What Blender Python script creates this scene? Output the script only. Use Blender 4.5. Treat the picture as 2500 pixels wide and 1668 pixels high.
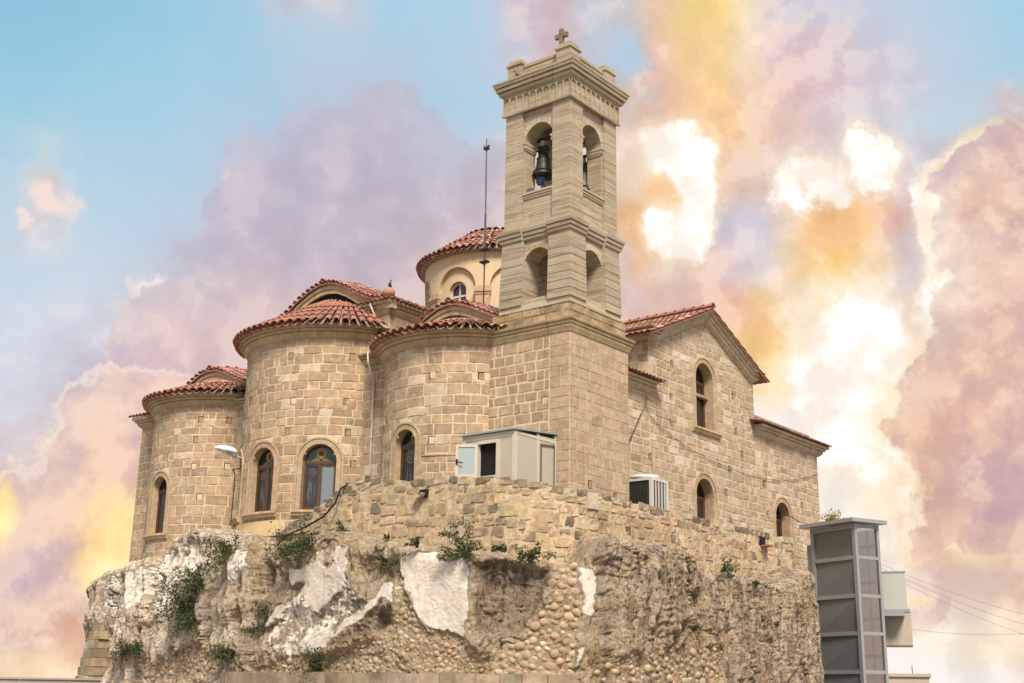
import bpy, bmesh, math, random
import numpy as np
from mathutils import Vector, Matrix

scene = bpy.context.scene
for o in list(bpy.data.objects):
    bpy.data.objects.remove(o)
COL = scene.collection
R_ = math.radians
PI = math.pi
rnd = random.Random(7)

# ------------------------------------------------------------------ camera
CAM = np.array([-27.601, -19.854, 1.6])
cam_d = bpy.data.cameras.new('camera')
cam = bpy.data.objects.new('camera', cam_d)
COL.objects.link(cam)
rt = (0.6195081907513246, -0.7848441595080405, 0.015140900836412398)
up = (-0.2243270016735544, -0.15852053505584524, 0.9615345216297551)
bk = (-0.7522546097646552, -0.5990750247270589, -0.2742665069528182)
m = Matrix(((rt[0], up[0], bk[0], CAM[0]), (rt[1], up[1], bk[1], CAM[1]),
            (rt[2], up[2], bk[2], CAM[2]), (0, 0, 0, 1)))
cam.matrix_world = m
cam_d.sensor_width = 36
cam_d.lens = 43.115
cam_d.clip_start = 0.5
cam_d.clip_end = 6000
scene.camera = cam

scene.view_settings.view_transform = 'Standard'
scene.view_settings.look = 'None'
scene.view_settings.gamma = 1
scene.view_settings.use_curve_mapping = False
scene.view_settings.exposure = 2.0
EXP = 2 ** 2.0
scene.render.engine = 'CYCLES'
scene.cycles.max_bounces = 6
scene.cycles.diffuse_bounces = 3
scene.cycles.glossy_bounces = 3
scene.cycles.transmission_bounces = 4
scene.cycles.caustics_reflective = False
scene.cycles.caustics_refractive = False


def s2l(c):
    c = [x / 255.0 for x in c]
    return tuple((x / 12.92 if x <= 0.04045 else ((x + 0.055) / 1.055) ** 2.4) for x in c)


# ------------------------------------------------------------------ soft directional lamp, added to light the shaded front
SUN_EL, SUN_AZ = R_(50), R_(38.5 + 180 + 10)      # comes from behind the camera
sd = bpy.data.lights.new('fill_sun', 'SUN')
sd.energy = 1.5
sd.angle = R_(18)
sd.color = (1.0, 0.885, 0.755)
fill_sun = bpy.data.objects.new('fill_sun', sd)
COL.objects.link(fill_sun)
sdir = Vector((math.cos(SUN_AZ) * math.cos(SUN_EL), math.sin(SUN_AZ) * math.cos(SUN_EL), math.sin(SUN_EL)))
fill_sun.rotation_euler = sdir.to_track_quat('Z', 'Y').to_euler()
fill_sun.location = (-40, -40, 60)

# ------------------------------------------------------------------ world: Nishita sky + procedural cloud layers
W = bpy.data.worlds.new('World')
scene.world = W
W.use_nodes = True
wt = W.node_tree
wt.nodes.clear()


class NB:
    """small helper to write node maths"""
    def __init__(self, tree):
        self.t = tree

    def n(self, typ, **kw):
        nd = self.t.nodes.new(typ)
        for k, v in kw.items():
            setattr(nd, k, v)
        return nd

    def link(self, a, b):
        self.t.links.new(a, b)

    def put(self, sock, v):
        if hasattr(v, 'is_linked') or isinstance(v, bpy.types.NodeSocket):
            self.t.links.new(v, sock)
        else:
            sock.default_value = v

    def m(self, op, a, b=None, c=None, clamp=False):
        nd = self.n('ShaderNodeMath', operation=op, use_clamp=clamp)
        self.put(nd.inputs[0], a)
        if b is not None:
            self.put(nd.inputs[1], b)
        if c is not None:
            self.put(nd.inputs[2], c)
        return nd.outputs[0]

    def sstep(self, x, lo, hi, a=0.0, b=1.0):
        nd = self.n('ShaderNodeMapRange', interpolation_type='SMOOTHSTEP')
        self.put(nd.inputs[0], x)
        nd.inputs[1].default_value = lo
        nd.inputs[2].default_value = hi
        nd.inputs[3].default_value = a
        nd.inputs[4].default_value = b
        return nd.outputs[0]

    def mix(self, f, a, b, blend='MIX'):
        nd = self.n('ShaderNodeMix', data_type='RGBA', blend_type=blend)
        self.put(nd.inputs[0], f)
        for s, v in ((nd.inputs[6], a), (nd.inputs[7], b)):
            if isinstance(v, (tuple, list)):
                s.default_value = (*v[:3], 1)
            else:
                self.t.links.new(v, s)
        return nd.outputs[2]

    def noise(self, vec, scale, detail=4, rough=0.5, w=None, dist=0.0, out=0):
        nd = self.n('ShaderNodeTexNoise')
        nd.noise_dimensions = '4D' if w is not None else '3D'
        if vec is not None:
            self.t.links.new(vec, nd.inputs['Vector'])
        if w is not None:
            nd.inputs['W'].default_value = w
        nd.inputs['Scale'].default_value = scale
        nd.inputs['Detail'].default_value = detail
        nd.inputs['Roughness'].default_value = rough
        nd.inputs['Distortion'].default_value = dist
        return nd.outputs[out]

    def ramp(self, f, stops, interp='LINEAR'):
        nd = self.n('ShaderNodeValToRGB')
        cr = nd.color_ramp
        cr.interpolation = interp
        while len(cr.elements) < len(stops):
            cr.elements.new(0.5)
        for e, (p, c) in zip(cr.elements, stops):
            e.position = p
            e.color = (*c[:3], 1) if len(c) < 4 else c
        self.put(nd.inputs[0], f)
        return nd.outputs[0]


b = NB(wt)
tc = b.n('ShaderNodeTexCoord')
DIR = tc.outputs['Generated']
sx = b.n('ShaderNodeSeparateXYZ')
b.link(DIR, sx.inputs[0])
az = b.m('ARCTAN2', sx.outputs[1], sx.outputs[0])
u0 = b.m('MULTIPLY', b.m('SUBTRACT', R_(38.533), az), 180 / PI)
u0 = b.m('WRAP', u0, 180.0, -180.0)
v0 = b.m('MULTIPLY', b.m('ARCSINE', sx.outputs[2]), 180 / PI)
# domain warp: big soft + fine billows
nz1 = b.n('ShaderNodeSeparateXYZ')
b.link(b.noise(DIR, 9, 3, 0.5, out=1), nz1.inputs[0])
nz2 = b.n('ShaderNodeSeparateXYZ')
b.link(b.noise(DIR, 34, 5, 0.62, out=1), nz2.inputs[0])


def warp(base, i, a1, a2):
    t = b.m('MULTIPLY_ADD', b.m('SUBTRACT', nz1.outputs[i], 0.5), a1, base)
    return b.m('MULTIPLY_ADD', b.m('SUBTRACT', nz2.outputs[i], 0.5), a2, t)


uw, vw = warp(u0, 0, 5.0, 2.6), warp(v0, 1, 4.0, 2.6)
us, vs = warp(u0, 0, 4.0, 0.7), warp(v0, 1, 3.0, 0.7)     # for soft-edged layers
def shifted(dx, dy, dz):
    vm = b.n('ShaderNodeVectorMath', operation='ADD')
    b.link(DIR, vm.inputs[0])
    vm.inputs[1].default_value = (dx, dy, dz)
    return vm.outputs[0]


fluff = b.noise(DIR, 13, 10, 0.60, w=3.1)
# relief of the billows: the same density a little nearer to the glow (right and low)
fluff2 = b.noise(shifted(0.014, -0.018, -0.006), 13, 10, 0.60, w=3.1)
relief = b.m('MULTIPLY_ADD', b.m('SUBTRACT', fluff, fluff2), 6.0, 0.5, clamp=True)
broad = b.noise(DIR, 7, 5, 0.55, w=8.3)
streak = b.noise(DIR, 14, 6, 0.6, w=1.7)


def field(blobs, soft=False, du=0, dv=0, grow=1.0, amp=0.55, tex=None):
    U, V = (us, vs) if soft else (uw, vw)
    cur = None
    for (bu, bv, ru, rv) in blobs:
        a = b.m('MULTIPLY_ADD', U, 1 / (ru * grow), -(bu + du) / (ru * grow))
        c = b.m('MULTIPLY_ADD', V, 1 / (rv * grow), -(bv + dv) / (rv * grow))
        d2 = b.m('ADD', b.m('MULTIPLY', a, a), b.m('MULTIPLY', c, c))
        if cur is None:
            cur = d2
        else:
            nd = b.n('ShaderNodeMath', operation='SMOOTH_MIN')
            b.link(cur, nd.inputs[0]); b.link(d2, nd.inputs[1]); nd.inputs[2].default_value = 0.7
            cur = nd.outputs[0]
    d = b.m('SQRT', b.m('MAXIMUM', cur, 0.0))
    f = b.m('SUBTRACT', 1.0, d)
    return b.m('MULTIPLY_ADD', b.m('SUBTRACT', tex if tex is not None else fluff, 0.5), amp, f)


CL = {
'main':[(-6.58,23.06,7.22,4.32),(-3.79,18.55,9.63,5.63),(-11.84,18.9,3.55,2.77),(-13.3,21.55,2.3,1.37),(-6.33,26.83,2.0,1.74),(-9.3,25.05,2.61,1.76),(-14.74,19.24,1.42,0.88),(-13.93,14.55,4.65,3.15),(-0.66,22.68,2.63,2.59)],
'glowleft':[(-17.39,6.24,1.39,1.7),(-16.57,7.33,1.13,1.15),(-22.58,7.52,0.49,1.29)],
'small':[(-22.34,21.01,0.72,0.84),(-21.7,20.53,1.04,0.56),(-23.39,19.65,0.48,0.26)],
'white':[(7.6,24.6,1.7,1.6),(8.35,22.2,1.3,2.3),(7.2,20.6,1.5,1.0),(14.84,23.0,1.53,0.97),(17.75,23.7,1.2,1.05),(17.42,24.69,1.21,0.76),(16.4,13.6,2.6,4.0),(20.5,20.4,0.7,2.2),(20.2,16.6,1.2,1.0)],
'orange':[(15.95,21.0,2.0,1.2),(6.3,22.9,1.2,1.0),(12.3,16.6,0.7,1.3)],
'right':[(22.58,22.56,1.86,1.76),(23.46,21.88,1.65,2.03),(22.42,18.98,2.01,2.81),(21.18,15.67,2.37,2.85),(20.5,12.08,2.7,3.24),(21.09,8.26,2.97,3.01),(23.03,13.8,1.59,5.62),(18.23,6.47,0.73,0.94),(18.38,3.48,1.42,0.83),(20.21,13.05,2.19,2.3)],
'leftlow':[(-17.66,12.67,2.88,1.55),(-19.88,7.33,3.67,3.2),(-21.2,4.83,2.66,2.77),(-18.67,9.69,2.62,2.1),(-16.81,9.82,3.06,2.9),(-16.04,11.82,2.52,1.95),(-22.12,8.11,1.59,1.49),(-17.76,4.43,2.76,1.69)],
}
# colours of the evening sky in view, every 1.9 degrees of height from just over the horizon, left to right
SKY_V0, SKY_DV, SKY_U = 0.5, 1.9, 25.5
SKY = [
    [254, 231, 201, 254, 233, 203, 255, 234, 204, 254, 229, 198, 253, 224, 194, 255, 236, 211, 255, 237, 213, 255, 237, 215, 255, 238, 217, 254, 239, 219, 254, 239, 220, 254, 240, 222, 254, 240, 224, 254, 241, 226, 254, 241, 228, 254, 242, 230, 253, 242, 232, 253, 243, 233, 253, 244, 235, 253, 244, 237, 253, 245, 239, 253, 245, 241, 253, 246, 243, 252, 246, 245, 252, 247, 246, 252, 248, 248, 252, 248, 250, 252, 247, 248, 252, 247, 246, 252, 246, 244, 252, 246, 244, 252, 246, 244],
    [198, 173, 179, 201, 174, 178, 203, 175, 177, 217, 185, 176, 231, 191, 168, 237, 194, 168, 238, 197, 171, 239, 200, 175, 240, 203, 178, 241, 206, 182, 242, 208, 185, 243, 211, 189, 244, 214, 192, 245, 216, 196, 245, 219, 199, 246, 221, 203, 247, 224, 206, 248, 226, 210, 249, 229, 213, 249, 231, 217, 250, 234, 221, 251, 236, 224, 252, 239, 228, 252, 241, 232, 253, 244, 236, 254, 246, 240, 254, 248, 242, 254, 245, 235, 254, 243, 226, 253, 235, 210, 252, 235, 209, 252, 234, 209],
    [197, 179, 196, 196, 178, 196, 195, 177, 195, 202, 180, 195, 221, 188, 178, 242, 199, 157, 243, 202, 160, 244, 204, 166, 244, 206, 171, 244, 209, 176, 244, 211, 180, 245, 213, 185, 245, 216, 189, 246, 218, 194, 246, 220, 198, 247, 223, 202, 247, 225, 206, 248, 228, 210, 249, 230, 214, 250, 232, 218, 250, 235, 222, 251, 238, 226, 252, 240, 230, 253, 243, 234, 253, 245, 238, 254, 248, 242, 251, 243, 237, 233, 208, 200, 233, 213, 207, 228, 199, 183, 226, 192, 173, 225, 191, 173],
    [236, 198, 164, 233, 197, 167, 223, 193, 178, 210, 185, 192, 234, 196, 161, 252, 212, 142, 253, 215, 147, 253, 217, 152, 253, 218, 158, 253, 220, 163, 253, 221, 168, 253, 223, 173, 253, 225, 178, 253, 227, 183, 253, 228, 188, 253, 230, 193, 253, 232, 198, 254, 234, 203, 254, 236, 208, 254, 238, 213, 254, 240, 218, 254, 242, 223, 254, 244, 228, 255, 246, 234, 255, 248, 239, 255, 250, 244, 252, 240, 227, 220, 185, 175, 202, 173, 181, 207, 176, 181, 208, 177, 181, 208, 177, 181],
    [217, 196, 195, 218, 196, 192, 220, 199, 198, 236, 210, 199, 240, 200, 163, 246, 207, 153, 247, 210, 157, 248, 213, 161, 249, 216, 165, 250, 219, 170, 250, 221, 174, 251, 224, 178, 251, 226, 183, 252, 228, 187, 252, 230, 192, 253, 232, 197, 253, 234, 202, 253, 236, 206, 253, 238, 211, 253, 240, 216, 254, 242, 221, 254, 243, 226, 254, 245, 231, 254, 247, 237, 254, 249, 242, 255, 250, 245, 254, 239, 219, 227, 190, 167, 205, 176, 184, 206, 177, 185, 208, 178, 184, 208, 178, 184],
    [218, 215, 225, 218, 213, 223, 224, 216, 220, 234, 215, 206, 230, 198, 184, 232, 195, 176, 234, 198, 179, 236, 201, 182, 237, 204, 185, 239, 207, 188, 240, 209, 191, 241, 212, 195, 242, 215, 198, 243, 217, 202, 244, 220, 206, 245, 223, 210, 246, 225, 214, 247, 228, 218, 247, 231, 222, 248, 233, 226, 249, 236, 231, 249, 239, 235, 250, 241, 240, 251, 244, 244, 251, 247, 248, 253, 248, 244, 254, 245, 229, 236, 199, 166, 210, 181, 186, 210, 179, 186, 213, 180, 185, 213, 180, 185],
    [218, 223, 234, 219, 223, 234, 220, 221, 232, 218, 211, 218, 215, 196, 201, 218, 194, 197, 221, 197, 199, 225, 201, 202, 227, 204, 204, 228, 207, 208, 230, 210, 211, 232, 213, 214, 234, 215, 217, 236, 218, 219, 237, 221, 222, 239, 224, 225, 240, 226, 228, 242, 229, 231, 243, 232, 234, 245, 234, 237, 246, 237, 240, 248, 240, 244, 249, 243, 247, 250, 245, 250, 249, 247, 251, 249, 245, 243, 251, 226, 191, 239, 197, 166, 230, 191, 177, 222, 186, 183, 217, 182, 185, 218, 183, 185],
    [213, 221, 234, 213, 221, 234, 213, 219, 232, 212, 215, 228, 203, 193, 209, 205, 189, 204, 211, 192, 201, 220, 198, 200, 222, 198, 198, 224, 199, 196, 225, 199, 194, 227, 200, 193, 228, 200, 192, 230, 201, 191, 231, 202, 191, 233, 203, 190, 234, 204, 189, 236, 205, 189, 237, 205, 187, 239, 206, 186, 240, 206, 184, 241, 206, 182, 242, 205, 179, 254, 233, 185, 253, 251, 247, 250, 248, 248, 243, 231, 227, 239, 206, 188, 235, 199, 183, 230, 194, 183, 228, 192, 184, 228, 192, 184],
    [205, 219, 234, 207, 220, 234, 210, 219, 233, 212, 218, 231, 213, 214, 226, 215, 203, 212, 228, 209, 209, 217, 198, 202, 221, 199, 199, 221, 197, 198, 219, 196, 196, 221, 196, 194, 223, 196, 191, 225, 196, 188, 226, 196, 186, 228, 195, 183, 230, 195, 180, 231, 195, 178, 233, 195, 175, 234, 195, 173, 233, 193, 173, 235, 193, 167, 240, 193, 157, 254, 221, 154, 255, 251, 240, 253, 251, 247, 250, 246, 244, 232, 217, 217, 243, 217, 205, 233, 197, 184, 226, 190, 185, 225, 190, 185],
    [194, 216, 232, 196, 216, 232, 198, 216, 231, 200, 215, 230, 201, 213, 228, 205, 209, 221, 208, 201, 211, 208, 195, 205, 215, 196, 203, 214, 195, 203, 212, 194, 203, 215, 195, 202, 218, 197, 200, 220, 197, 198, 223, 197, 196, 225, 198, 194, 227, 198, 192, 229, 199, 190, 231, 200, 188, 233, 201, 188, 230, 201, 197, 231, 196, 186, 237, 197, 173, 248, 216, 169, 254, 243, 220, 254, 241, 214, 251, 241, 227, 225, 218, 226, 251, 239, 232, 245, 220, 203, 227, 193, 188, 227, 194, 189],
    [180, 212, 230, 192, 213, 228, 219, 217, 224, 191, 213, 229, 189, 212, 229, 189, 207, 225, 187, 195, 215, 198, 190, 208, 203, 190, 207, 204, 191, 206, 205, 192, 206, 210, 195, 205, 214, 198, 203, 218, 198, 198, 222, 199, 192, 226, 199, 187, 229, 199, 182, 233, 199, 176, 237, 200, 171, 243, 208, 178, 243, 225, 215, 232, 202, 197, 224, 202, 202, 231, 224, 225, 252, 225, 183, 252, 213, 144, 244, 215, 180, 225, 210, 213, 249, 244, 243, 246, 224, 208, 222, 191, 190, 219, 188, 189],
    [162, 208, 228, 188, 211, 225, 240, 224, 218, 176, 210, 229, 178, 209, 228, 180, 208, 227, 187, 202, 221, 199, 189, 210, 197, 188, 209, 195, 187, 208, 197, 188, 207, 200, 190, 206, 204, 192, 205, 208, 195, 204, 213, 197, 202, 218, 198, 195, 224, 198, 185, 230, 197, 174, 235, 197, 163, 242, 201, 160, 250, 226, 200, 228, 221, 226, 213, 208, 220, 213, 211, 224, 243, 221, 199, 247, 199, 142, 242, 194, 148, 227, 195, 191, 237, 228, 231, 232, 198, 187, 214, 184, 188, 211, 181, 189],
    [147, 203, 226, 163, 206, 225, 189, 213, 222, 163, 206, 227, 166, 206, 227, 168, 206, 227, 173, 202, 224, 194, 190, 212, 194, 187, 210, 192, 185, 208, 194, 186, 207, 197, 188, 207, 198, 190, 207, 196, 194, 212, 212, 201, 211, 213, 200, 207, 223, 208, 206, 232, 215, 205, 241, 222, 205, 250, 231, 208, 254, 244, 229, 242, 225, 210, 232, 204, 186, 226, 206, 197, 240, 231, 226, 254, 246, 233, 237, 226, 223, 240, 233, 231, 213, 210, 219, 222, 201, 201, 216, 189, 194, 212, 187, 194],
    [136, 199, 224, 139, 200, 225, 144, 201, 226, 149, 203, 226, 153, 204, 227, 157, 205, 228, 162, 205, 227, 168, 200, 223, 172, 197, 219, 187, 189, 211, 190, 187, 209, 193, 187, 207, 191, 189, 209, 181, 196, 218, 188, 204, 220, 192, 204, 220, 206, 210, 219, 220, 216, 217, 234, 222, 216, 246, 227, 214, 248, 231, 216, 249, 219, 184, 247, 209, 168, 237, 205, 188, 231, 208, 207, 226, 214, 219, 214, 212, 223, 221, 220, 231, 194, 212, 228, 194, 209, 223, 209, 204, 211, 197, 198, 208],
    [127, 193, 222, 130, 195, 223, 134, 197, 223, 138, 199, 224, 142, 200, 225, 147, 202, 226, 151, 203, 226, 154, 202, 225, 160, 201, 224, 177, 197, 218, 181, 193, 215, 185, 190, 212, 183, 192, 213, 169, 200, 223, 167, 204, 227, 175, 204, 226, 191, 203, 216, 208, 202, 206, 214, 201, 200, 217, 201, 195, 239, 205, 185, 250, 215, 172, 253, 219, 169, 242, 213, 193, 228, 199, 199, 221, 200, 205, 213, 203, 215, 211, 207, 220, 197, 207, 223, 181, 205, 224, 164, 205, 226, 150, 205, 228],
    [124, 190, 220, 125, 191, 221, 126, 192, 221, 128, 194, 222, 133, 196, 223, 139, 198, 224, 145, 200, 225, 149, 201, 225, 169, 202, 221, 177, 204, 222, 177, 202, 221, 175, 198, 219, 174, 199, 220, 165, 205, 228, 177, 203, 224, 190, 201, 220, 204, 200, 214, 221, 200, 206, 195, 200, 215, 166, 200, 225, 231, 200, 191, 251, 219, 174, 255, 227, 173, 249, 229, 205, 221, 201, 208, 219, 202, 208, 209, 203, 215, 197, 205, 222, 184, 206, 225, 170, 206, 227, 158, 206, 228, 150, 205, 228],
    [124, 190, 220, 125, 191, 221, 126, 192, 221, 127, 193, 222, 131, 195, 222, 138, 197, 223, 144, 198, 224, 154, 200, 224, 195, 200, 212, 201, 203, 214, 192, 205, 219, 160, 205, 228, 162, 206, 229, 163, 207, 229, 166, 207, 229, 190, 203, 220, 209, 199, 212, 218, 198, 205, 199, 202, 216, 208, 205, 210, 243, 215, 187, 254, 227, 165, 254, 226, 163, 255, 241, 213, 209, 205, 220, 206, 205, 220, 197, 206, 223, 187, 208, 227, 177, 207, 228, 168, 207, 228, 158, 206, 228, 150, 205, 228],
]
K = 1.0 / EXP


def C(*rgb, k=1.0):
    return tuple(x * K * k for x in s2l(rgb))


sky = b.n('ShaderNodeTexSky')
sky.sky_type = 'NISHITA'
sky.sun_disc = False
sky.sun_elevation = SUN_EL
sky.sun_rotation = PI / 2 - SUN_AZ
sky.air_density = 1.0
sky.dust_density = 1.6
sky.ozone_density = 1.0
nish = b.n('ShaderNodeMix', data_type='RGBA', blend_type='MULTIPLY')
nish.inputs[0].default_value = 1.0
b.link(sky.outputs[0], nish.inputs[6])
nish.inputs[7].default_value = (0.075, 0.075, 0.075, 1)
# evening air: pale and slightly lilac towards the horizon, blue overhead
grad = b.ramp(b.m('DIVIDE', v0, 60.0, clamp=True),
              [(0.0, C(252, 242, 228)), (0.06, C(246, 238, 234)), (0.14, C(230, 230, 237)), (0.27, C(210, 223, 235)),
               (0.37, C(174, 212, 230)), (0.50, C(122, 191, 222)), (1.0, C(92, 160, 205))])
west = b.sstep(u0, -4.0, 14.0)
pale = b.m('MULTIPLY', west, b.sstep(v0, 33.0, 23.0))
grad = b.mix(b.m('MULTIPLY', pale, 0.80), grad, C(208, 210, 225))
below = b.sstep(v0, -0.5, -6.0)
col = b.mix(0.12, grad, nish.outputs[2])
# generic broken cloud cover for all the sky beyond the view
away = b.sstep(b.m('ABSOLUTE', u0), 26.0, 40.0)
high = b.sstep(v0, 31.0, 42.0)
gen = b.m('MULTIPLY', b.m('MAXIMUM', away, high), b.sstep(broad, 0.42, 0.62))
col = b.mix(b.m('MULTIPLY', gen, 0.85), col, b.mix(fluff, C(205, 190, 198), C(244, 224, 212)))


def layer(col, blobs, colr, lo=-0.03, hi=0.12, soft=False, k=1.0, **kw):
    f = field(blobs, soft, **kw)
    mk = b.sstep(f, lo, hi)
    if not (isinstance(k, float) and k == 1.0):
        mk = b.m('MULTIPLY', mk, k)
    return b.mix(mk, col, colr), f


# ---- the sky in view
ug, vg = warp(u0, 0, 2.2, 2.8), warp(v0, 1, 2.0, 2.8)
fu = b.m('DIVIDE', b.m('ADD', ug, SKY_U), 2 * SKY_U, clamp=True)
fv = b.m('DIVIDE', b.m('SUBTRACT', vg, SKY_V0), SKY_DV)
view = None
for i, row in enumerate(SKY):
    rc = b.ramp(fu, [(k / 31, C(*row[k * 3:k * 3 + 3])) for k in range(32)])
    view = rc if view is None else b.mix(b.sstep(fv, i - 1.0, float(i)), view, rc)
inview = b.m('MULTIPLY', b.sstep(b.m('ABSOLUTE', u0), 31.0, 25.5), b.sstep(v0, 38.0, 31.0))
sc_ = b.n('ShaderNodeSeparateColor')
b.link(view, sc_.inputs[0])
cloud = b.sstep(b.m('SUBTRACT', sc_.outputs[2], sc_.outputs[0]), 0.07, -0.01)      # pale or warm = cloud, blue = air
rel = b.m('MULTIPLY_ADD', b.m('SUBTRACT', relief, 0.5), b.m('MULTIPLY', cloud, 0.20), 1.0)
view = b.mix(1.0, view, rel, 'MULTIPLY')
hs_ = b.n('ShaderNodeHueSaturation')
hs_.inputs['Saturation'].default_value = 1.08
hs_.inputs['Value'].default_value = 0.98
b.link(view, hs_.inputs['Color'])
view = b.mix(cloud, b.mix(0.18, view, C(214, 222, 232)), b.mix(1.0, hs_.outputs[0], (1.0, 0.965, 0.94), 'MULTIPLY'))
view = b.mix(b.m('MULTIPLY', b.m('MULTIPLY', cloud, b.sstep(relief, 0.60, 1.0)), 0.28), view, C(255, 238, 220))
col = b.mix(inview, col, view)


def layer(col, blobs, colr, lo=-0.03, hi=0.12, soft=False, k=1.0, **kw):
    f = field(blobs, soft, **kw)
    mk = b.sstep(f, lo, hi)
    if not (isinstance(k, float) and k == 1.0):
        mk = b.m('MULTIPLY', mk, k)
    return b.mix(mk, col, colr), f


lowpink = b.sstep(v0, 22.0, 13.0)
puff = b.m('ADD', b.m('MULTIPLY', b.sstep(streak, 0.30, 0.70), 0.55), b.m('MULTIPLY', relief, 0.45))
main_c = b.mix(0.5, view, b.mix(lowpink, b.mix(puff, C(180, 176, 197), C(210, 197, 205)), b.mix(puff, C(198, 178, 193), C(240, 208, 194))))
col, _ = layer(col, [(-14.2, 22.6, 0.45, 0.6), (-16.3, 16.9, 1.1, 0.6), (-15.7, 16.2, 0.6, 0.7)], C(255, 238, 228), -0.3, 0.5, grow=1.3, amp=1.6)
col, _ = layer(col, CL['main'], main_c, -0.03, 0.08, k=0.95, amp=1.3)
left_c = b.mix(0.6, view, b.mix(b.sstep(puff, 0.2, 0.8), C(206, 178, 184), C(255, 218, 190)))
col, _ = layer(col, CL['leftlow'], C(254, 234, 220), -0.06, 0.12, k=0.6, amp=1.4)
col, _ = layer(col, CL['leftlow'], left_c, 0.0, 0.16, k=0.9, du=0.15, dv=-0.15, amp=1.4)
col, _ = layer(col, CL['glowleft'], b.mix(puff, C(254, 200, 124), C(255, 240, 180, k=1.12)), -0.4, 0.7, True, grow=1.35, amp=2.0)
col, _ = layer(col, CL['small'], C(246, 224, 220), -0.3, 0.7, grow=1.2, amp=2.2)
white = b.mix(relief, C(252, 240, 228), C(255, 254, 250, k=1.2))
col, _ = layer(col, CL['white'], C(255, 232, 196), -0.35, 0.35, True, 0.6, grow=1.25, amp=1.4)
col, _ = layer(col, CL['white'], white, -0.16, 0.22, grow=1.1, amp=1.7)
col, _ = layer(col, CL['orange'], b.mix(relief, C(242, 190, 142), C(254, 212, 154)), -0.1, 0.6, k=0.8, amp=1.6)
rt_c = b.mix(0.40, view, b.mix(b.sstep(puff, 0.2, 0.8), C(200, 162, 168), C(255, 214, 172)))
col, _ = layer(col, CL['right'], C(255, 226, 178), -0.4, 0.2, True, 0.7, du=-0.3, amp=1.2)
col, _ = layer(col, CL['right'], white, -0.16, 0.14, k=b.m('MULTIPLY', b.sstep(streak, 0.36, 0.60), b.sstep(v0, 5.0, 9.0)), du=-0.45, grow=1.0, amp=1.4)
col, _ = layer(col, CL['right'], rt_c, -0.02, 0.14, k=0.95, du=0.1, amp=1.4)
col = b.mix(below, col, C(190, 178, 168))
bg = b.n('ShaderNodeBackground')
b.link(col, bg.inputs[0])
bg.inputs[1].default_value = 1.0
wo = b.n('ShaderNodeOutputWorld')
b.link(bg.outputs[0], wo.inputs[0])
W.cycles.sampling_method = 'MANUAL'
W.cycles.sample_map_resolution = 512

# ------------------------------------------------------------------ materials
MATS = {}


def new_mat(name):
    mt = bpy.data.materials.new(name)
    mt.use_nodes = True
    nt = mt.node_tree
    nt.nodes.clear()
    nb = NB(nt)
    out = nb.n('ShaderNodeOutputMaterial')
    bs = nb.n('ShaderNodeBsdfPrincipled')
    nb.link(bs.outputs[0], out.inputs[0])
    MATS[name] = mt
    return mt, nb, bs


def bump(nb, bs, h, strength=0.5, dist=0.02):
    bp = nb.n('ShaderNodeBump')
    bp.inputs['Strength'].default_value = strength
    bp.inputs['Distance'].default_value = dist
    nb.link(h, bp.inputs['Height'])
    nb.link(bp.outputs[0], bs.inputs['Normal'])


def simple(name, colr, rough=0.7, metal=0.0, var=0.12, scale=3.0, spec=0.3, bumpk=0.0, bscale=30):
    mt, nb, bs = new_mat(name)
    geo = nb.n('ShaderNodeNewGeometry').outputs['Position']
    n1 = nb.noise(geo, scale, 5, 0.6)
    f = nb.m('MULTIPLY_ADD', nb.m('SUBTRACT', n1, 0.5), 2 * var * 2, 1.0)
    c = nb.mix(1.0, colr, f, 'MULTIPLY')
    nb.link(c, bs.inputs['Base Color'])
    bs.inputs['Roughness'].default_value = rough
    bs.inputs['Metallic'].default_value = metal
    bs.inputs['Specular IOR Level'].default_value = spec
    if bumpk:
        bump(nb, bs, nb.noise(geo, bscale, 5, 0.6), bumpk, 0.02)
    return mt


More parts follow.
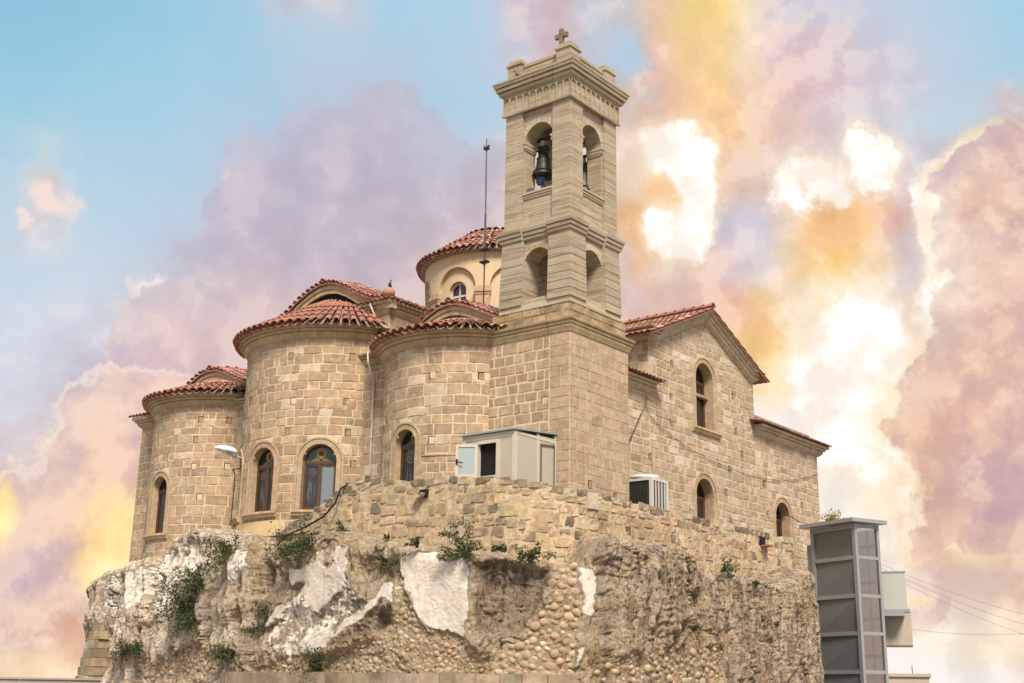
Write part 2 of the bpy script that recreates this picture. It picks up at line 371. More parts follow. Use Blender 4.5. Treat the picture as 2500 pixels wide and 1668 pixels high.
def stone_mat(name, pit=0.5, smear=0.25, smear_col=(0.60, 0.49, 0.36), stain=0.25, bands=False, bumpk=0.45, pscale=16.0, fine=0.55, grime=0.35):
    mt, nb, bs = new_mat(name)
    geo = nb.n('ShaderNodeNewGeometry').outputs['Position']
    at = nb.n('ShaderNodeAttribute', attribute_name='tint').outputs['Color']
    n1 = nb.noise(geo, 1.7, 5, 0.6)
    n2 = nb.noise(geo, 6, 8, 0.72, w=2.0)
    n3 = nb.noise(geo, pscale, 4, 0.72, w=5.0)
    n4 = nb.noise(geo, 42, 4, 0.7, w=7.0)
    f = nb.m('MULTIPLY_ADD', nb.m('SUBTRACT', n2, 0.5), fine * 1.7, nb.m('MULTIPLY_ADD', nb.m('SUBTRACT', n1, 0.5), stain * 2, 1.0))
    f = nb.m('MULTIPLY_ADD', nb.m('SUBTRACT', n4, 0.5), fine * 0.9, f)
    c = nb.mix(1.0, at, f, 'MULTIPLY')
    if bands:
        mp = nb.n('ShaderNodeMapping')
        mp.inputs['Scale'].default_value = (0.55, 0.55, 9.0)
        mp.inputs['Rotation'].default_value = (0.04, -0.06, 0)
        nb.link(geo, mp.inputs[0])
        bn = nb.noise(mp.outputs[0], 1.1, 5, 0.55, dist=1.2)
        c = nb.mix(nb.m('MULTIPLY', nb.sstep(bn, 0.48, 0.64), 0.8), c, (0.66, 0.60, 0.48), 'MULTIPLY')
        c = nb.mix(nb.m('MULTIPLY', nb.sstep(bn, 0.44, 0.30), 0.45), c, (0.52, 0.44, 0.33))
    if grime:
        gm = nb.m('MULTIPLY', nb.sstep(nb.noise(geo, 0.8, 6, 0.72, w=13.0), 0.52, 0.72), grime)
        c = nb.mix(gm, c, (0.62, 0.55, 0.48), 'MULTIPLY')
    if grime:
        mps = nb.n('ShaderNodeMapping')
        mps.inputs['Scale'].default_value = (2.4, 2.4, 0.22)
        nb.link(geo, mps.inputs[0])
        sk = nb.m('MULTIPLY', nb.sstep(nb.noise(mps.outputs[0], 1.0, 6, 0.7, w=23.0), 0.53, 0.72), grime * 0.9)
        c = nb.mix(sk, c, (0.56, 0.48, 0.40), 'MULTIPLY')
    if smear:
        sm = nb.m('MULTIPLY', nb.sstep(nb.noise(geo, 3.3, 7, 0.76, w=9.0), 0.54, 0.68), smear * 2)
        c = nb.mix(sm, c, smear_col)
    pm = nb.sstep(n3, 0.38, 0.29)
    c = nb.mix(nb.m('MULTIPLY', pm, pit), c, (0.085, 0.055, 0.03))
    nb.link(c, bs.inputs['Base Color'])
    bs.inputs['Roughness'].default_value = 0.9
    bs.inputs['Specular IOR Level'].default_value = 0.15
    h = nb.m('SUBTRACT', nb.m('ADD', nb.m('MULTIPLY', n2, 0.7), nb.m('MULTIPLY', n4, 0.4)), nb.m('MULTIPLY', pm, 0.8))
    bump(nb, bs, h, bumpk, 0.035)
    return mt


stone_mat('ashlar', pit=0.75, smear=0.34, bumpk=0.7, pscale=11, fine=0.8, grime=0.5)
stone_mat('tower_stone', pit=0.10, smear=0.12, smear_col=(0.52, 0.44, 0.33), stain=0.10, bands=True, bumpk=0.2, fine=0.22, grime=0.2)
stone_mat('weathered_stone', pit=0.85, smear=0.15, stain=0.7, bumpk=0.8, grime=0.7)
stone_mat('rubble', pit=0.8, smear=0.42, smear_col=(0.52, 0.395, 0.245), stain=0.35, bumpk=1.0, pscale=12, fine=0.9, grime=0.5)
stone_mat('mortar', pit=0.25, smear=0.2, stain=0.2, bumpk=0.5, fine=0.4, grime=0.35)
stone_mat('cobble', pit=0.55, smear=0.25, stain=0.45, bumpk=1.0, fine=1.0, grime=0.5)


def tile_mat():
    mt, nb, bs = new_mat('terracotta')
    geo = nb.n('ShaderNodeNewGeometry').outputs['Position']
    at = nb.n('ShaderNodeAttribute', attribute_name='tint').outputs['Color']
    oi = nb.n('ShaderNodeObjectInfo').outputs['Random']
    c = nb.mix(1.0, at, nb.ramp(oi, [(0, (0.80, 0.74, 0.70)), (0.5, (1, 1, 1)), (1, (1.16, 1.06, 0.98))]), 'MULTIPLY')
    n1 = nb.noise(geo, 5, 6, 0.65)
    c = nb.mix(nb.m('MULTIPLY', nb.sstep(n1, 0.55, 0.70), 0.6), c, (0.075, 0.055, 0.042))
    c = nb.mix(nb.m('MULTIPLY', nb.sstep(nb.noise(geo, 9, 6, 0.7, w=4), 0.60, 0.76), 0.4), c, (0.42, 0.34, 0.28))
    nb.link(c, bs.inputs['Base Color'])
    bs.inputs['Roughness'].default_value = 0.8
    bs.inputs['Specular IOR Level'].default_value = 0.25
    bump(nb, bs, nb.noise(geo, 40, 4, 0.6), 0.25, 0.01)


tile_mat()
simple('roof_mortar', (0.30, 0.25, 0.19), 0.95, var=0.3, scale=6, bumpk=0.6)
simple('black_sheet', (0.020, 0.019, 0.018), 0.95, var=0.3, scale=5, spec=0.05)
simple('cream_plaster', (0.56, 0.435, 0.27), 0.9, var=0.10, scale=2.2, bumpk=0.15)
simple('yellow_plaster', (0.58, 0.43, 0.225), 0.9, var=0.10, scale=2.5, bumpk=0.15)
simple('white_paint', (0.52, 0.47, 0.375), 0.5, var=0.05)
simple('white_frame', (0.55, 0.52, 0.48), 0.5, var=0.05)
simple('panel_paint', (0.435, 0.39, 0.30), 0.45, var=0.05)
simple('brown_wood', (0.085, 0.045, 0.022), 0.45, var=0.25, scale=8)
simple('dark_interior', (0.012, 0.010, 0.008), 0.9, var=0.1)
simple('black_rubber', (0.015, 0.014, 0.013), 0.6, var=0.1)
simple('dark_iron', (0.05, 0.045, 0.04), 0.6, 0.4, var=0.2)
simple('bronze', (0.045, 0.052, 0.040), 0.5, 0.55, var=0.35, scale=9, spec=0.5)
simple('blue_cloth', (0.10, 0.15, 0.30), 0.9, var=0.2, scale=20)
simple('lift_frame', (0.315, 0.318, 0.322), 0.42, 0.25, var=0.05)
simple('lift_panel', (0.180, 0.180, 0.180), 0.38, 0.2, var=0.04)
simple('blue_grey_metal', (0.24, 0.29, 0.36), 0.45, 0.2, var=0.06)
simple('lamp_shell', (0.60, 0.68, 0.74), 0.35, var=0.03)
simple('lamp_grey', (0.38, 0.38, 0.36), 0.5, var=0.05)
simple('grille', (0.045, 0.042, 0.036), 0.6, var=0.2)
simple('galvanised', (0.14, 0.14, 0.145), 0.5, 0.4, var=0.15)
simple('pigeon_grey', (0.10, 0.11, 0.13), 0.7, var=0.5, scale=14)
simple('pigeon_white', (0.55, 0.56, 0.60), 0.7, var=0.2, scale=14)
simple('pigeon_dark', (0.030, 0.030, 0.034), 0.7, var=0.3, scale=14)
simple('concrete', (0.30, 0.27, 0.235), 0.9, var=0.12, scale=1.5, bumpk=0.2)
simple('box_panel', (0.44, 0.37, 0.30), 0.55, var=0.04)
simple('bark', (0.10, 0.07, 0.045), 0.9, var=0.3)
simple('stem', (0.10, 0.085, 0.045), 0.9, var=0.3)
simple('ground', (0.27, 0.24, 0.20), 0.95, var=0.2, scale=0.3)
simple('saint_yellow', (0.34, 0.22, 0.03), 0.5, var=0.2, scale=20)
simple('saint_line', (0.12, 0.125, 0.13), 0.5, var=0.3, scale=30)
simple('saint_robe', (0.035, 0.03, 0.03), 0.5, var=0.5, scale=14)
simple('saint_skin', (0.10, 0.055, 0.03), 0.6, var=0.3, scale=30)


def glass_mat(name, colr, rough=0.06):
    mt, nb, bs = new_mat(name)
    bs.inputs['Base Color'].default_value = (*colr, 1)
    bs.inputs['Roughness'].default_value = rough
    bs.inputs['Specular IOR Level'].default_value = 0.7
    geo = nb.n('ShaderNodeNewGeometry').outputs['Position']
    bump(nb, bs, nb.noise(geo, 2.5, 2, 0.5), 0.06, 0.02)


glass_mat('dark_glass', (0.018, 0.017, 0.018))


def clear_glass(name, tintc, k):
    mt, nb, bs = new_mat(name)
    out = [n for n in nb.t.nodes if n.type == 'OUTPUT_MATERIAL'][0]
    tr_ = nb.n('ShaderNodeBsdfTransparent'); tr_.inputs[0].default_value = (*tintc, 1)
    bs.inputs['Base Color'].default_value = (0.62, 0.58, 0.53, 1)
    bs.inputs['Metallic'].default_value = 1.0
    bs.inputs['Roughness'].default_value = 0.04
    ms = nb.n('ShaderNodeMixShader'); ms.inputs[0].default_value = k
    nb.link(tr_.outputs[0], ms.inputs[1]); nb.link(bs.outputs[0], ms.inputs[2]); nb.link(ms.outputs[0], out.inputs[0])


clear_glass('lift_glass', (0.88, 0.82, 0.74), 0.45)
glass_mat('pale_glass', (0.16, 0.19, 0.21), 0.18)
glass_mat('sash_glass', (0.33, 0.38, 0.37), 0.12)
glass_mat('frosted_glass', (0.42, 0.43, 0.38), 0.35)


def leaf_mat(name, a, c2):
    mt, nb, bs = new_mat(name)
    at = nb.n('ShaderNodeAttribute', attribute_name='tint').outputs['Fac']
    nb.link(nb.mix(at, a, c2), bs.inputs['Base Color'])
    bs.inputs['Roughness'].default_value = 0.6
    bs.inputs['Specular IOR Level'].default_value = 0.25
    out = [n for n in nb.t.nodes if n.type == 'OUTPUT_MATERIAL'][0]
    tr = nb.n('ShaderNodeBsdfTranslucent')
    nb.link(nb.mix(at, tuple(x * 1.3 for x in a), tuple(x * 1.3 for x in c2)), tr.inputs[0])
    ms = nb.n('ShaderNodeMixShader')
    ms.inputs[0].default_value = 0.25
    nb.link(bs.outputs[0], ms.inputs[1])
    nb.link(tr.outputs[0], ms.inputs[2])
    nb.link(ms.outputs[0], out.inputs[0])


leaf_mat('leaf', (0.030, 0.050, 0.018), (0.115, 0.125, 0.045))
leaf_mat('leaf_warm', (0.18, 0.16, 0.05), (0.46, 0.36, 0.14))


def rock_mat():
    mt, nb, bs = new_mat('rock')
    geo = nb.n('ShaderNodeNewGeometry').outputs['Position']
    at = nb.n('ShaderNodeAttribute', attribute_name='tint').outputs['Color']
    mk = nb.n('ShaderNodeSeparateColor')
    nb.link(nb.n('ShaderNodeAttribute', attribute_name='mask').outputs['Color'], mk.inputs[0])
    plaster, pits, weather = mk.outputs[0], mk.outputs[1], mk.outputs[2]
    n1 = nb.noise(geo, 1.3, 6, 0.65)
    n2 = nb.noise(geo, 6, 9, 0.74, w=2.0)
    n3 = nb.noise(geo, 11, 6, 0.74, w=5.0)
    n4 = nb.noise(geo, 34, 5, 0.75, w=6.0)
    f = nb.m('MULTIPLY_ADD', nb.m('SUBTRACT', n2, 0.5), 2.6, nb.m('MULTIPLY_ADD', nb.m('SUBTRACT', n1, 0.5), 0.9, 1.06))
    f = nb.m('MAXIMUM', nb.m('MULTIPLY_ADD', nb.m('SUBTRACT', n4, 0.5), 2.0, f), 0.2)
    c = nb.mix(1.0, at, f, 'MULTIPLY')
    # ochre and pale crusts, dark lichen
    c = nb.mix(nb.m('MULTIPLY', nb.sstep(nb.noise(geo, 2.6, 7, 0.74, w=12.0), 0.50, 0.62), 0.55), c, nb.mix(1.0, (0.40, 0.265, 0.135), f, 'MULTIPLY'))
    c = nb.mix(nb.m('MULTIPLY', nb.sstep(nb.noise(geo, 3.8, 8, 0.78, w=15.0), 0.53, 0.62), 0.65), c, nb.mix(1.0, (0.56, 0.47, 0.36), f, 'MULTIPLY'))
    mp = nb.n('ShaderNodeMapping')
    mp.inputs['Scale'].default_value = (1.3, 1.3, 0.30)
    nb.link(geo, mp.inputs[0])
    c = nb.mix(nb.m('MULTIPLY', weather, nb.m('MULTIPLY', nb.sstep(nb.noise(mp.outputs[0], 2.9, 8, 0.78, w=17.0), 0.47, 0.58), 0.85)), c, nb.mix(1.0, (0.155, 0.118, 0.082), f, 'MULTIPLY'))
    pm = nb.sstep(n3, 0.45, 0.36)
    c = nb.mix(nb.m('MULTIPLY', pits, pm), c, (0.045, 0.030, 0.017))
    pl = nb.mix(1.0, (0.66, 0.60, 0.515), nb.m('MULTIPLY_ADD', nb.m('SUBTRACT', n2, 0.5), 0.30, nb.m('MULTIPLY_ADD', nb.m('SUBTRACT', n1, 0.5), 0.35, 1.0)), 'MULTIPLY')
    pl = nb.mix(nb.m('MULTIPLY', nb.sstep(nb.noise(geo, 2.2, 6, 0.65, w=31.0), 0.42, 0.68), 0.6), pl, (0.63, 0.52, 0.39))
    pl = nb.mix(nb.m('MULTIPLY', nb.sstep(nb.noise(geo, 3.6, 9, 0.80, w=33.0), 0.53, 0.63), 0.8), pl, (0.40, 0.31, 0.21))
    rag = nb.noise(geo, 2.6, 10, 0.80, w=41.0)
    edge = nb.m('MULTIPLY_ADD', nb.m('SUBTRACT', rag, 0.5), 2.6, plaster)
    em = nb.sstep(edge, 0.38, 0.64)
    c = nb.mix(em, c, pl)
    nb.link(c, bs.inputs['Base Color'])
    bs.inputs['Roughness'].default_value = 0.95
    bs.inputs['Specular IOR Level'].default_value = 0.1
    h = nb.m('SUBTRACT', nb.m('ADD', nb.m('MULTIPLY', n2, 1.3), nb.m('MULTIPLY', n4, 0.7)), nb.m('MULTIPLY', nb.m('MULTIPLY', pits, pm), 1.3))
    h = nb.m('MULTIPLY', h, nb.m('MULTIPLY_ADD', em, -0.72, 1.0))
    bump(nb, bs, nb.m('MULTIPLY_ADD', em, 0.12, h), 1.0, 0.11)


rock_mat()

# ------------------------------------------------------------------ mesh helpers


class MB:
    def __init__(self):
        self.v, self.f, self.c = [], [], []

    def add(self, verts, faces, tint=None):
        o = len(self.v)
        self.v += [tuple(float(x) for x in p) for p in verts]
        self.f += [tuple(i + o for i in q) for q in faces]
        self.c += [tint] * len(verts)
        return self

    def box(self, lo, hi, tint=None, frame=None):
        x0, y0, z0 = lo
        x1, y1, z1 = hi
        vs = [(x0, y0, z0), (x1, y0, z0), (x1, y1, z0), (x0, y1, z0), (x0, y0, z1), (x1, y0, z1), (x1, y1, z1), (x0, y1, z1)]
        if frame is not None:
            vs = [tuple(frame(*p)) for p in vs]
        return self.add(vs, [(0, 3, 2, 1), (4, 5, 6, 7), (0, 1, 5, 4), (1, 2, 6, 5), (2, 3, 7, 6), (3, 0, 4, 7)], tint)

    def tube(self, pts, r, n=8, tint=None, cap=True):
        pts = [Vector(p) for p in pts]
        rr = r if isinstance(r, (list, tuple)) else [r] * len(pts)
        o = len(self.v)
        prev = None
        for i, p in enumerate(pts):
            t = (pts[min(i + 1, len(pts) - 1)] - pts[max(i - 1, 0)]).normalized()
            a = Vector((0, 0, 1)) if abs(t.z) < 0.9 else Vector((1, 0, 0))
            if prev is not None:
                a = prev
            s = (a - t * a.dot(t)).normalized()
            prev = s
            q = t.cross(s)
            for k in range(n):
                an = 2 * PI * k / n
                self.v.append(tuple(p + (s * math.cos(an) + q * math.sin(an)) * rr[i]))
                self.c.append(tint)
        for i in range(len(pts) - 1):
            for k in range(n):
                k2 = (k + 1) % n
                self.f.append((o + i * n + k, o + i * n + k2, o + (i + 1) * n + k2, o + (i + 1) * n + k))
        if cap:
            self.f.append(tuple(o + k for k in reversed(range(n))))
            e = o + (len(pts) - 1) * n
            self.f.append(tuple(e + k for k in range(n)))
        return self

    def lathe(self, prof, center, n=24, tint=None, axis=None):
        """prof: list of (r, z) from bottom to top"""
        o = len(self.v)
        cx, cy, cz = center
        for r, z in prof:
            for k in range(n):
                a = 2 * PI * k / n
                p = Vector((r * math.cos(a), r * math.sin(a), z))
                if axis is not None:
                    p = axis @ p
                self.v.append((cx + p.x, cy + p.y, cz + p.z))
                self.c.append(tint)
        for i in range(len(prof) - 1):
            for k in range(n):
                k2 = (k + 1) % n
                self.f.append((o + i * n + k, o + i * n + k2, o + (i + 1) * n + k2, o + (i + 1) * n + k))
        self.f.append(tuple(o + k for k in reversed(range(n))))
        e = o + (len(prof) - 1) * n
        self.f.append(tuple(e + k for k in range(n)))
        return self

    def sweep(self, prof, frames, closed=False, tint=None, cap=True):
        """prof: closed list of (out, z); frames: list of (px, py, ox, oy) base point and outward offset vector (mitred)"""
        n = len(prof)
        o = len(self.v)
        for (px, py, ox, oy) in frames:
            for (d, z) in prof:
                self.v.append((px + ox * d, py + oy * d, z))
                self.c.append(tint)
        m_ = len(frames)
        for i in range(m_ if closed else m_ - 1):
            j = (i + 1) % m_
            for k in range(n):
                k2 = (k + 1) % n
                self.f.append((o + i * n + k, o + j * n + k, o + j * n + k2, o + i * n + k2))
        if cap and not closed:
            self.f.append(tuple(o + k for k in range(n)))
            self.f.append(tuple(o + (m_ - 1) * n + k for k in reversed(range(n))))
        return self

    def mesh(self, name, mat, smooth=False, dflt=(1, 1, 1)):
        me = bpy.data.meshes.new(name)
        me.from_pydata(self.v, [], self.f)
        if any(c is not None for c in self.c) or mat in TINTED:
            at = me.color_attributes.new('tint', 'FLOAT_COLOR', 'POINT')
            arr = np.ones((len(self.v), 4), np.float32)
            arr[:, :3] = [c if c is not None else dflt for c in self.c]
            at.data.foreach_set('color', arr.ravel())
        if mat:
            me.materials.append(MATS[mat])
        if smooth:
            me.polygons.foreach_set('use_smooth', [True] * len(me.polygons))
        return me

    def build(self, name, mat, parent=None, smooth=False, dflt=(1, 1, 1), **tags):
        return put(name, self.mesh(name, mat, smooth, dflt), parent, **tags)


TINTED = {'ashlar', 'tower_stone', 'weathered_stone', 'rubble', 'mortar', 'cobble', 'terracotta', 'leaf', 'leaf_warm'}


def put(name, me, parent=None, **tags):
    o = bpy.data.objects.new(name, me)
    COL.objects.link(o)
    if parent is not None:
        o.parent = parent
        o.matrix_parent_inverse = WORLD_INV[parent.name] if parent.name in WORLD_INV else Matrix.Identity(4)
    for k, v in tags.items():
        o[k] = v
    return o


WORLD_INV = {}


def thing(name, label, cat, loc=(0, 0, 0), group=None):
    o = bpy.data.objects.new(name, None)
    COL.objects.link(o)
    o.location = loc
    o.empty_display_size = 0.3
    o['label'] = label
    o['category'] = cat
    if group:
        o['group'] = group
    WORLD_INV[o.name] = Matrix.Translation(Vector(loc)).inverted()
    return o


def tag(o, label, cat, group=None):
    o['label'] = label
    o['category'] = cat
    if group:
        o['group'] = group
    return o


# ---- numpy gradient noise
_pr = np.random.RandomState(11)
_perm = np.concatenate([_pr.permutation(256)] * 3)
_grad = _pr.normal(size=(256, 3))
_grad /= np.linalg.norm(_grad, axis=1)[:, None]


def pnoise(P):
    P = np.asarray(P, float)
    I = np.floor(P).astype(int)
    F = P - I
    I &= 255
    U = F * F * F * (F * (F * 6 - 15) + 10)
    res = 0
    for dx in (0, 1):
        for dy in (0, 1):
            for dz in (0, 1):
                h = _perm[_perm[_perm[(I[..., 0] + dx) & 255] + ((I[..., 1] + dy) & 255)] + ((I[..., 2] + dz) & 255)]
                g = _grad[h]
                d = F - np.array([dx, dy, dz])
                w = (U[..., 0] if dx else 1 - U[..., 0]) * (U[..., 1] if dy else 1 - U[..., 1]) * (U[..., 2] if dz else 1 - U[..., 2])
                res = res + w * (g * d).sum(-1)
    return res * 1.6


def fbm(P, octv=4, gain=0.5, ridge=False):
    P = np.asarray(P, float)
    a, s, tot = 1.0, 0, 0
    for i in range(octv):
        q = pnoise(P * (2 ** i) + i * 17.3)
        if ridge:
            q = 1 - 2 * np.abs(q)
        s = s + a * q
        tot += a
        a *= gain
    return s / tot


# ---- wall frames
def flat(origin, tx, ty, nx, ny):
    def f(u, v, d=0.0):
        return (origin[0] + tx * u + nx * d, origin[1] + ty * u + ny * d, v)
    f.curv = False
    return f


def cyl(cx, cy, R, a0=PI):
    def f(u, v, d=0.0):
        a = a0 + u / R
        return (cx + (R + d) * math.cos(a), cy + (R + d) * math.sin(a), v)
    f.curv = True
    return f


class Opening:
    def __init__(s, uc, hw, z0, zs):
        s.uc, s.hw, s.z0, s.zs = uc, hw, z0, zs

    def top(s, u):
        x = min(abs(u - s.uc), s.hw)
        return s.zs + math.sqrt(max(s.hw ** 2 - x * x, 0))

    def half(s, z, grow=0.0):
        h = s.hw + grow
        if z < s.z0 or z > s.zs + h:
            return 0
        if z <= s.zs:
            return h
        return math.sqrt(max(h * h - (z - s.zs) ** 2, 0))

    def outline(s, n=14, g=0.0):
        """(u, v, nu, nv) from bottom-left up over the arch and down"""
        h = s.hw + g
        out = [(s.uc - h, s.z0, -1, 0)]
        for k in range(n + 1):
            a = PI - PI * k / n
            out.append((s.uc + h * math.cos(a), s.zs + h * math.sin(a), math.cos(a), math.sin(a)))
        out.append((s.uc + h, s.z0, 1, 0))
        return out


def wall_surface(mb, mf, u0, u1, z0, ztop, ops=(), du=0.5, tint=None, d=0.0, dz=None):
    """wall skin with real arched holes; ztop: number or function of u"""
    zt = ztop if callable(ztop) else (lambda u: ztop)
    us = set([u0, u1])
    n = max(1, int(math.ceil((u1 - u0) / du)))
    for k in range(n + 1):
        us.add(u0 + (u1 - u0) * k / n)
    for o in ops:
        for k in range(17):
            us.add(o.uc - o.hw * math.cos(PI * k / 16))
    us = sorted(x for x in us if u0 - 1e-9 <= x <= u1 + 1e-9)
    us = [x for i, x in enumerate(us) if i == 0 or x - us[i - 1] > 1e-5]
    for a, c in zip(us[:-1], us[1:]):
        mid = (a + c) / 2
        iv = [(o, o.z0) for o in ops if abs(mid - o.uc) < o.hw]
        iv.sort(key=lambda t: t[1])
        lowa, lowc = z0, z0
        for o, zz in iv:
            if zz > max(lowa, lowc):
                mb.add([mf(a, lowa, d), mf(c, lowc, d), mf(c, zz, d), mf(a, zz, d)], [(0, 1, 2, 3)], tint)
            lowa, lowc = o.top(a), o.top(c)
        mb.add([mf(a, lowa, d), mf(c, lowc, d), mf(c, zt(c), d), mf(a, zt(a), d)], [(0, 1, 2, 3)], tint)


def reveal(mb, mf, o, depth, tint=None, d0=0.0, n=14):
    L = o.outline(n)
    L = L + [L[0]]
    for p, q in zip(L[:-1], L[1:]):
        mb.add([mf(p[0], p[1], d0), mf(q[0], q[1], d0), mf(q[0], q[1], -depth), mf(p[0], p[1], -depth)], [(0, 1, 2, 3)], tint)


def ring(mb, mf, o, prof, tint=None, n=14, closed_bottom=False):
    """sweep a (offset, d) profile round an opening"""
    L = o.outline(n)
    m_ = len(prof)
    base = len(mb.v)
    for (u, v, nu, nv) in L:
        for (e, d) in prof:
            mb.v.append(mf(u + nu * e, v + nv * e, d))
            mb.c.append(tint)
    for i in range(len(L) - 1):
        for k in range(m_ - 1):
            mb.f.append((base + i * m_ + k, base + (i + 1) * m_ + k, base + (i + 1) * m_ + k + 1, base + i * m_ + k + 1))
    for i in (0, len(L) - 1):
        mb.f.append(tuple(base + i * m_ + k for k in (range(m_) if i else reversed(range(m_)))))


def block(mf, u0, u1, v0, v1, proud, bev=0.012, ku=1, jit=0.004, r=rnd):
    """one dressed stone: bevelled slab following the wall surface"""
    V, F = [], []
    n = ku + 1
    us = [u0 + (u1 - u0) * k / ku for k in range(n)]
    ui = [u0 + bev + (u1 - u0 - 2 * bev) * k / ku for k in range(n)]
    dd = [proud + r.uniform(-jit, jit) for _ in range(4)]
    for u in us:
        V.append(mf(u, v0, -0.02))
    for u in reversed(us):
        V.append(mf(u, v1, -0.02))
    for i, u in enumerate(ui):
        t = i / ku
        V.append(mf(u + r.uniform(-jit, jit) * (i in (0, ku)), v0 + bev + r.uniform(-jit, jit), dd[0] * (1 - t) + dd[1] * t))
    for i, u in enumerate(reversed(ui)):
        t = 1 - i / ku
        V.append(mf(u + r.uniform(-jit, jit) * (i in (0, ku)), v1 - bev + r.uniform(-jit, jit), dd[3] * (1 - t) + dd[2] * t))
    N = 2 * n
    for k in range(N):
        F.append((k, (k + 1) % N, N + (k + 1) % N, N + k))
    for k in range(ku):
        F.append((N + k, N + k + 1, N + N - 2 - k, N + N - 1 - k))
    return V, F


def lay(u0, u1, z0, ztop, courses, ops=(), mean=0.5, joint=0.02, r=rnd, grow=0.2, zt=None, minlen=0.16, lenvar=0.45):
    """running-bond layout -> list of (u0,u1,v0,v1)"""
    out = []
    z = z0
    i = 0
    while z < ztop - 0.08:
        h = courses(i)
        z2 = min(z + h, ztop)
        if ztop - z2 < 0.12:
            z2 = ztop
        ex = []
        for o in ops:
            w = min(o.half(z + 0.01, grow) or 9e9, o.half(z2 - 0.01, grow) or 9e9)
            w2 = max(o.half(z + 0.01, grow), o.half(z2 - 0.01, grow))
            if w2 > 0:
                ex.append((o.uc - (w if w < 9e8 else 0.3 * w2), o.uc + (w if w < 9e8 else 0.3 * w2)))
        ex.sort()
        spans, a = [], u0
        for e0, e1 in ex:
            if e0 > a:
                spans.append((a, e0))
            a = max(a, e1)
        if u1 > a:
            spans.append((a, u1))
        for s0, s1 in spans:
            if zt is not None:
                while s0 < s1 and zt(s0 + 0.05) < z2 - 0.02:
                    s0 += 0.05
                while s1 > s0 and zt(s1 - 0.05) < z2 - 0.02:
                    s1 -= 0.05
                if s1 - s0 < 0.15:
                    continue
            u = s0
            first = True
            while u < s1 - 1e-6:
                L = mean * r.uniform(1 - lenvar, 1 + lenvar)
                if first:
                    L *= r.uniform(0.5, 1.1)
                    first = False
                e = u + L
                if s1 - e < minlen:
                    e = s1
                if e - u > 0.06:
                    out.append((u + joint / 2, e - joint / 2, z + joint / 2, z2 - joint / 2))
                u = e
        z = z2
        i += 1
    return out


def seen_size(p, nrm):
    """how large a piece shows from where the photograph was taken"""
    q = CAM - np.array(p)
    L = np.linalg.norm(q)
    c = float(np.dot(q / L, nrm))
    return c / L ** 2


def vary(base, amt=0.12, hue=0.05, r=rnd):
    k = 1 + r.uniform(-amt, amt)
    return (base[0] * k * (1 + r.uniform(-hue, hue)), base[1] * k, base[2] * k * (1 + r.uniform(-hue, hue)))


def frames_poly(pts, closed=False, ends=None):
    """plan polyline -> mitred outward frames (outward = right of travel)"""
    out = []
    n = len(pts)
    for i in range(n):
        def nrm(a, c):
            dx, dy = c[0] - a[0], c[1] - a[1]
            L = math.hypot(dx, dy)
            return (dy / L, -dx / L)
        if closed or 0 < i < n - 1:
            a, c = nrm(pts[i - 1], pts[i]), nrm(pts[i], pts[(i + 1) % n])
            k = 1 + a[0] * c[0] + a[1] * c[1]
            ox, oy = (a[0] + c[0]) / k, (a[1] + c[1]) / k
        elif i == 0:
            ox, oy = nrm(pts[0], pts[1])
        else:
            ox, oy = nrm(pts[-2], pts[-1])
        out.append((pts[i][0], pts[i][1], ox, oy))
    return out


def frames_arc(cx, cy, R, a0, a1, n):
    return [(cx + R * math.cos(a0 + (a1 - a0) * k / n), cy + R * math.sin(a0 + (a1 - a0) * k / n),
             math.cos(a0 + (a1 - a0) * k / n), math.sin(a0 + (a1 - a0) * k / n)) for k in range(n + 1)]


def cornice_prof(z0, z1, out, back=-0.05):
    h = z1 - z0
    return [(back, z0), (0.03, z0), (out * 0.30, z0 + h * 0.16), (out * 0.47, z0 + h * 0.34), (out * 0.50, z0 + h * 0.47), (out * 0.44, z0 + h * 0.48), (out * 0.44, z0 + h * 0.545),
            (out * 0.66, z0 + h * 0.56), (out * 0.72, z0 + h * 0.73), (out * 0.66, z0 + h * 0.74), (out * 0.66, z0 + h * 0.79), (out * 0.93, z0 + h * 0.81), (out, z0 + h * 0.93), (out, z1), (back, z1)]


def cornice(prof, frames, parent, mat='ashlar', base=(0.40, 0.30, 0.185), piece=0.8, name='cornice_stone', amt=0.1):
    """cut the run into stones about `piece` long with hairline joints; frames must be dense or a polyline"""
    # densify
    dense = []
    for (a, c) in zip(frames[:-1], frames[1:]):
        L = math.hypot(c[0] - a[0], c[1] - a[1])
        n = max(1, int(round(L / piece)))
        for k in range(n):
            t = k / n
            dense.append((tuple(a[i] + (c[i] - a[i]) * t for i in range(4)), k == 0))
    dense.append((frames[-1], True))
    pts = [p for p, _ in dense]
    run, acc = [pts[0]], 0
    corner = [c for _, c in dense]
    for i in range(1, len(pts)):
        L = math.hypot(pts[i][0] - pts[i - 1][0], pts[i][1] - pts[i - 1][1])
        run.append(pts[i])
        acc += L
        if acc > piece * 0.75 or i == len(pts) - 1:
            is_corner = corner[i] and 0 < i < len(pts) - 1 and len(frames) < 12
            if is_corner:
                continue          # wrap the corner with one stone
            r2 = list(run)
            for e, s in ((0, 1), (-1, -2)):
                a, c = r2[e], r2[s]
                L2 = math.hypot(c[0] - a[0], c[1] - a[1])
                t = min(0.004 / max(L2, 1e-6), 0.4)
                r2[e] = tuple(a[j] + (c[j] - a[j]) * t for j in range(4))
            MB().sweep(prof, r2, tint=vary(base, amt)).build(name, mat, parent)
            run, acc = [pts[i]], 0
# ------------------------------------------------------------------ ground (never in view, but it bounces light and carries everything)
g = MB()
g.add([(-900, -900, 0), (900, -900, 0), (900, 900, 0), (-900, 900, 0)], [(0, 1, 2, 3)])
gr = g.build('ground', 'ground')
gr['kind'] = 'structure'

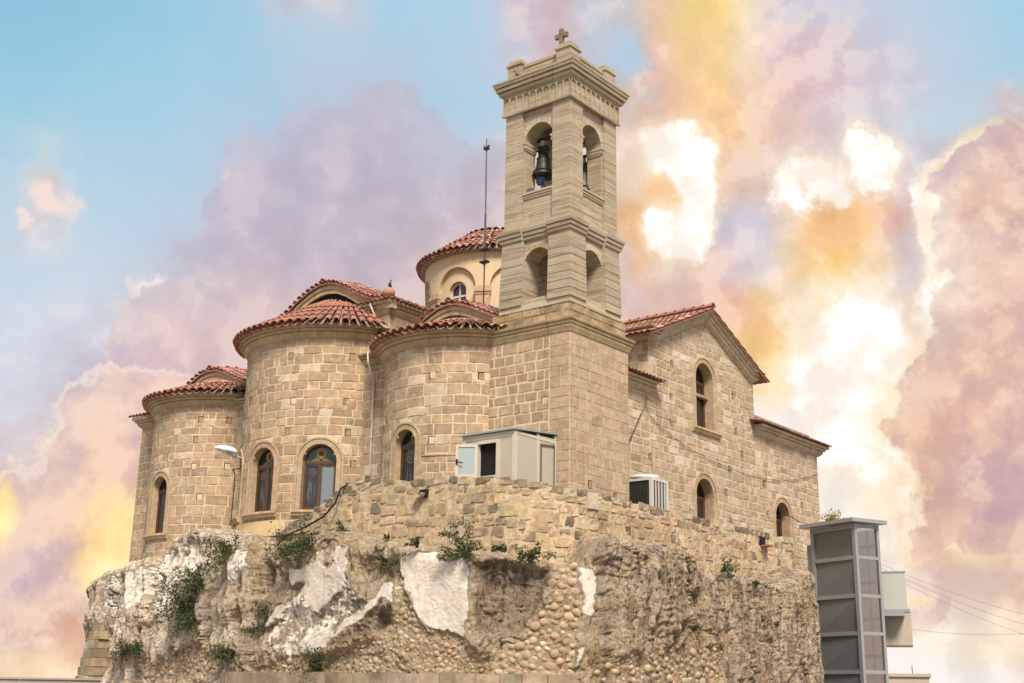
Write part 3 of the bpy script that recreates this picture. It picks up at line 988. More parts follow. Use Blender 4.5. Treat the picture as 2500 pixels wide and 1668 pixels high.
# ------------------------------------------------------------------ church
church = thing('church', 'sandstone Byzantine church with three round apses and red tiled roofs on the rock', 'church', (5, 11, 5))
STONE = (0.390, 0.280, 0.178)
LIGHT = (0.53, 0.42, 0.30)
MORT = (0.57, 0.46, 0.325)
stuff_blocks = MB()
block_jobs = []      # (score, mf, rect, proud, tint, ku, parent)


def nrm_at(mf, u, v):
    a = np.array(mf(u, v, 0.0))
    c = np.array(mf(u, v, 1.0))
    return c - a


def tint_stone(r=rnd):
    x = r.random()
    if x < 0.06:
        return vary((0.50, 0.395, 0.28), 0.08)
    if x < 0.16:
        return vary((0.32, 0.235, 0.155), 0.08)
    return vary(STONE, 0.13, 0.05)


def masonry(mf, rects, parent, ku_len=0.18, proud=0.007, jit=0.012, tintf=tint_stone, bev=0.010):
    for (a, c, z, z2) in rects:
        p = mf((a + c) / 2, (z + z2) / 2, 0)
        s = seen_size(p, nrm_at(mf, (a + c) / 2, (z + z2) / 2)) * (c - a) * (z2 - z)
        ku = max(1, int(round((c - a) / ku_len))) if mf.curv else 1
        block_jobs.append((s, mf, (a, c, z, z2), proud, tintf(), ku, parent, jit, bev))


def flush_blocks(stuff_parent, mat, limit=300, stuff_name='stone_block'):
    block_jobs.sort(key=lambda t: -t[0])
    st = MB()
    for i, (s, mf, q, proud, tint, ku, parent, jit, bev) in enumerate(block_jobs):
        V, F = block(mf, *q, proud, bev, ku, jit)
        if i < limit:
            MB().add(V, F, tint).build('stone_block', mat, parent)
        else:
            st.add(V, F, tint)
    if st.v:
        o = st.build(stuff_name, mat, stuff_parent)
        o['kind'] = 'stuff'
    block_jobs.clear()


def window(mf, o, parent, depth=0.32, two=True, transom=None, saint=None, surround=True, sill=True, pane='dark_glass', sillw=0.24, ringw=0.23, right_pane=None):
    """arched window with moulded surround, sill, wooden frame, panes"""
    tr = transom if transom is not None else o.zs - 0.02
    c0 = np.array(mf(o.uc, o.zs, 0.0))
    nn = nrm_at(mf, o.uc, o.zs)
    tt = np.array(mf(o.uc + 0.01, o.zs, 0)) - c0
    tt /= np.linalg.norm(tt)

    def lf(a, z, d=0.0):
        p = c0 + tt * (a - o.uc) + nn * d
        return (p[0], p[1], z)
    lf.curv = False
    # wooden frame = the part that carries everything else
    fr = MB()
    ring(fr, lf, Opening(o.uc, o.hw - 0.001, o.z0, o.zs), [(0.0, -depth), (0.0, -depth + 0.07), (-0.055, -depth + 0.07), (-0.055, -depth + 0.01)], n=16)

    def bar(a0, a1, z0, z1, d0=-depth + 0.005, d1=-depth + 0.075, mb=fr):
        mb.box((a0, z0, d0), (a1, z1, d1), frame=lambda a, z, d: lf(a, z, d))
    bar(o.uc - o.hw, o.uc + o.hw, tr - 0.045, tr + 0.045)
    bar(o.uc - o.hw, o.uc + o.hw, o.z0, o.z0 + 0.06)
    win = fr.build('window', 'brown_wood', parent)
    cols = [(o.uc - o.hw + 0.05, o.uc), (o.uc, o.uc + o.hw - 0.05)] if two else [(o.uc - o.hw + 0.05, o.uc + o.hw - 0.05)]
    for i, (a, c) in enumerate(cols):
        sh = MB()
        w = 0.055
        z0, z1 = o.z0 + 0.06, tr - 0.045
        for q in ((a, a + w, z0, z1), (c - w, c, z0, z1), (a + w, c - w, z0, z0 + w), (a + w, c - w, z1 - w, z1)):
            bar(*q, d0=-depth + 0.01, d1=-depth + 0.06, mb=sh)
        sh.build('sash', 'brown_wood', win)
        pn = MB()
        bar(a + w - 0.005, c - w + 0.005, z0 + w - 0.005, z1 - w + 0.005, -depth + 0.012, -depth + 0.024, pn)
        pn.build('pane', right_pane if (right_pane and i == len(cols) - 1) else pane, win)
    # fanlight pane
    fp = MB()
    hw = o.hw - 0.03
    pts = [lf(o.uc + hw * math.cos(PI * k / 14), max(tr + 0.04, o.zs + hw * math.sin(PI * k / 14)), -depth + 0.02) for k in range(15)]
    fp.add(pts, [tuple(range(15))])
    fp.build('fanlight', pane, win)
    back = MB()
    back.add([lf(o.uc - o.hw - .3, o.z0 - .2, -depth - 0.25), lf(o.uc + o.hw + .3, o.z0 - .2, -depth - 0.25), lf(o.uc + o.hw + .3, o.zs + o.hw + .2, -depth - 0.25), lf(o.uc - o.hw - .3, o.zs + o.hw + .2, -depth - 0.25)], [(0, 1, 2, 3)])
    back.build('dark_room', 'dark_interior', win)
    rv = MB()
    reveal(rv, mf, o, depth - 0.02, vary(STONE, 0.02))
    rv.build('reveal', 'ashlar', win)
    if surround:
        L = o.outline(14)
        prof = [(-0.001, -0.03), (-0.001, 0.022), (ringw * 0.62, 0.028), (ringw * 0.66, 0.012), (ringw * 0.72, 0.05), (ringw, 0.045), (ringw + 0.01, -0.02)]
        sm = MB()
        ring(sm, mf, o, prof, vary((0.41, 0.305, 0.19), 0.03), n=18)
        sm.build('surround', 'ashlar', win)
    if sill:
        sl = MB()
        n = 8
        a0, a1 = o.uc - o.hw - sillw, o.uc + o.hw + sillw
        prof = [(-0.06, 0.0), (0.14, 0.0), (0.15, -0.07), (0.11, -0.09), (0.09, -0.17), (0.03, -0.21), (-0.06, -0.21)]
        base = len(sl.v)
        for k in range(n + 1):
            u = a0 + (a1 - a0) * k / n
            for (d, z) in prof:
                sl.v.append(mf(u, o.z0 + z - 0.002, d)); sl.c.append((0.42, 0.31, 0.19))
        m_ = len(prof)
        for k in range(n):
            for q in range(m_):
                q2 = (q + 1) % m_
                sl.f.append((base + k * m_ + q, base + (k + 1) * m_ + q, base + (k + 1) * m_ + q2, base + k * m_ + q2))
        sl.f.append(tuple(base + q for q in range(m_)))
        sl.f.append(tuple(base + n * m_ + q for q in reversed(range(m_))))
        sl.build('sill', 'ashlar', win)
    if saint:
        d = -depth + 0.026

        def disc(mb, a, z, r, d, n=16, hole=0.0):
            if hole:
                vs = [lf(a + r * math.cos(2 * PI * k / n), z + r * math.sin(2 * PI * k / n), d) for k in range(n)]
                vs += [lf(a + hole * math.cos(2 * PI * k / n), z + hole * math.sin(2 * PI * k / n), d) for k in range(n)]
                mb.add(vs, [(k, (k + 1) % n, n + (k + 1) % n, n + k) for k in range(n)])
            else:
                mb.add([lf(a + r * math.cos(2 * PI * k / n), z + r * math.sin(2 * PI * k / n), d) for k in range(n)], [tuple(range(n))])
        if saint.get('fan'):
            h = MB()
            hz = tr + 0.04 + (o.hw - 0.05) * 0.52
            disc(h, o.uc + saint.get('du', 0), hz, o.hw * 0.30, d, hole=o.hw * 0.16)
            h.build('halo', 'saint_yellow', win)
            bd = MB()
            disc(bd, o.uc + saint.get('du', 0), hz - 0.01, o.hw * 0.15, d + 0.002)
            bd.build('painted_head', 'saint_skin', win)
            wg = MB()
            for s in (-1, 1):
                wg.add([lf(o.uc + s * o.hw * 0.12, hz - o.hw * 0.16, d), lf(o.uc + s * o.hw * 0.62, tr + 0.05, d), lf(o.uc + s * o.hw * 0.05, tr + 0.05, d)], [(0, 1, 2)])
            wg.build('painted_shoulders', 'saint_line', win)
        for (a, c) in (cols[:1] if saint.get('left_only') else cols):
            mid = (a + c) / 2
            H = tr - o.z0
            wd = (c - a) * 0.30
            zt = o.z0 + H * 0.80
            rb = MB()
            rb.add([lf(mid - wd * .45, zt - .10, d), lf(mid + wd * .45, zt - .10, d), lf(mid + wd, zt - H * .25, d), lf(mid + wd * .8, o.z0 + .22, d), lf(mid - wd * .8, o.z0 + .22, d), lf(mid - wd, zt - H * .25, d)], [(0, 1, 2, 3, 4, 5)])
            rb.build('painted_robe', 'saint_robe', win)
            hd = MB()
            disc(hd, mid, zt, wd * 0.42, d + 0.003)
            hd.build('painted_head', 'saint_skin', win)
            ln = MB()
            disc(ln, mid, zt, wd * 0.80, d + 0.004, hole=wd * 0.68)
            rr = random.Random(int(o.uc * 100) + 5)
            for k in range(9):
                x0 = mid + wd * rr.uniform(-.8, .8)
                zz = zt - H * rr.uniform(.12, .3)
                x1 = x0 + wd * rr.uniform(-.35, .35)
                z1 = max(zz - H * rr.uniform(.2, .45), o.z0 + .15)
                ln.add([lf(x0, zz, d + .004), lf(x0 + .012, zz, d + .004), lf(x1 + .016, z1, d + .004), lf(x1, z1, d + .004)], [(0, 1, 2, 3)])
            ln.build('lead_lines', 'saint_line', win)
    return win


# ---- tiles
def tile_mesh(L, w0, w1, h0, h1, th=0.014, n=6, name='roof_tile', convex=True):
    """half-round clay tile running along +x from the top (x=0) to its lower lip (x=L)"""
    mb = MB()
    sg = 1 if convex else -1
    rows = []
    for (x, w, h) in ((0, w0, h0), (L, w1, h1)):
        for t in (0, th):
            row = []
            for k in range(n + 1):
                a = PI * k / n
                row.append((x, -math.cos(a) * (w / 2 - (t if convex else 0) * 1.0), sg * math.sin(a) * (h - t)))
            rows.append(row)
    V = [p for r in rows for p in r]
    m_ = n + 1
    F = []
    for k in range(n):
        o0, i0, o1, i1 = k, m_ + k, 2 * m_ + k, 3 * m_ + k
        F += [(o0, o1, o1 + 1, o0 + 1), (i0, i0 + 1, i1 + 1, i1), (o1, i1, i1 + 1, o1 + 1)]
    F += [(0, m_, 3 * m_, 2 * m_), (m_ - 1, 3 * m_ - 1, 4 * m_ - 1, 2 * m_ - 1)]
    mb.add(V, F)
    return mb


TILE_T = (0.305, 0.142, 0.103)


def tile_tint(r=rnd):
    x = r.random()
    if x < 0.12:
        return vary((0.24, 0.105, 0.072), 0.15)
    if x < 0.40:
        return vary((0.43, 0.245, 0.185), 0.12)
    return vary(TILE_T, 0.14, 0.06)


def basis(p, down, nrm):
    """matrix taking x->down slope, z->normal"""
    x = Vector(down).normalized()
    z = Vector(nrm)
    z = (z - x * z.dot(x)).normalized()
    y = z.cross(x)
    return Matrix(((x[0], y[0], z[0], p[0]), (x[1], y[1], z[1], p[1]), (x[2], y[2], z[2], p[2]), (0, 0, 0, 1)))


_tile_cache = {}


def shared_tile(key, maker):
    if key not in _tile_cache:
        mbs = maker()
        mbs.c = [TILE_T] * len(mbs.v)
        _tile_cache[key] = mbs.mesh('roof_tile', 'terracotta', smooth=True)
    return _tile_cache[key]


stuff_tiles = MB()


def cone_tiles(cx, cy, Re, ze, Rt, zt, a0, a1, parent, individual, pitch=0.30, rows=5, sag=0.0, objs=True):
    """radial clay tiles on a cone between the eave ring (Re, ze) and the top ring (Rt, zt)"""
    ncol = int(round((a1 - a0) * Re / pitch))
    slope = math.hypot(Re - Rt, zt - ze)
    Lr = slope / rows
    for i in range(ncol + 1):
        for half in (0, 1):                     # 0: cover (convex), 1: pan (concave)
            a = a0 + (a1 - a0) * (i + 0.5 * half) / ncol
            if half and i == ncol:
                continue
            for k in range(rows):
                t0, t1 = k / rows, (k + 1.18) / rows        # from top
                if k == rows - 1:
                    t1 = 1.03

                def pt(t):
                    R = Rt + (Re - Rt) * t
                    z = zt + (ze - zt) * t + sag * math.sin(PI * min(t, 1))
                    return R, z
                Ra, za = pt(t0)
                Rb, zb = pt(t1)
                wa = pitch * Ra / Re
                if half and k < rows - 2:
                    continue
                if (not half) and wa < 0.11 and i % 2:
                    continue
                wa = max(0.10, min(0.26, wa * (1 if wa > 0.12 else 2) * 0.86))
                wb = max(0.12, min(0.26, pitch * Rb / Re * 0.86 if Rb > 1.1 else wa * 1.1))
                ca, sa = math.cos(a + rnd.uniform(-.008, .008)), math.sin(a)
                lift0, lift1 = (0.03, 0.075) if not half else (0.02, 0.06)
                p0 = Vector((cx + Ra * ca, cy + Ra * sa, za + lift0))
                p1 = Vector((cx + Rb * ca, cy + Rb * sa, zb + lift1))
                dn = p1 - p0
                nr = Vector((ca * (zt - ze), sa * (zt - ze), (Re - Rt)))
                L = dn.length
                key = (round(L, 2), round(wa, 2), round(wb, 2), half)

                def maker(L=L, wa=wa, wb=wb, half=half):
                    return tile_mesh(L, wa * 0.92, wb, wa * 0.42, wb * 0.46, convex=not half)
                M = basis(p0, dn, nr)
                if individual and (not half or k == rows - 1):
                    o = bpy.data.objects.new('roof_tile', shared_tile(key, maker))
                    COL.objects.link(o)
                    o.parent = parent
                    o.matrix_basis = M
                else:
                    mb = maker()
                    stuff_tiles.add([M @ Vector(v) for v in mb.v], mb.f, tile_tint())


def apse(c, Rw, z0, zc0, zc1, half_ang, ops, individual, roof_top, ncourse, parent=church, plaster=None):
    cx, cy = c
    mf = cyl(cx, cy, Rw)
    U = half_ang * Rw
    core = MB()
    wall_surface(core, mf, -U, U, z0, zc0 + 0.02, ops, du=0.2, tint=MORT, d=-0.004)
    wl = core.build('apse_wall', 'mortar', parent, smooth=False)
    hs = [rnd.uniform(0.25, 0.37) for _ in range(60)]
    rects = lay(-U, U, plaster if plaster else z0, zc0, lambda i: hs[i], ops, 0.50, 0.027, grow=0.15, lenvar=0.6)
    masonry(mf, rects, wl)
    # cornice
    out = 0.34
    cornice(cornice_prof(zc0, zc1, out), frames_arc(cx, cy, Rw, PI - half_ang, PI + half_ang, 48), parent, piece=0.75)
    # roof bed and tiles
    Re, ze = Rw + out + 0.10, zc1 + 0.03
    Rt, zt = roof_top
    bed = MB()
    fr = [(Rt, zt), (Re - 0.08, ze), (Re - 0.10, zc1 + 0.002), (Rw - 0.1, zc1 + 0.002)]
    n = 40
    ha = half_ang + 0.12
    for k in range(n + 1):
        a = PI - ha + 2 * ha * k / n
        for (r, z) in fr:
            bed.v.append((cx + r * math.cos(a), cy + r * math.sin(a), z)); bed.c.append(None)
    for k in range(n):
        for q in range(3):
            bed.f.append((k * 4 + q, k * 4 + q + 1, (k + 1) * 4 + q + 1, (k + 1) * 4 + q))
    rf = bed.build('apse_roof', 'roof_mortar', parent)
    cone_tiles(cx, cy, Re, ze, Rt, zt, PI - half_ang - 0.02, PI + half_ang + 0.02, rf, individual)
    return mf, wl, rf


# openings (u = arc length, positive to the south)
opS = Opening((-0.16), 0.44, 6.95, 8.72)
opN = Opening(-0.22, 0.46, 6.76, 8.36)
opC0 = Opening(-0.05, 0.56, 7.03, 8.60)
opC1 = Opening(R_(36.5) * 3.30, 0.55, 7.03, 8.62)
opC2 = Opening(-R_(36.5) * 3.30, 0.55, 7.03, 8.62)

mfS, wS, rS = apse((1.52, 5.14), 2.66, 5.2, 11.65, 12.05, R_(60), [opS], False, (0.75, 13.02), 20)
mfC, wC, rC = apse((1.66, 11.12), 3.30, 4.9, 12.70, 13.10, R_(64), [opC0, opC1, opC2], True, (0.90, 14.80), 24, plaster=6.72)
mfN, wN, rN = apse((1.52, 16.95), 2.76, 4.9, 11.27, 11.66, R_(62), [opN], False, (0.75, 12.72), 20)
window(mfS, opS, church, two=False, saint=dict(fan=True, du=0.1), sill=False)
window(mfC, opC0, church, saint=dict(fan=True))
window(mfC, opC1, church, saint=dict(fan=True, left_only=True), right_pane='pale_glass')
window(mfC, opC2, church, saint=dict(fan=True))
window(mfN, opN, church, two=False, saint=dict(fan=False))
# yellow rendered base of the middle apse
pb = MB()
wall_surface(pb, cyl(1.66, 11.12, 3.30), -2.9, 0.86, 4.8, 6.74, du=0.2, d=0.03)
pb.build('plaster_base', 'yellow_plaster', church)
pb = MB()
for (u0, u1) in ((1.05, 3.1),):
    for rc in lay(u0, u1, 5.6, 6.72, lambda i: 0.34, (), 0.55, 0.026):
        block_jobs.append((0, mfC, rc, 0.006, tint_stone(), 3, wC, 0.006, 0.014))
# small scrolled bracket at the foot of the apse
br = MB()
br.lathe([(0.03, 0), (0.10, 0.10), (0.17, 0.26), (0.20, 0.30), (0.20, 0.42), (0.15, 0.45)], (-0.95, 13.25, 6.35), 12, (0.40, 0.30, 0.185))
br.build('bracket', 'ashlar', church, smooth=False)

# ---- straight east walls between the apses
mE = flat((0.0, 0.0), 0, -1, -1, 0)          # u = -y, outward -x
core = MB()
wall_surface(core, mE, -20.35, -3.12, 4.9, 11.80, du=2.0, tint=MORT, d=-0.004)
we = core.build('east_wall', 'mortar', church)
for (ya, yb, zt) in ((8.30, 7.25, 11.8), (20.35, 19.0, 11.2), (14.8, 13.9, 11.2)):
    hs = [rnd.uniform(0.27, 0.36) for _ in range(40)]
    masonry(mE, lay(-ya, -yb, 5.0, zt, lambda i: hs[i], (), 0.42, 0.026), we)
cornice(cornice_prof(11.82, 12.2, 0.26), frames_poly([(0, 9.0), (0, 7.0)], ends=None) and [(0.0, 9.0, -1, 0), (0.0, 7.0, -1, 0)], church)
cornice(cornice_prof(11.16, 11.5, 0.30), [(8.0, 20.35, 0, 1), (0.0, 20.35, -1, 1), (0.0, 18.9, -1, 0)], church)
cornice(cornice_prof(11.16, 11.5, 0.26), [(0.0, 15.2, -1, 0), (0.0, 13.6, -1, 0)], church)
# north wall (turns away from view)
mN = flat((0.0, 20.35), -1, 0, 0, 1)
core = MB()
wall_surface(core, mN, -19.45, 0, 4.9, 11.3, du=4, tint=MORT)
core.build('north_wall', 'mortar', church)
# lean-to tile strip on the north corner
for k in range(9):
    y = 20.70 - 0.22 * k
    mbt = tile_mesh(0.5, 0.16, 0.2, 0.07, 0.09)
    M = basis(Vector((0.12, y, 11.72)), Vector((-0.47, 0, -0.14)), Vector((0, 0, 1)))
    stuff_tiles.add([M @ Vector(v) for v in mbt.v], mbt.f, tile_tint())
sl = MB()
sl.box((-0.30, 18.9, 11.505), (0.2, 20.65, 11.56))
sl.build('eave_slab', 'roof_mortar', church)
# roof slabs over the low roofs so nothing is open from above
rs = MB()
rs.box((0.3, 1.6, 11.9), (19.3, 20.2, 12.0))
rs.build('roof_deck', 'roof_mortar', church)


# ---- vaulted upper bays
def bay(y0, y1, zwall, arch, x0, x1, recess_z, ridge_tiles, zc=None, corner=False, rise=0.22):
    """block with a curved (arched) gable to the east and a tiled barrel roof"""
    mfe = flat((x0 + 0.2, 0.0), 0, -1, -1, 0)
    ys = [p[0] for p in arch]
    zs = [p[1] for p in arch]

    def za(y):
        return float(np.interp(y, ys, zs))
    core = MB()
    wall_surface(core, mfe, -y1, -y0, 11.4, lambda u: za(-u) - 0.05, du=0.15, tint=(0.44, 0.33, 0.2))
    core.add([(x0 + .2, y0, 11.4), (x1, y0, 11.4), (x1, y0, zwall), (x0 + .2, y0, zwall)], [(0, 1, 2, 3)], MORT)
    core.add([(x0 + .2, y1, 11.4), (x1, y1, 11.4), (x1, y1, zwall), (x0 + .2, y1, zwall)], [(3, 2, 1, 0)], MORT)
    w = core.build('gable_wall', 'mortar', church)
    # archivolt stones under the tiles
    n = 30
    P = [(ys[0] + (ys[-1] - ys[0]) * k / n) for k in range(n + 1)]
    step = 3
    for k in range(0, n, step):
        av = MB()
        q = P[k:k + step + 1]
        V = []
        for y in q:
            z = za(y)
            for (x, dz) in ((x0, 0.0), (x0, -0.13), (x0 + 0.05, -0.16), (x0 + 0.05, -0.30), (x0 + 0.3, -0.30), (x0 + 0.3, 0.0)):
                V.append((x, y, z + dz))
        m_ = 6
        F = []
        for i in range(len(q) - 1):
            for j in range(m_):
                F.append((i * m_ + j, i * m_ + (j + 1) % m_, (i + 1) * m_ + (j + 1) % m_, (i + 1) * m_ + j))
        F += [tuple(reversed(range(m_))), tuple((len(q) - 1) * m_ + j for j in range(m_))]
        av.add(V, F, vary((0.43, 0.33, 0.195), 0.08))
        av.build('arch_stone', 'ashlar', w)
    # barrel roof: ribbed sheet
    rf = MB()
    cols = int((ys[-1] - ys[0]) / 0.055)
    xs = [x0 - 0.07, x0 + 0.25, x0 + 0.6, x0 + 1.2, x0 + 2.2, x1]
    ymid = (ys[0] + ys[-1]) / 2

    def surf(x, y):
        wgt = max(0.0, 1 - ((y - ymid) / (0.5 * (ys[-1] - ys[0]))) ** 2)
        t = min(1.0, max(0.0, (x - x0) / 1.2))
        return za(y) + rise * wgt * t * t * (3 - 2 * t)
    for i, x in enumerate(xs):
        for k in range(cols + 1):
            y = ys[0] + (ys[-1] - ys[0]) * k / cols
            rib = 0.035 * (k % 4 in (1, 2))
            rf.v.append((x, y, surf(x, y) + 0.055 + rib)); rf.c.append(tile_tint())
    nc = cols + 1
    for i in range(len(xs) - 1):
        for k in range(cols):
            rf.f.append((i * nc + k, i * nc + k + 1, (i + 1) * nc + k + 1, (i + 1) * nc + k))
    # front lip
    o = len(rf.v)
    for k in range(nc):
        p = rf.v[k]
        rf.v.append((p[0], p[1], za(p[1]) + 0.002)); rf.c.append(TILE_T)
    for k in range(cols):
        rf.f.append((k + 1, k, o + k, o + k + 1))
    roof = rf.build('vault_roof', 'terracotta', church)
    # tile rows crossing the vault in steps (overlaps)
    for x in np.arange(x0 + 0.30, min(x1, x0 + 4.0), 0.36):
        for k in range(0, int((ys[-1] - ys[0]) / 0.22)):
            y = ys[0] + 0.11 + 0.22 * k
            s = (surf(x, y + .1) - surf(x, y - .1)) / .2
            p = Vector((x, y, surf(x, y) + 0.085))
            nr = Vector((0, -s, 1))
            mbt = tile_mesh(0.42, 0.15, 0.18, 0.05, 0.065, n=4)
            M = basis(p, Vector((-0.42, 0, surf(x - 0.42, y) - surf(x, y) + 0.03)), nr)
            stuff_tiles.add([M @ Vector(v) for v in mbt.v], mbt.f, tile_tint())
    # ridge tiles
    for (x, y, z, L) in ridge_tiles:
        key = ('ridge', round(L, 2))
        me = shared_tile(key, lambda L=L: tile_mesh(L, 0.24, 0.30, 0.13, 0.17, th=0.02, n=8))
        o = bpy.data.objects.new('ridge_tile', me)
        COL.objects.link(o)
        o.parent = roof
        zz = surf(x, y)
        o.matrix_basis = basis(Vector((x + L, y, surf(x + L, y) + 0.06 + z)), Vector((-L, 0, surf(x, y) - surf(x + L, y) + 0.03)), Vector((0, 0, 1)))
    return w, roof, za


archC = [(7.75, 14.22), (8.4, 14.26), (8.9, 14.42), (9.5, 14.72), (9.9, 14.97), (10.4, 15.2), (10.8, 15.29), (11.2, 15.30), (11.7, 15.18), (12.3, 14.92), (12.9, 14.55), (13.4, 14.33), (14.4, 14.22)]
archS = [(2.6, 12.55), (3.2, 12.72), (3.75, 12.98), (4.3, 13.25), (4.75, 13.41), (5.13, 13.46), (5.55, 13.40), (6.0, 13.22), (6.5, 12.92), (7.1, 12.6), (7.9, 12.35)]
archN = [(14.2, 12.15), (15.0, 12.3), (15.6, 12.55), (16.2, 12.84), (16.7, 13.0), (17.1, 13.03), (17.6, 12.97), (18.1, 12.75), (18.6, 12.45), (19.2, 12.15), (20.0, 11.95)]
rid = [(0.42 + 0.42 * k, 0, 0) for k in range(7)]
wbC, rfC, zaC = bay(8.0, 14.2, 13.76, archC, 0.5, 6.5, 13.5, [(x, 11.1, 0.02, 0.46) for x, _, _ in rid])
wbS, rfS, zaS = bay(2.6, 7.9, 12.5, archS, 0.5, 6.5, 12.9, [(x, 5.13, 0.02, 0.46) for x, _, _ in rid])
wbN, rfN, zaN = bay(14.2, 20.0, 12.0, archN, 0.5, 6.5, 12.6, [(x, 17.1, 0.02, 0.46) for x, _, _ in rid])
# near-black sheet in the gap between the middle apse roof and its arch, mortar fillets
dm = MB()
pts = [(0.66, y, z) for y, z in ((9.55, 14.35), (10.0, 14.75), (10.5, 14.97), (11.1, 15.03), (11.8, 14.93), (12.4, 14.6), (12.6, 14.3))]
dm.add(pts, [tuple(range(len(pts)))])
dm.build('gap_sheet', 'black_sheet', church)
# masonry of the middle bay corner
mCe = flat((0.7, 0.0), 0, -1, -1, 0)
mCs = flat((0.0, 8.0), 1, 0, 0, -1)
masonry(mCe, lay(-9.6, -8.0, 12.0, 13.76, lambda i: 0.34, (), 0.55, 0.024), wbC)
masonry(mCs, lay(0.7, 6.5, 12.0, 13.76, lambda i: 0.34, (), 0.6, 0.024), wbC)
mSe = flat((0.7, 0.0), 0, -1, -1, 0)
masonry(mSe, lay(-7.6, -3.0, 12.25, 13.3, lambda i: 0.3, (), 0.5, 0.024, zt=lambda u: zaS(-u) - 0.2), wbS)
cornice(cornice_prof(13.76, 14.2, 0.24), [(0.7, 9.3, -1, 0), (0.7, 8.0, -1, -1), (6.5, 8.0, 0, -1)], church)
# thin tiles along that eave + clay ball on the corner
for k in range(26):
    x = 0.55 + 0.22 * k
    mbt = tile_mesh(0.42, 0.15, 0.18, 0.05, 0.06, n=4)
    M = basis(Vector((x, 8.05, 14.27)), Vector((0, -0.36, -0.05)), Vector((0, 0, 1)))
    stuff_tiles.add([M @ Vector(v) for v in mbt.v], mbt.f, tile_tint())
for k in range(6):
    y = 9.0 - 0.22 * k
    mbt = tile_mesh(0.36, 0.15, 0.18, 0.05, 0.06, n=4)
    M = basis(Vector((0.70, y, 14.26)), Vector((-0.29, 0, -0.03)), Vector((0, 0, 1)))
    stuff_tiles.add([M @ Vector(v) for v in mbt.v], mbt.f, tile_tint())
bl = MB()
bl.lathe([(0.10, 0), (0.12, 0.03), (0.20, 0.10), (0.225, 0.2), (0.18, 0.30), (0.10, 0.36), (0.03, 0.38)], (0.50, 7.86, 14.24), 14, (0.42, 0.22, 0.15))
bl.build('corner_ball', 'terracotta', church, smooth=True)

# ---- south wall with transept gable
YS = 1.4
mW = flat((0.0, YS), 1, 0, 0, -1)
opU = Opening(10.22, 0.62, 10.66, 12.48)
opL1 = Opening(10.05, 0.60, 6.5, 8.28)
opL2 = Opening(16.05, 0.60, 6.5, 8.20)


def ztop_s(u):
    if 6.5 <= u <= 14.0:
        return 13.25 + max(0, 1.75 * (1 - abs(u - 10.27) / 3.75))
    return 11.2


core = MB()
wall_surface(core, mW, 2.6, 6.5, 4.6, 11.3, (), du=1, tint=MORT, d=-0.004)
wall_surface(core, mW, 6.5, 14.0, 4.6, ztop_s, (opU, opL1), du=0.25, tint=MORT, d=-0.004)
wall_surface(core, mW, 14.0, 19.45, 4.6, 11.3, (opL2,), du=1, tint=MORT, d=-0.004)
core.add([(6.5, YS, 11.0), (6.5, 8, 11.0), (6.5, 8, 13.3), (6.5, YS, 13.3)], [(3, 2, 1, 0)], MORT)
core.add([(14.0, YS, 11.0), (14.0, 8, 11.0), (14.0, 8, 13.3), (14.0, YS, 13.3)], [(0, 1, 2, 3)], MORT)
core.add([(19.45, YS, 4.6), (19.45, 20.35, 4.6), (19.45, 20.35, 11.3), (19.45, YS, 11.3)], [(0, 1, 2, 3)], MORT)
ws = core.build('south_wall', 'mortar', church)


def tint_south(r=rnd):  # base lighter than tint_stone: haze glow on this wall painted in
    x = r.random()
    if x < 0.10:
        return vary((0.54, 0.44, 0.335), 0.08)
    return vary((0.420, 0.315, 0.212), 0.13, 0.05)


hs = [rnd.uniform(0.25, 0.32) for _ in range(60)]
masonry(mW, lay(2.6, 6.5, 4.8, 11.2, lambda i: hs[i], (), 0.50, 0.04), ws, tintf=tint_south)
masonry(mW, lay(6.5, 14.0, 4.8, 15.0, lambda i: hs[i], (opU, opL1), 0.50, 0.04, zt=ztop_s, grow=0.17), ws, tintf=tint_south)
masonry(mW, lay(14.0, 19.45, 4.8, 11.2, lambda i: hs[i], (opL2,), 0.50, 0.04, grow=0.17), ws, tintf=tint_south)
mT = flat((6.5, 0.0), 0, -1, -1, 0)
masonry(mT, lay(-8, -YS, 11.8, 13.3, lambda i: 0.3, (), 0.5, 0.03), ws, tintf=tint_south)
window(mW, opU, church, depth=0.42, two=True, pane='dark_glass', sillw=0.34)
window(mW, opL1, church, depth=0.42, two=True, sill=False)
window(mW, opL2, church, depth=0.42, two=True, sill=False)
# blue-grey strip across part of the upper window
cb = MB()
cb.box((9.70, 1.79, 10.80), (9.98, 1.80, 12.3))
cb.build('window_strip', 'blue_grey_metal', church)
# aisle cornices (left stub by the tower, long one to the west)
GC = (0.46, 0.365, 0.25)
cornice(cornice_prof(11.22, 11.60, 0.36), [(2.7, YS, 0, -1), (6.58, YS, 0, -1)], church, base=GC)
cornice(cornice_prof(11.10, 11.50, 0.40), [(13.9, YS, 0, -1), (19.45, YS, 1, -1), (19.45, 9, 1, 0)], church, base=GC)
for (xa, xb, z) in ((2.9, 6.9, 11.62), (13.6, 20.0, 11.52)):
    rfm = MB()
    rfm.add([(xa, 0.95, z), (xb, 0.95, z), (xb, 4.0, z + 0.7), (xa, 4.0, z + 0.7)], [(0, 1, 2, 3)], TILE_T)
    rfm.build('aisle_roof', 'terracotta', church)
    for k in range(int((xb - xa) / 0.22)):
        for r in range(3):
            mbt = tile_mesh(0.5, 0.15, 0.18, 0.05, 0.06, n=4)
            yy = 1.42 + 0.45 * r
            M = basis(Vector((xa + 0.1 + 0.22 * k, yy, z + 0.03 + (yy - .95) * .23)), Vector((0, -0.5, -0.10)), Vector((0, 0, 1)))
            stuff_tiles.add([M @ Vector(v) for v in mbt.v], mbt.f, tile_tint())
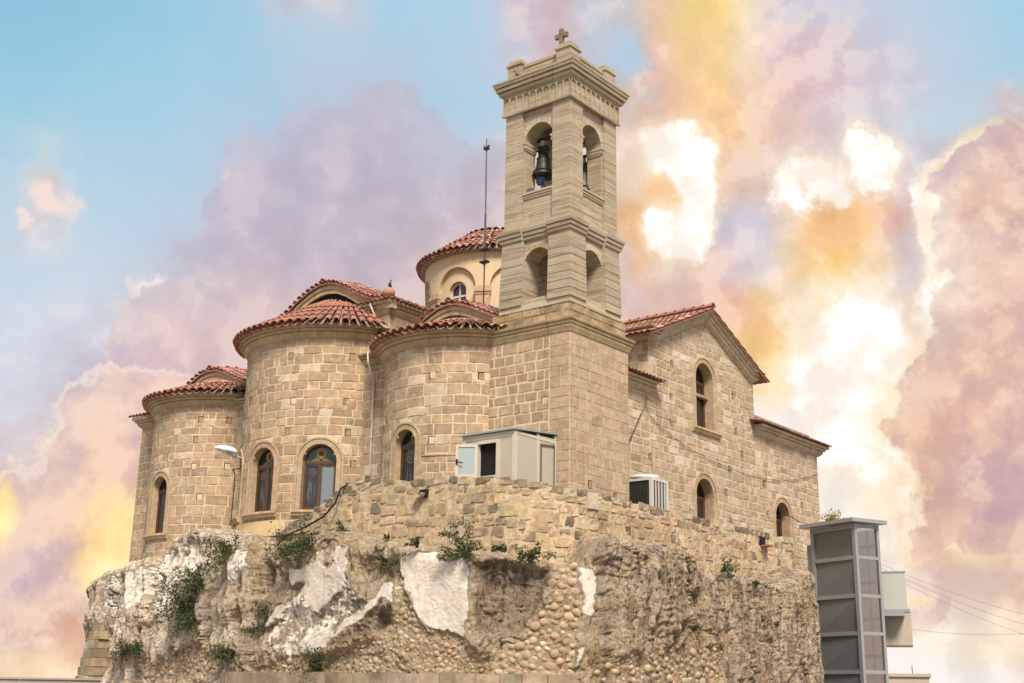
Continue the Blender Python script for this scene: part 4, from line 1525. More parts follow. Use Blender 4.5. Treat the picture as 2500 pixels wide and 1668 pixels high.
# transept cornice: east eave, short return, raking cornice, return
cornice(cornice_prof(13.15, 13.55, 0.38), [(6.5, 7.5, -1, 0), (6.5, YS, -1, -1), (7.0, YS, 0, -1)], church, base=GC)
cornice(cornice_prof(13.15, 13.55, 0.38), [(13.6, YS, 0, -1), (14.0, YS, 1, -1), (14.0, 7.5, 1, 0)], church, base=GC)
AX, AZ = 10.27, 14.62          # underside apex


def rake(x0, z0, x1, z1, n):
    dx, dz = x1 - x0, z1 - z0
    L = math.hypot(dx, dz)
    nx, nz = -dz / L, dx / L
    if nz < 0:
        nx, nz = -nx, -nz
    pr = [(1.45, 0.0), (1.37, 0.0), (1.24, 0.10), (1.21, 0.19), (1.16, 0.20), (1.14, 0.30), (1.06, 0.31), (1.02, 0.42), (1.45, 0.42)]
    for k in range(n):
        a, c = k / n, (k + 1) / n - 0.004
        V = []
        for t in (a, c):
            for (y, h) in pr:
                # mitre at the apex: keep ends vertical
                V.append((x0 + dx * t, y, z0 + dz * t + h / max(nz, 0.3)))
        m_ = len(pr)
        F = [(j, (j + 1) % m_, m_ + (j + 1) % m_, m_ + j) for j in range(m_)]
        F += [tuple(reversed(range(m_))), tuple(range(m_, 2 * m_))]
        MB().add(V, F, vary(GC, 0.08)).build('cornice_stone', 'ashlar', church)


rake(6.86, 13.12, AX, AZ, 5)
rake(13.68, 13.12, AX, AZ, 5)
# transept roof: two tiled slopes
slope = (AZ - 13.12) / (AX - 6.86)
for sg in (-1, 1):
    rf = MB()
    zr = AZ + 0.47
    e = 4.25
    rf.add([(AX, 0.98, zr), (AX + sg * e, 0.98, zr - slope * e), (AX + sg * e, 8.5, zr - slope * e), (AX, 8.5, zr)], [(0, 1, 2, 3)], TILE_T)
    rf.add([(AX, 0.98, zr - .05), (AX + sg * e, 0.98, zr - .05 - slope * e), (AX + sg * e, 0.98, zr - slope * e), (AX, 0.98, zr)], [(0, 1, 2, 3)], TILE_T)
    rr_ = rf.build('transept_roof', 'terracotta', church)
    nrow = 9
    for iy in range(26):
        y = 1.05 + 0.235 * iy
        for k in range(nrow):
            d0 = e * k / nrow
            mbt = tile_mesh(e / nrow * 1.22 / math.cos(math.atan(slope)), 0.17, 0.20, 0.055, 0.07, n=4)
            p = Vector((AX + sg * d0, y, zr - slope * d0 + 0.025))
            M = basis(p, Vector((sg, 0, -slope + 0.05)), Vector((sg * slope, 0, 1)))
            stuff_tiles.add([M @ Vector(v) for v in mbt.v], mbt.f, tile_tint())
for k in range(14):
    y = 0.93 + 0.40 * k
    o = bpy.data.objects.new('ridge_tile', shared_tile(('ridge', .46), lambda: tile_mesh(0.46, 0.24, 0.30, 0.13, 0.17, th=0.02, n=8)))
    COL.objects.link(o)
    o.parent = church
    o.matrix_parent_inverse = WORLD_INV[church.name]
    o.matrix_basis = basis(Vector((AX, y + 0.46, AZ + 0.53)), Vector((0, -0.46, 0.03)), Vector((0, 0, 1)))

# ---- dome: drum, blind arches, tiled cap
DC, DR = (10.3, 11.1), 3.08
mD = cyl(DC[0], DC[1], DR, 0.0)
drum = MB()
arcs = []
for k in range(8):
    ac = R_(185 + 45 * k)
    arcs.append(Opening(ac * DR, 0.90, 12.0, 16.95))
full = 2 * PI * DR
start = R_(185 - 22.5) * DR
for i in range(8):
    a = Opening(start + full / 8 * (i + .5), 0.92, 12.6, 16.95)
    wins = Opening(a.uc, 0.42, 14.9, 16.90)
    wall_surface(drum, mD, a.uc - full / 16, a.uc + full / 16, 12.6, 18.5, (a,), du=0.2)
    reveal(drum, mD, a, 0.16)
    mR = cyl(DC[0], DC[1], DR - 0.16, 0.0)
    k_ = (DR - 0.16) / DR
    w2 = Opening(a.uc * k_, 0.42, 14.9, 16.90)
    wall_surface(drum, mR, (a.uc - 0.95) * k_, (a.uc + 0.95) * k_, 12.6, 18.0, (w2,), du=0.2)
    reveal(drum, mR, w2, 0.30)
dr = drum.build('dome_drum', 'cream_plaster', church)
# stone band and pier capitals
bands = MB()
for i in range(8):
    ac = start + full / 8 * i
    w = full / 16 - 0.92
    for (z0, z1, ww, d) in ((12.6, 16.62, w - 0.004, 0.022), (16.62, 16.72, w + 0.02, 0.05), (16.72, 16.90, w + 0.05, 0.09), (16.90, 16.97, w + 0.02, 0.06)):
        n = 4
        V = []
        for k in range(n + 1):
            u = ac - ww + 2 * ww * k / n
            V += [mD(u, z0, -0.1), mD(u, z0, d), mD(u, z1, d), mD(u, z1, -0.1)]
        F = []
        for k in range(n):
            for q in range(4):
                F.append((k * 4 + q, (k + 1) * 4 + q, (k + 1) * 4 + (q + 1) % 4, k * 4 + (q + 1) % 4))
        F += [(0, 1, 2, 3), (n * 4 + 3, n * 4 + 2, n * 4 + 1, n * 4)]
        bands.add(V, F, (0.46, 0.32, 0.20))
bands.build('drum_piers', 'ashlar', church)['kind'] = 'stuff'
# white arched windows in the drum (those that face the camera)
for i in (0, 1, 7):
    uc = (start + full / 8 * (i + .5)) * (DR - 0.16) / DR
    mR = cyl(DC[0], DC[1], DR - 0.16, 0.0)
    o = Opening(uc, 0.42, 14.9, 16.90)
    c0 = np.array(mR(uc, 16, 0)); nn = nrm_at(mR, uc, 16)
    tt = np.array(mR(uc + .01, 16, 0)) - c0; tt /= np.linalg.norm(tt)

    def lf(a, z, d=0.0, c0=c0, nn=nn, tt=tt, uc=uc):
        p = c0 + tt * (a - uc) + nn * d
        return (p[0], p[1], z)
    fr = MB()
    ring(fr, lf, o, [(0.0, -0.24), (0.0, -0.18), (-0.07, -0.18), (-0.07, -0.24)], n=14)
    for (a0, a1, z0, z1) in ((-0.03, 0.03, 14.9, 17.28), (-0.42, 0.42, 16.70, 16.78), (-0.42, 0.42, 15.9, 15.96)):
        fr.box((uc + a0, z0, -0.24), (uc + a1, z1, -0.185), frame=lambda a, z, d: lf(a, z, d))
    wn = fr.build('drum_window', 'white_frame', church)
    pn = MB()
    pts = [lf(p[0], p[1], -0.225) for p in o.outline(12)]
    pn.add(pts, [tuple(range(len(pts)))])
    pn.build('pane', 'dark_glass', wn)
# tiled cap
bed = MB()
prof = [(3.0, 18.40), (3.34, 18.42), (3.30, 18.50), (2.4, 19.12), (1.4, 19.85), (0.5, 20.28), (0.02, 20.36)]
bed.lathe(prof, (DC[0], DC[1], 0), 48)
dmr = bed.build('dome_roof', 'roof_mortar', church)
for (Ra, za, Rb, zb, rows, pitch) in ((3.42, 18.47, 2.4, 19.17, 3, 0.30), (2.44, 19.15, 1.4, 19.90, 3, 0.30), (1.44, 19.88, 0.3, 20.36, 3, 0.30)):
    cone_tiles(DC[0], DC[1], Ra, za, Rb, zb, R_(95), R_(285), dmr, False, pitch=pitch, rows=rows)
flush_blocks(church, 'ashlar', 300)
stt = stuff_tiles.build('roof_tile', 'terracotta', church, smooth=True)
stt['kind'] = 'stuff'
# ------------------------------------------------------------------ bell tower
tower = thing('bell_tower', 'tall square bell tower of pale banded stone with open arches and a cross on top', 'bell tower', (1.4, 1.4, 5))
TS = (0.375, 0.31, 0.22)
BX, BY = 3.06, 3.02            # base block
mTE = flat((0.0, 0.0), 0, -1, -1, 0)      # east face, u = -y
mTS = flat((0.0, 0.0), 1, 0, 0, -1)       # south face, u = x
core = MB()
for z0, z1, e in ((4.6, 11.66, 0.0),):
    core.box((0.004, 0.004, z0), (BX, BY, z1), MORT)
tb = core.build('base_wall', 'mortar', tower)


def tint_base(r=rnd):
    x = r.random()
    if x < 0.08:
        return vary((0.33, 0.24, 0.155), 0.1)
    return vary((0.395, 0.282, 0.175), 0.17, 0.06)


def tint_plain(r=rnd):
    return vary((0.42, 0.31, 0.205), 0.10, 0.03)


hs = [rnd.uniform(0.27, 0.34) for _ in range(40)]
# quoins at the corner wrap both faces and are rendered over; courses left of them are open jointed
masonry(mTE, lay(-BY, -0.72, 4.8, 11.62, lambda i: hs[i], (), 0.42, 0.05), tb, tintf=tint_base, jit=0.01)
masonry(mTE, lay(-0.70, 0.0, 4.8, 11.62, lambda i: hs[i], (), 0.75, 0.012), tb, tintf=tint_plain, jit=0.004)
masonry(mTS, lay(0.0, BX, 4.8, 11.62, lambda i: hs[i], (), 0.55, 0.012), tb, tintf=tint_plain, jit=0.006)
n_base = len(block_jobs)
loopb = [(BX, BY), (0, BY), (0, 0), (BX, 0)]


def ring_cornice(z0, z1, out, rect, mat, base, prof=None, piece=0.7, amt=0.06):
    x0, y0, x1, y1 = rect
    P = [(x1, y1), (x0, y1), (x0, y0), (x1, y0), (x1, y1)]
    # outward = right of travel reversed here: travel x1,y1 -> x0,y1 (north side) so outward is +y
    fr = [((x0 + x1) / 2, y1, 0, 1), (x0, y1, -1, 1), (x0, y0, -1, -1), (x1, y0, 1, -1), (x1, y1, 1, 1), ((x0 + x1) / 2, y1, 0, 1)]
    cornice(prof or cornice_prof(z0, z1, out), fr, tower, mat, base, piece, amt=amt)


ring_cornice(11.65, 12.05, 0.17, (0, 0, BX, BY), 'weathered_stone', (0.37, 0.27, 0.155), amt=0.14)
# weathered plinth course
pl = MB()
pl.box((0.03, 0.03, 12.0), (BX - 0.08, BY - 0.08, 12.56), (0.3, 0.22, 0.13))
plo = pl.build('plinth', 'weathered_stone', tower)
for mf, L in ((flat((0.03, 0.03), 0, -1, -1, 0), BY - 0.11), (flat((0.03, 0.03), 1, 0, 0, -1), BX - 0.11)):
    rects = lay(-L if mf(1, 0)[1] < 0 else 0, 0 if mf(1, 0)[1] < 0 else L, 12.04, 12.57, lambda i: 0.265, (), 0.5, 0.02)
    for q in rects:
        V, F = block(mf, *q, 0.012, 0.02, 1, 0.012)
        MB().add(V, F, vary((0.335, 0.24, 0.135), 0.25)).build('stone_block', 'weathered_stone', plo)


def stage(x0, y0, x1, y1, z0, z1, pier, rec, op_hw, op_z0, op_zs, ncourse, batter=0.0, impost=False, sill=False, vous=9):
    """open storey: four corner piers in courses, recessed panels with arched openings, hollow inside"""
    h = (z1 - z0) / ncourse
    for (cx, cy) in ((x0, y0), (x1, y0), (x0, y1), (x1, y1)):
        sx = 1 if cx == x0 else -1
        sy = 1 if cy == y0 else -1
        for k in range(ncourse):
            za, zb = z0 + h * k, z0 + h * (k + 1)
            e = batter * (1 - k / max(ncourse - 1, 1))
            g, bv = 0.009, 0.006
            xa, xb = sorted((cx - sx * e, cx + sx * pier))
            ya, yb = sorted((cy - sy * e, cy + sy * pier))
            V = [(xa + bv, ya + bv, za + g), (xb - bv, ya + bv, za + g), (xb - bv, yb - bv, za + g), (xa + bv, yb - bv, za + g),
                 (xa, ya, za + g + bv), (xb, ya, za + g + bv), (xb, yb, za + g + bv), (xa, yb, za + g + bv),
                 (xa, ya, zb - g - bv), (xb, ya, zb - g - bv), (xb, yb, zb - g - bv), (xa, yb, zb - g - bv),
                 (xa + bv, ya + bv, zb - g), (xb - bv, ya + bv, zb - g), (xb - bv, yb - bv, zb - g), (xa + bv, yb - bv, zb - g)]
            F = [(3, 2, 1, 0), (12, 13, 14, 15)]
            for r in range(3):
                for q in range(4):
                    F.append((r * 4 + q, r * 4 + (q + 1) % 4, r * 4 + 4 + (q + 1) % 4, r * 4 + 4 + q))
            MB().add(V, F, vary(TS, 0.11, 0.03)).build('stone_block', 'tower_stone', tower)
        core = MB()
        xa, xb = sorted((cx + sx * 0.004, cx + sx * (pier - 0.004)))
        ya, yb = sorted((cy + sy * 0.004, cy + sy * (pier - 0.004)))
        core.box((xa, ya, z0), (xb, yb, z1), (0.55, 0.46, 0.34))
        core.build('pier_core', 'mortar', tower)
    wid = x1 - x0
    for side in range(4):
        if side == 0:
            mf, L = flat((x0 + rec, (y0 + y1) / 2), 0, -1, -1, 0), (y1 - y0) / 2
        elif side == 1:
            mf, L = flat(((x0 + x1) / 2, y0 + rec), 1, 0, 0, -1), (x1 - x0) / 2
        elif side == 2:
            mf, L = flat((x1 - rec, (y0 + y1) / 2), 0, 1, 1, 0), (y1 - y0) / 2
        else:
            mf, L = flat(((x0 + x1) / 2, y1 - rec), -1, 0, 0, 1), (x1 - x0) / 2
        o = Opening(0, op_hw, op_z0, op_zs)
        a = L - pier + 0.05
        th = pier - rec - 0.05
        w = MB()
        wall_surface(w, mf, -a, a, z0, z1, (o,), du=0.3, tint=(0.43, 0.36, 0.26))
        wall_surface(w, mf, -a, a, z0, z1, (o,), du=0.3, tint=(0.40, 0.33, 0.23), d=-th)
        reveal(w, mf, o, th, tint=(0.38, 0.315, 0.215))
        ww = w.build('arch_panel', 'tower_stone', tower)
        if side > 1:
            continue
        # voussoirs
        for k in range(vous):
            a0, a1 = PI * k / vous + 0.012, PI * (k + 1) / vous - 0.012
            V = []
            for (r, d) in ((op_hw, 0.012), (op_hw + 0.19, 0.012), (op_hw + 0.19, -0.02), (op_hw, -0.02)):
                for an in (a0, (a0 + a1) / 2, a1):
                    V.append(mf(r * math.cos(an), op_zs + r * math.sin(an), d))
            F = [(0, 1, 4, 3), (1, 2, 5, 4), (3, 4, 7, 6), (4, 5, 8, 7), (9, 10, 1, 0), (10, 11, 2, 1), (0, 3, 6, 9), (2, 11, 8, 5)]
            MB().add(V, F, vary((0.47, 0.395, 0.275), 0.05, 0.02)).build('voussoir', 'tower_stone', ww)
        # ashlar of the panel below sill and in the jambs / spandrels
        for q in lay(-a + 0.05, a - 0.05, z0, z1, lambda i: 0.255, (Opening(0, op_hw, op_z0 - 0.02, op_zs),), 0.42, 0.014, grow=0.19):
            if q[1] - q[0] < 0.08:
                continue
            V, F = block(mf, *q, 0.006, 0.006, 1, 0.001)
            MB().add(V, F, vary((0.42, 0.35, 0.25), 0.07, 0.02)).build('stone_block', 'tower_stone', ww)
        if impost:
            for s in (-1, 1):
                im = MB()
                ua, ub = (s * (op_hw - 0.07), s * a)
                ua, ub = min(ua, ub), max(ua, ub)
                for (zz, z2, d) in ((op_zs - 0.26, op_zs - 0.20, 0.02), (op_zs - 0.20, op_zs - 0.08, 0.05), (op_zs - 0.08, op_zs, 0.075)):
                    ins = 0.05 - d * 0.6
                    V = [mf(u, z, dd) for dd in (-th, d) for (u, z) in ((ua + (ins if s > 0 else 0), zz), (ub - (ins if s < 0 else 0), zz), (ub - (ins if s < 0 else 0), z2), (ua + (ins if s > 0 else 0), z2))]
                    im.add(V, [(3, 2, 1, 0), (4, 5, 6, 7), (0, 1, 5, 4), (1, 2, 6, 5), (2, 3, 7, 6), (3, 0, 4, 7)], (0.42, 0.35, 0.24))
                im.build('impost', 'tower_stone', ww)
        if sill:
            sl = MB()
            for (zz, z2, d) in ((op_z0 - 0.20, op_z0 - 0.14, 0.035), (op_z0 - 0.14, op_z0 - 0.06, 0.06), (op_z0 - 0.06, op_z0 + 0.0, 0.09)):
                V = [mf(u, z, dd) for dd in (-0.1, d) for (u, z) in ((-a + .05, zz), (a - .05, zz), (a - .05, z2), (-a + .05, z2))]
                sl.add(V, [(3, 2, 1, 0), (4, 5, 6, 7), (0, 1, 5, 4), (1, 2, 6, 5), (2, 3, 7, 6), (3, 0, 4, 7)], (0.44, 0.37, 0.255))
            sl.build('sill', 'tower_stone', ww)


# lower open stage
fb = MB()
fb.box((0.0, 0.0, 12.56), (2.68, 2.66, 12.72), (0.46, 0.40, 0.28))
fb.build('stage_floor', 'tower_stone', tower)
stage(0.0, 0.0, 2.62, 2.58, 12.72, 14.80, 0.80, 0.13, 0.53, 12.93, 13.98, 8, batter=0.05)
# ceiling between stages (dark underside seen through the arches)
cl = MB()
cl.box((0.1, 0.1, 14.80), (2.5, 2.46, 15.2), (0.40, 0.335, 0.23))
cl.build('stage_floor', 'tower_stone', tower)


def ressaut(z0, z1, out, x0, y0, x1, y1, pier, back, base):
    """entablature that breaks forward over the corner piers"""
    H = z1 - z0
    pr = [(-0.05, z0), (0.0, z0), (out * .35, z0 + .03), (out * .45, z0 + H * .30), (out * .30, z0 + H * .31), (out * .30, z0 + H * .37), (out * .65, z0 + H * .38), (out * .74, z0 + H * .62), (out * .58, z0 + H * .63), (out * .58, z0 + H * .69), (out * .92, z0 + H * .70), (out, z0 + H * .92), (out, z1), (-0.05, z1)]
    for (cx, cy) in ((x0, y0), (x1, y0), (x0, y1), (x1, y1)):
        sx = 1 if cx == x0 else -1
        sy = 1 if cy == y0 else -1
        P = [(cx, cy + sy * pier, -sx, 0), (cx, cy, -sx, -sy), (cx + sx * pier, cy, 0, -sy)]
        MB().sweep(pr, P if sx * sy > 0 else P[::-1], tint=vary(base, 0.04)).build('cornice_stone', 'tower_stone', tower)
    for (ax, ay, bx_, by_, ox, oy) in ((x0 + back, y1 - pier, x0 + back, y0 + pier, -1, 0), (x0 + pier, y0 + back, x1 - pier, y0 + back, 0, -1),
                                      (x1 - back, y0 + pier, x1 - back, y1 - pier, 1, 0), (x1 - pier, y1 - back, x0 + pier, y1 - back, 0, 1)):
        for k in range(2):
            t0, t1 = k / 2 - 0.01, (k + 1) / 2 - 0.004
            P = [(ax + (bx_ - ax) * t, ay + (by_ - ay) * t, ox, oy) for t in (t0, t1)]
            MB().sweep(pr, P, tint=vary(base, 0.05)).build('cornice_stone', 'tower_stone', tower)


ressaut(14.79, 15.175, 0.145, 0.0, 0.0, 2.62, 2.58, 0.80, 0.10, (0.37, 0.31, 0.22))
# bevelled stones on top of the mid cornice
ps = MB()
ps.box((0.0, 0.0, 15.175), (2.60, 2.56, 15.33), (0.42, 0.35, 0.235))
ps.build('pedestal', 'tower_stone', tower)
# belfry stage
stage(0.02, 0.02, 2.54, 2.52, 15.33, 19.16, 0.67, 0.10, 0.54, 16.36, 18.10, 14, impost=True, sill=True, vous=9)
cl = MB()
cl.box((0.15, 0.15, 19.0), (2.4, 2.38, 19.16), (0.36, 0.30, 0.2))
cl.build('belfry_ceiling', 'tower_stone', tower)
# frieze with a row of little blind arches
FX0, FY0, FX1, FY1 = -0.04, -0.04, 2.60, 2.58
fz = MB()
fz.box((FX0 + .02, FY0 + .02, 19.16), (FX1 - .02, FY1 - .02, 19.74), (0.395, 0.335, 0.24))
frz = fz.build('frieze', 'tower_stone', tower)
for side in range(2):
    mf, L = ((flat((FX0 + .02, (FY0 + FY1) / 2), 0, -1, -1, 0), FY1 - FY0), (flat(((FX0 + FX1) / 2, FY0 + .02), 1, 0, 0, -1), FX1 - FX0))[side]
    N = 10
    w = L / N
    for k in range(N):
        uc = -L / 2 + w * (k + .5)
        o = Opening(uc, w / 2 - 0.022, 19.17, 19.59)
        mb = MB()
        # frame plate with arched hole
        wall_surface(mb, mf, uc - w / 2 + (0.0 if k else 0.0), uc + w / 2, 19.16, 19.74, (o,), du=1, tint=vary((0.395, 0.335, 0.235), 0.05, 0.02), d=0.045)
        reveal(mb, mf, o, 0.0, tint=(0.36, 0.30, 0.2), d0=0.045, n=10)  # arch edges tinted darker as painted recess shading
        mb.build('blind_arch', 'tower_stone', frz)
st = MB()
st.sweep([(-0.02, 19.10), (0.055, 19.10), (0.065, 19.16), (-0.02, 19.17)], [(FX0 + .03, FY1, -1, 1), (FX0 + .03, FY0 + .03, -1, -1), (FX1, FY0 + .03, 1, -1)], tint=(0.395, 0.335, 0.235))
st.build('string_course', 'tower_stone', tower)
# crowning cornice
x0, y0, x1, y1 = FX0 + .02, FY0 + .02, FX1 - .02, FY1 - .02
topc = [(-0.05, 19.72), (0.02, 19.72), (0.05, 19.79), (0.13, 19.83), (0.15, 19.905), (0.125, 19.91), (0.125, 19.945), (0.20, 19.95), (0.22, 20.04), (0.195, 20.045), (0.195, 20.075), (0.25, 20.08), (0.27, 20.17), (0.285, 20.18), (0.285, 20.24), (-0.05, 20.25)]
ring_cornice(0, 0, 0, (x0, y0, x1, y1), 'tower_stone', (0.365, 0.305, 0.215), prof=topc, piece=0.62)
dk = MB()
dk.box((x0 + .02, y0 + .02, 19.74), (x1 - .02, y1 - .02, 20.25), (0.4, 0.33, 0.22))
dk.build('roof_slab', 'tower_stone', tower)
# parapet: two courses, coping, raised corner posts
for (ax, ay, bx_, by_) in ((0.10, 0.10, 2.44, 0.42), (0.10, 0.10, 0.42, 2.42), (0.10, 2.10, 2.44, 2.42), (2.12, 0.10, 2.44, 2.42)):
    lx = bx_ - ax > by_ - ay
    n = 5
    for c in range(2):
        zz, z2 = 20.25 + 0.245 * c, 20.25 + 0.245 * (c + 1) - 0.006
        cuts = [0] + [(k + (0.5 if c else 0) + rnd.uniform(-.1, .1)) / n for k in range(1, n)] + [1]
        for t0, t1 in zip(cuts[:-1], cuts[1:]):
            mb = MB()
            if lx:
                mb.box((ax + (bx_ - ax) * t0 + .003, ay + .05, zz), (ax + (bx_ - ax) * t1 - .003, by_ - .05, z2), vary((0.385, 0.32, 0.225), 0.09))
            else:
                mb.box((ax + .05, ay + (by_ - ay) * t0 + .003, zz), (bx_ - .05, ay + (by_ - ay) * t1 - .003, z2), vary((0.385, 0.32, 0.225), 0.09))
            mb.build('parapet_stone', 'tower_stone', tower)
    cp = MB()
    cp.box((ax + .02, ay + .02, 20.74), (bx_ - .02, by_ - .02, 20.83), (0.40, 0.33, 0.225))
    cp.build('coping', 'tower_stone', tower)
for (cx, cy) in ((0.30, 0.30), (2.24, 0.30), (0.30, 2.22), (2.24, 2.22)):
    mb = MB()
    mb.box((cx - .27, cy - .27, 20.25), (cx + .27, cy + .27, 20.86), vary((0.385, 0.32, 0.225), 0.05))
    mb.box((cx - .31, cy - .31, 20.862), (cx + .31, cy + .31, 20.94), (0.40, 0.33, 0.225))
    mb.box((cx - .24, cy - .24, 20.942), (cx + .24, cy + .24, 21.06), (0.41, 0.34, 0.23))
    mb.build('corner_post', 'tower_stone', tower)
pr = MB()
pr.add([(0.4, 0.4, 20.6), (2.1, 0.4, 20.6), (2.1, 2.1, 20.6), (0.4, 2.1, 20.6), (1.27, 1.27, 21.75)], [(0, 1, 4), (1, 2, 4), (2, 3, 4), (3, 0, 4)], (0.38, 0.31, 0.21))
pr.build('spire_roof', 'tower_stone', tower)
# cross faces east (arms along y)
cr = MB()
cx, cy, zb = 1.27, 1.27, 21.52
a, t = 0.072, 0.06
outl = [(-a, 0), (a, 0), (a * .92, .60), (.235, .59), (.24, .74), (a * .92, .73), (a, .90), (-a, .90), (-a * .92, .73), (-.24, .74), (-.235, .59), (-a * .92, .60)]
n = len(outl)
V = [(cx - t, cy + y, zb + z) for y, z in outl] + [(cx + t, cy + y, zb + z) for y, z in outl]
F = [(k, (k + 1) % n, n + (k + 1) % n, n + k) for k in range(n)] + [(0, 1, 2, 11), (11, 2, 9, 10) if False else (2, 3, 4, 5), (8, 9, 10, 11), (2, 5, 8, 11), (5, 6, 7, 8)]
F += [tuple(n + i for i in reversed(q)) for q in ((0, 1, 2, 11), (2, 3, 4, 5), (8, 9, 10, 11), (2, 5, 8, 11), (5, 6, 7, 8))]
cr.add(V, F, (0.22, 0.17, 0.115))
cr.build('cross', 'tower_stone', tower)
flush_blocks(tower, 'ashlar', 300)

# ------------------------------------------------------------------ bells
for (x, y, z, s, lab) in ((0.75, 1.58, 17.12, 1.06, 'green bronze bell with blue cloth on its clapper in the left belfry arch'),
                          (1.95, 0.88, 16.78, 1.05, 'dark bronze bell half hidden behind the jamb of the right belfry arch')):
    bt = thing('bell', lab, 'bell', (x, y, z), 'bells in the belfry')
    prof = [(0.335, 0.0), (0.345, 0.02), (0.30, 0.10), (0.245, 0.20), (0.215, 0.32), (0.20, 0.46), (0.19, 0.56), (0.165, 0.63), (0.10, 0.68), (0.03, 0.70)]
    mb = MB()
    mb.lathe([(r * s, zz * s) for r, zz in prof] + [(0.02 * s, 0.70 * s)], (x, y, z), 28)
    mb.build('bell_body', 'bronze', bt, smooth=True)
    for zz, r in ((0.115, 0.298), (0.145, 0.282), (0.55, 0.198)):
        mb = MB()
        mb.lathe([(r * s, zz * s), ((r + .012) * s, (zz + .008) * s), (r * s * .97, (zz + .02) * s)], (x, y, z), 28)
        mb.build('moulding', 'bronze', bt, smooth=True)
    yk = MB()
    yk.box((x - 0.05, y - 0.16 * s, z + 0.69 * s), (x + 0.05, y + 0.16 * s, z + 0.98 * s))
    yk.box((x - 0.07, y - 0.20 * s, z + 0.82 * s), (x + 0.07, y + 0.20 * s, z + 0.88 * s))
    for dy in (-.11, 0, .11):
        yk.tube([(x + .06, y + dy * s, z + .66 * s), (x + .075, y + dy * s, z + .8 * s), (x, y + dy * s, z + 1.0 * s)], 0.022, 6)
    yk.build('headstock', 'dark_iron', bt)
    tp = MB()
    tp.box((x - 0.06, y - 0.06, z + 0.98 * s), (x + 0.06, y + 0.06, z + 1.14 * s))
    tp.build('hanger', 'lamp_grey', bt)
    bm = MB()
    bm.tube([(x, 0.45, z + 1.2 * s), (x, 2.1, z + 1.2 * s)], 0.06, 8)
    bm.tube([(x, y, z + 1.1 * s), (x, y, z + 1.2 * s)], 0.03, 6)
    bm.build('beam', 'dark_iron', bt)
    cl = MB()
    cl.tube([(x, y, z + 0.4 * s), (x, y, z - 0.05 * s)], 0.025, 8)
    cl.build('clapper', 'dark_iron', bt)
    if s > 1.055:
        rg = MB()
        rg.lathe([(0.02, -.17), (0.10, -.13), (0.14, -.04), (0.13, .05), (0.09, .12), (0.03, .15)], (x - .02, y + .04, z - 0.12), 12)
        for k in range(len(rg.v)):
            v = rg.v[k]
            rg.v[k] = (v[0] + .02 * math.sin(31 * v[2]), v[1] + .02 * math.cos(23 * v[2]) - 0.25 * (v[2] - z), v[2])
        rg.build('cloth_wrap', 'blue_cloth', bt, smooth=True)
        rp = MB()
        rp.tube([(x, y - .02, z - .2), (x - .04, y - .10, z - .35), (x + .02, y - .02, z - .5), (x + .25, y + .12, z - .62)], 0.012, 6)
        rp.build('pull_cord', 'black_rubber', bt)
# bent pipe behind the first bell
mb = MB()
mb.tube([(1.55, 1.45, 16.36), (1.35, 1.62, 16.40), (1.42, 1.30, 16.62), (1.62, 1.02, 16.95), (1.68, 0.95, 17.6)], 0.035, 8)
tag(mb.build('cable_conduit', 'black_rubber', None), 'dark bent conduit rising behind the bell in the left belfry arch', 'conduit')
# small floodlight on the belfry sill
fl = thing('floodlight', 'small dark floodlight on the sill of the left belfry arch', 'floodlight', (0.22, 1.66, 16.37))
mb = MB()
mb.box((0.14, 1.55, 16.42), (0.26, 1.75, 16.53))
mb.build('housing', 'galvanised', fl)
mb = MB()
mb.box((0.18, 1.62, 16.36), (0.22, 1.68, 16.42))
mb.build('bracket', 'dark_iron', fl)
# ------------------------------------------------------------------ rock outcrop
RCP = np.array([(7, 25.2), (3, 24.2), (0.2, 22.6), (-1.2, 20.6), (-2.1, 18.6), (-2.7, 15.5), (-3.0, 12.5), (-3.5, 9), (-3.9, 5.5), (-4.0, 2.5), (-3.6, -.4), (-2.4, -2.1), (0, -2.7), (4, -2.72), (7.4, -2.55), (9.2, -2.05), (10.2, -1.1), (10.7, 0.3), (10.8, 2)], float)


def catmull(CP, n=40):
    out = []
    Q = np.vstack([2 * CP[0] - CP[1], CP, 2 * CP[-1] - CP[-2]])
    for i in range(1, len(Q) - 2):
        p0, p1, p2, p3 = Q[i - 1:i + 3]
        for t in np.linspace(0, 1, n, endpoint=False):
            out.append(.5 * ((2 * p1) + (-p0 + p2) * t + (2 * p0 - 5 * p1 + 4 * p2 - p3) * t * t + (-p0 + 3 * p1 - 3 * p2 + p3) * t ** 3))
    out.append(CP[-1])
    return np.array(out)


RPL = catmull(RCP)
RSEG = np.linalg.norm(np.diff(RPL, axis=0), axis=1)
RSS = np.r_[0, np.cumsum(RSEG)]
RLEN = RSS[-1]


def path_at(s):
    x = np.interp(s, RSS, RPL[:, 0])
    y = np.interp(s, RSS, RPL[:, 1])
    e = 0.15
    dx = np.interp(s + e, RSS, RPL[:, 0]) - np.interp(s - e, RSS, RPL[:, 0])
    dy = np.interp(s + e, RSS, RPL[:, 1]) - np.interp(s - e, RSS, RPL[:, 1])
    L = np.hypot(dx, dy) + 1e-9
    return x, y, dy / L, -dx / L          # outward = right of travel


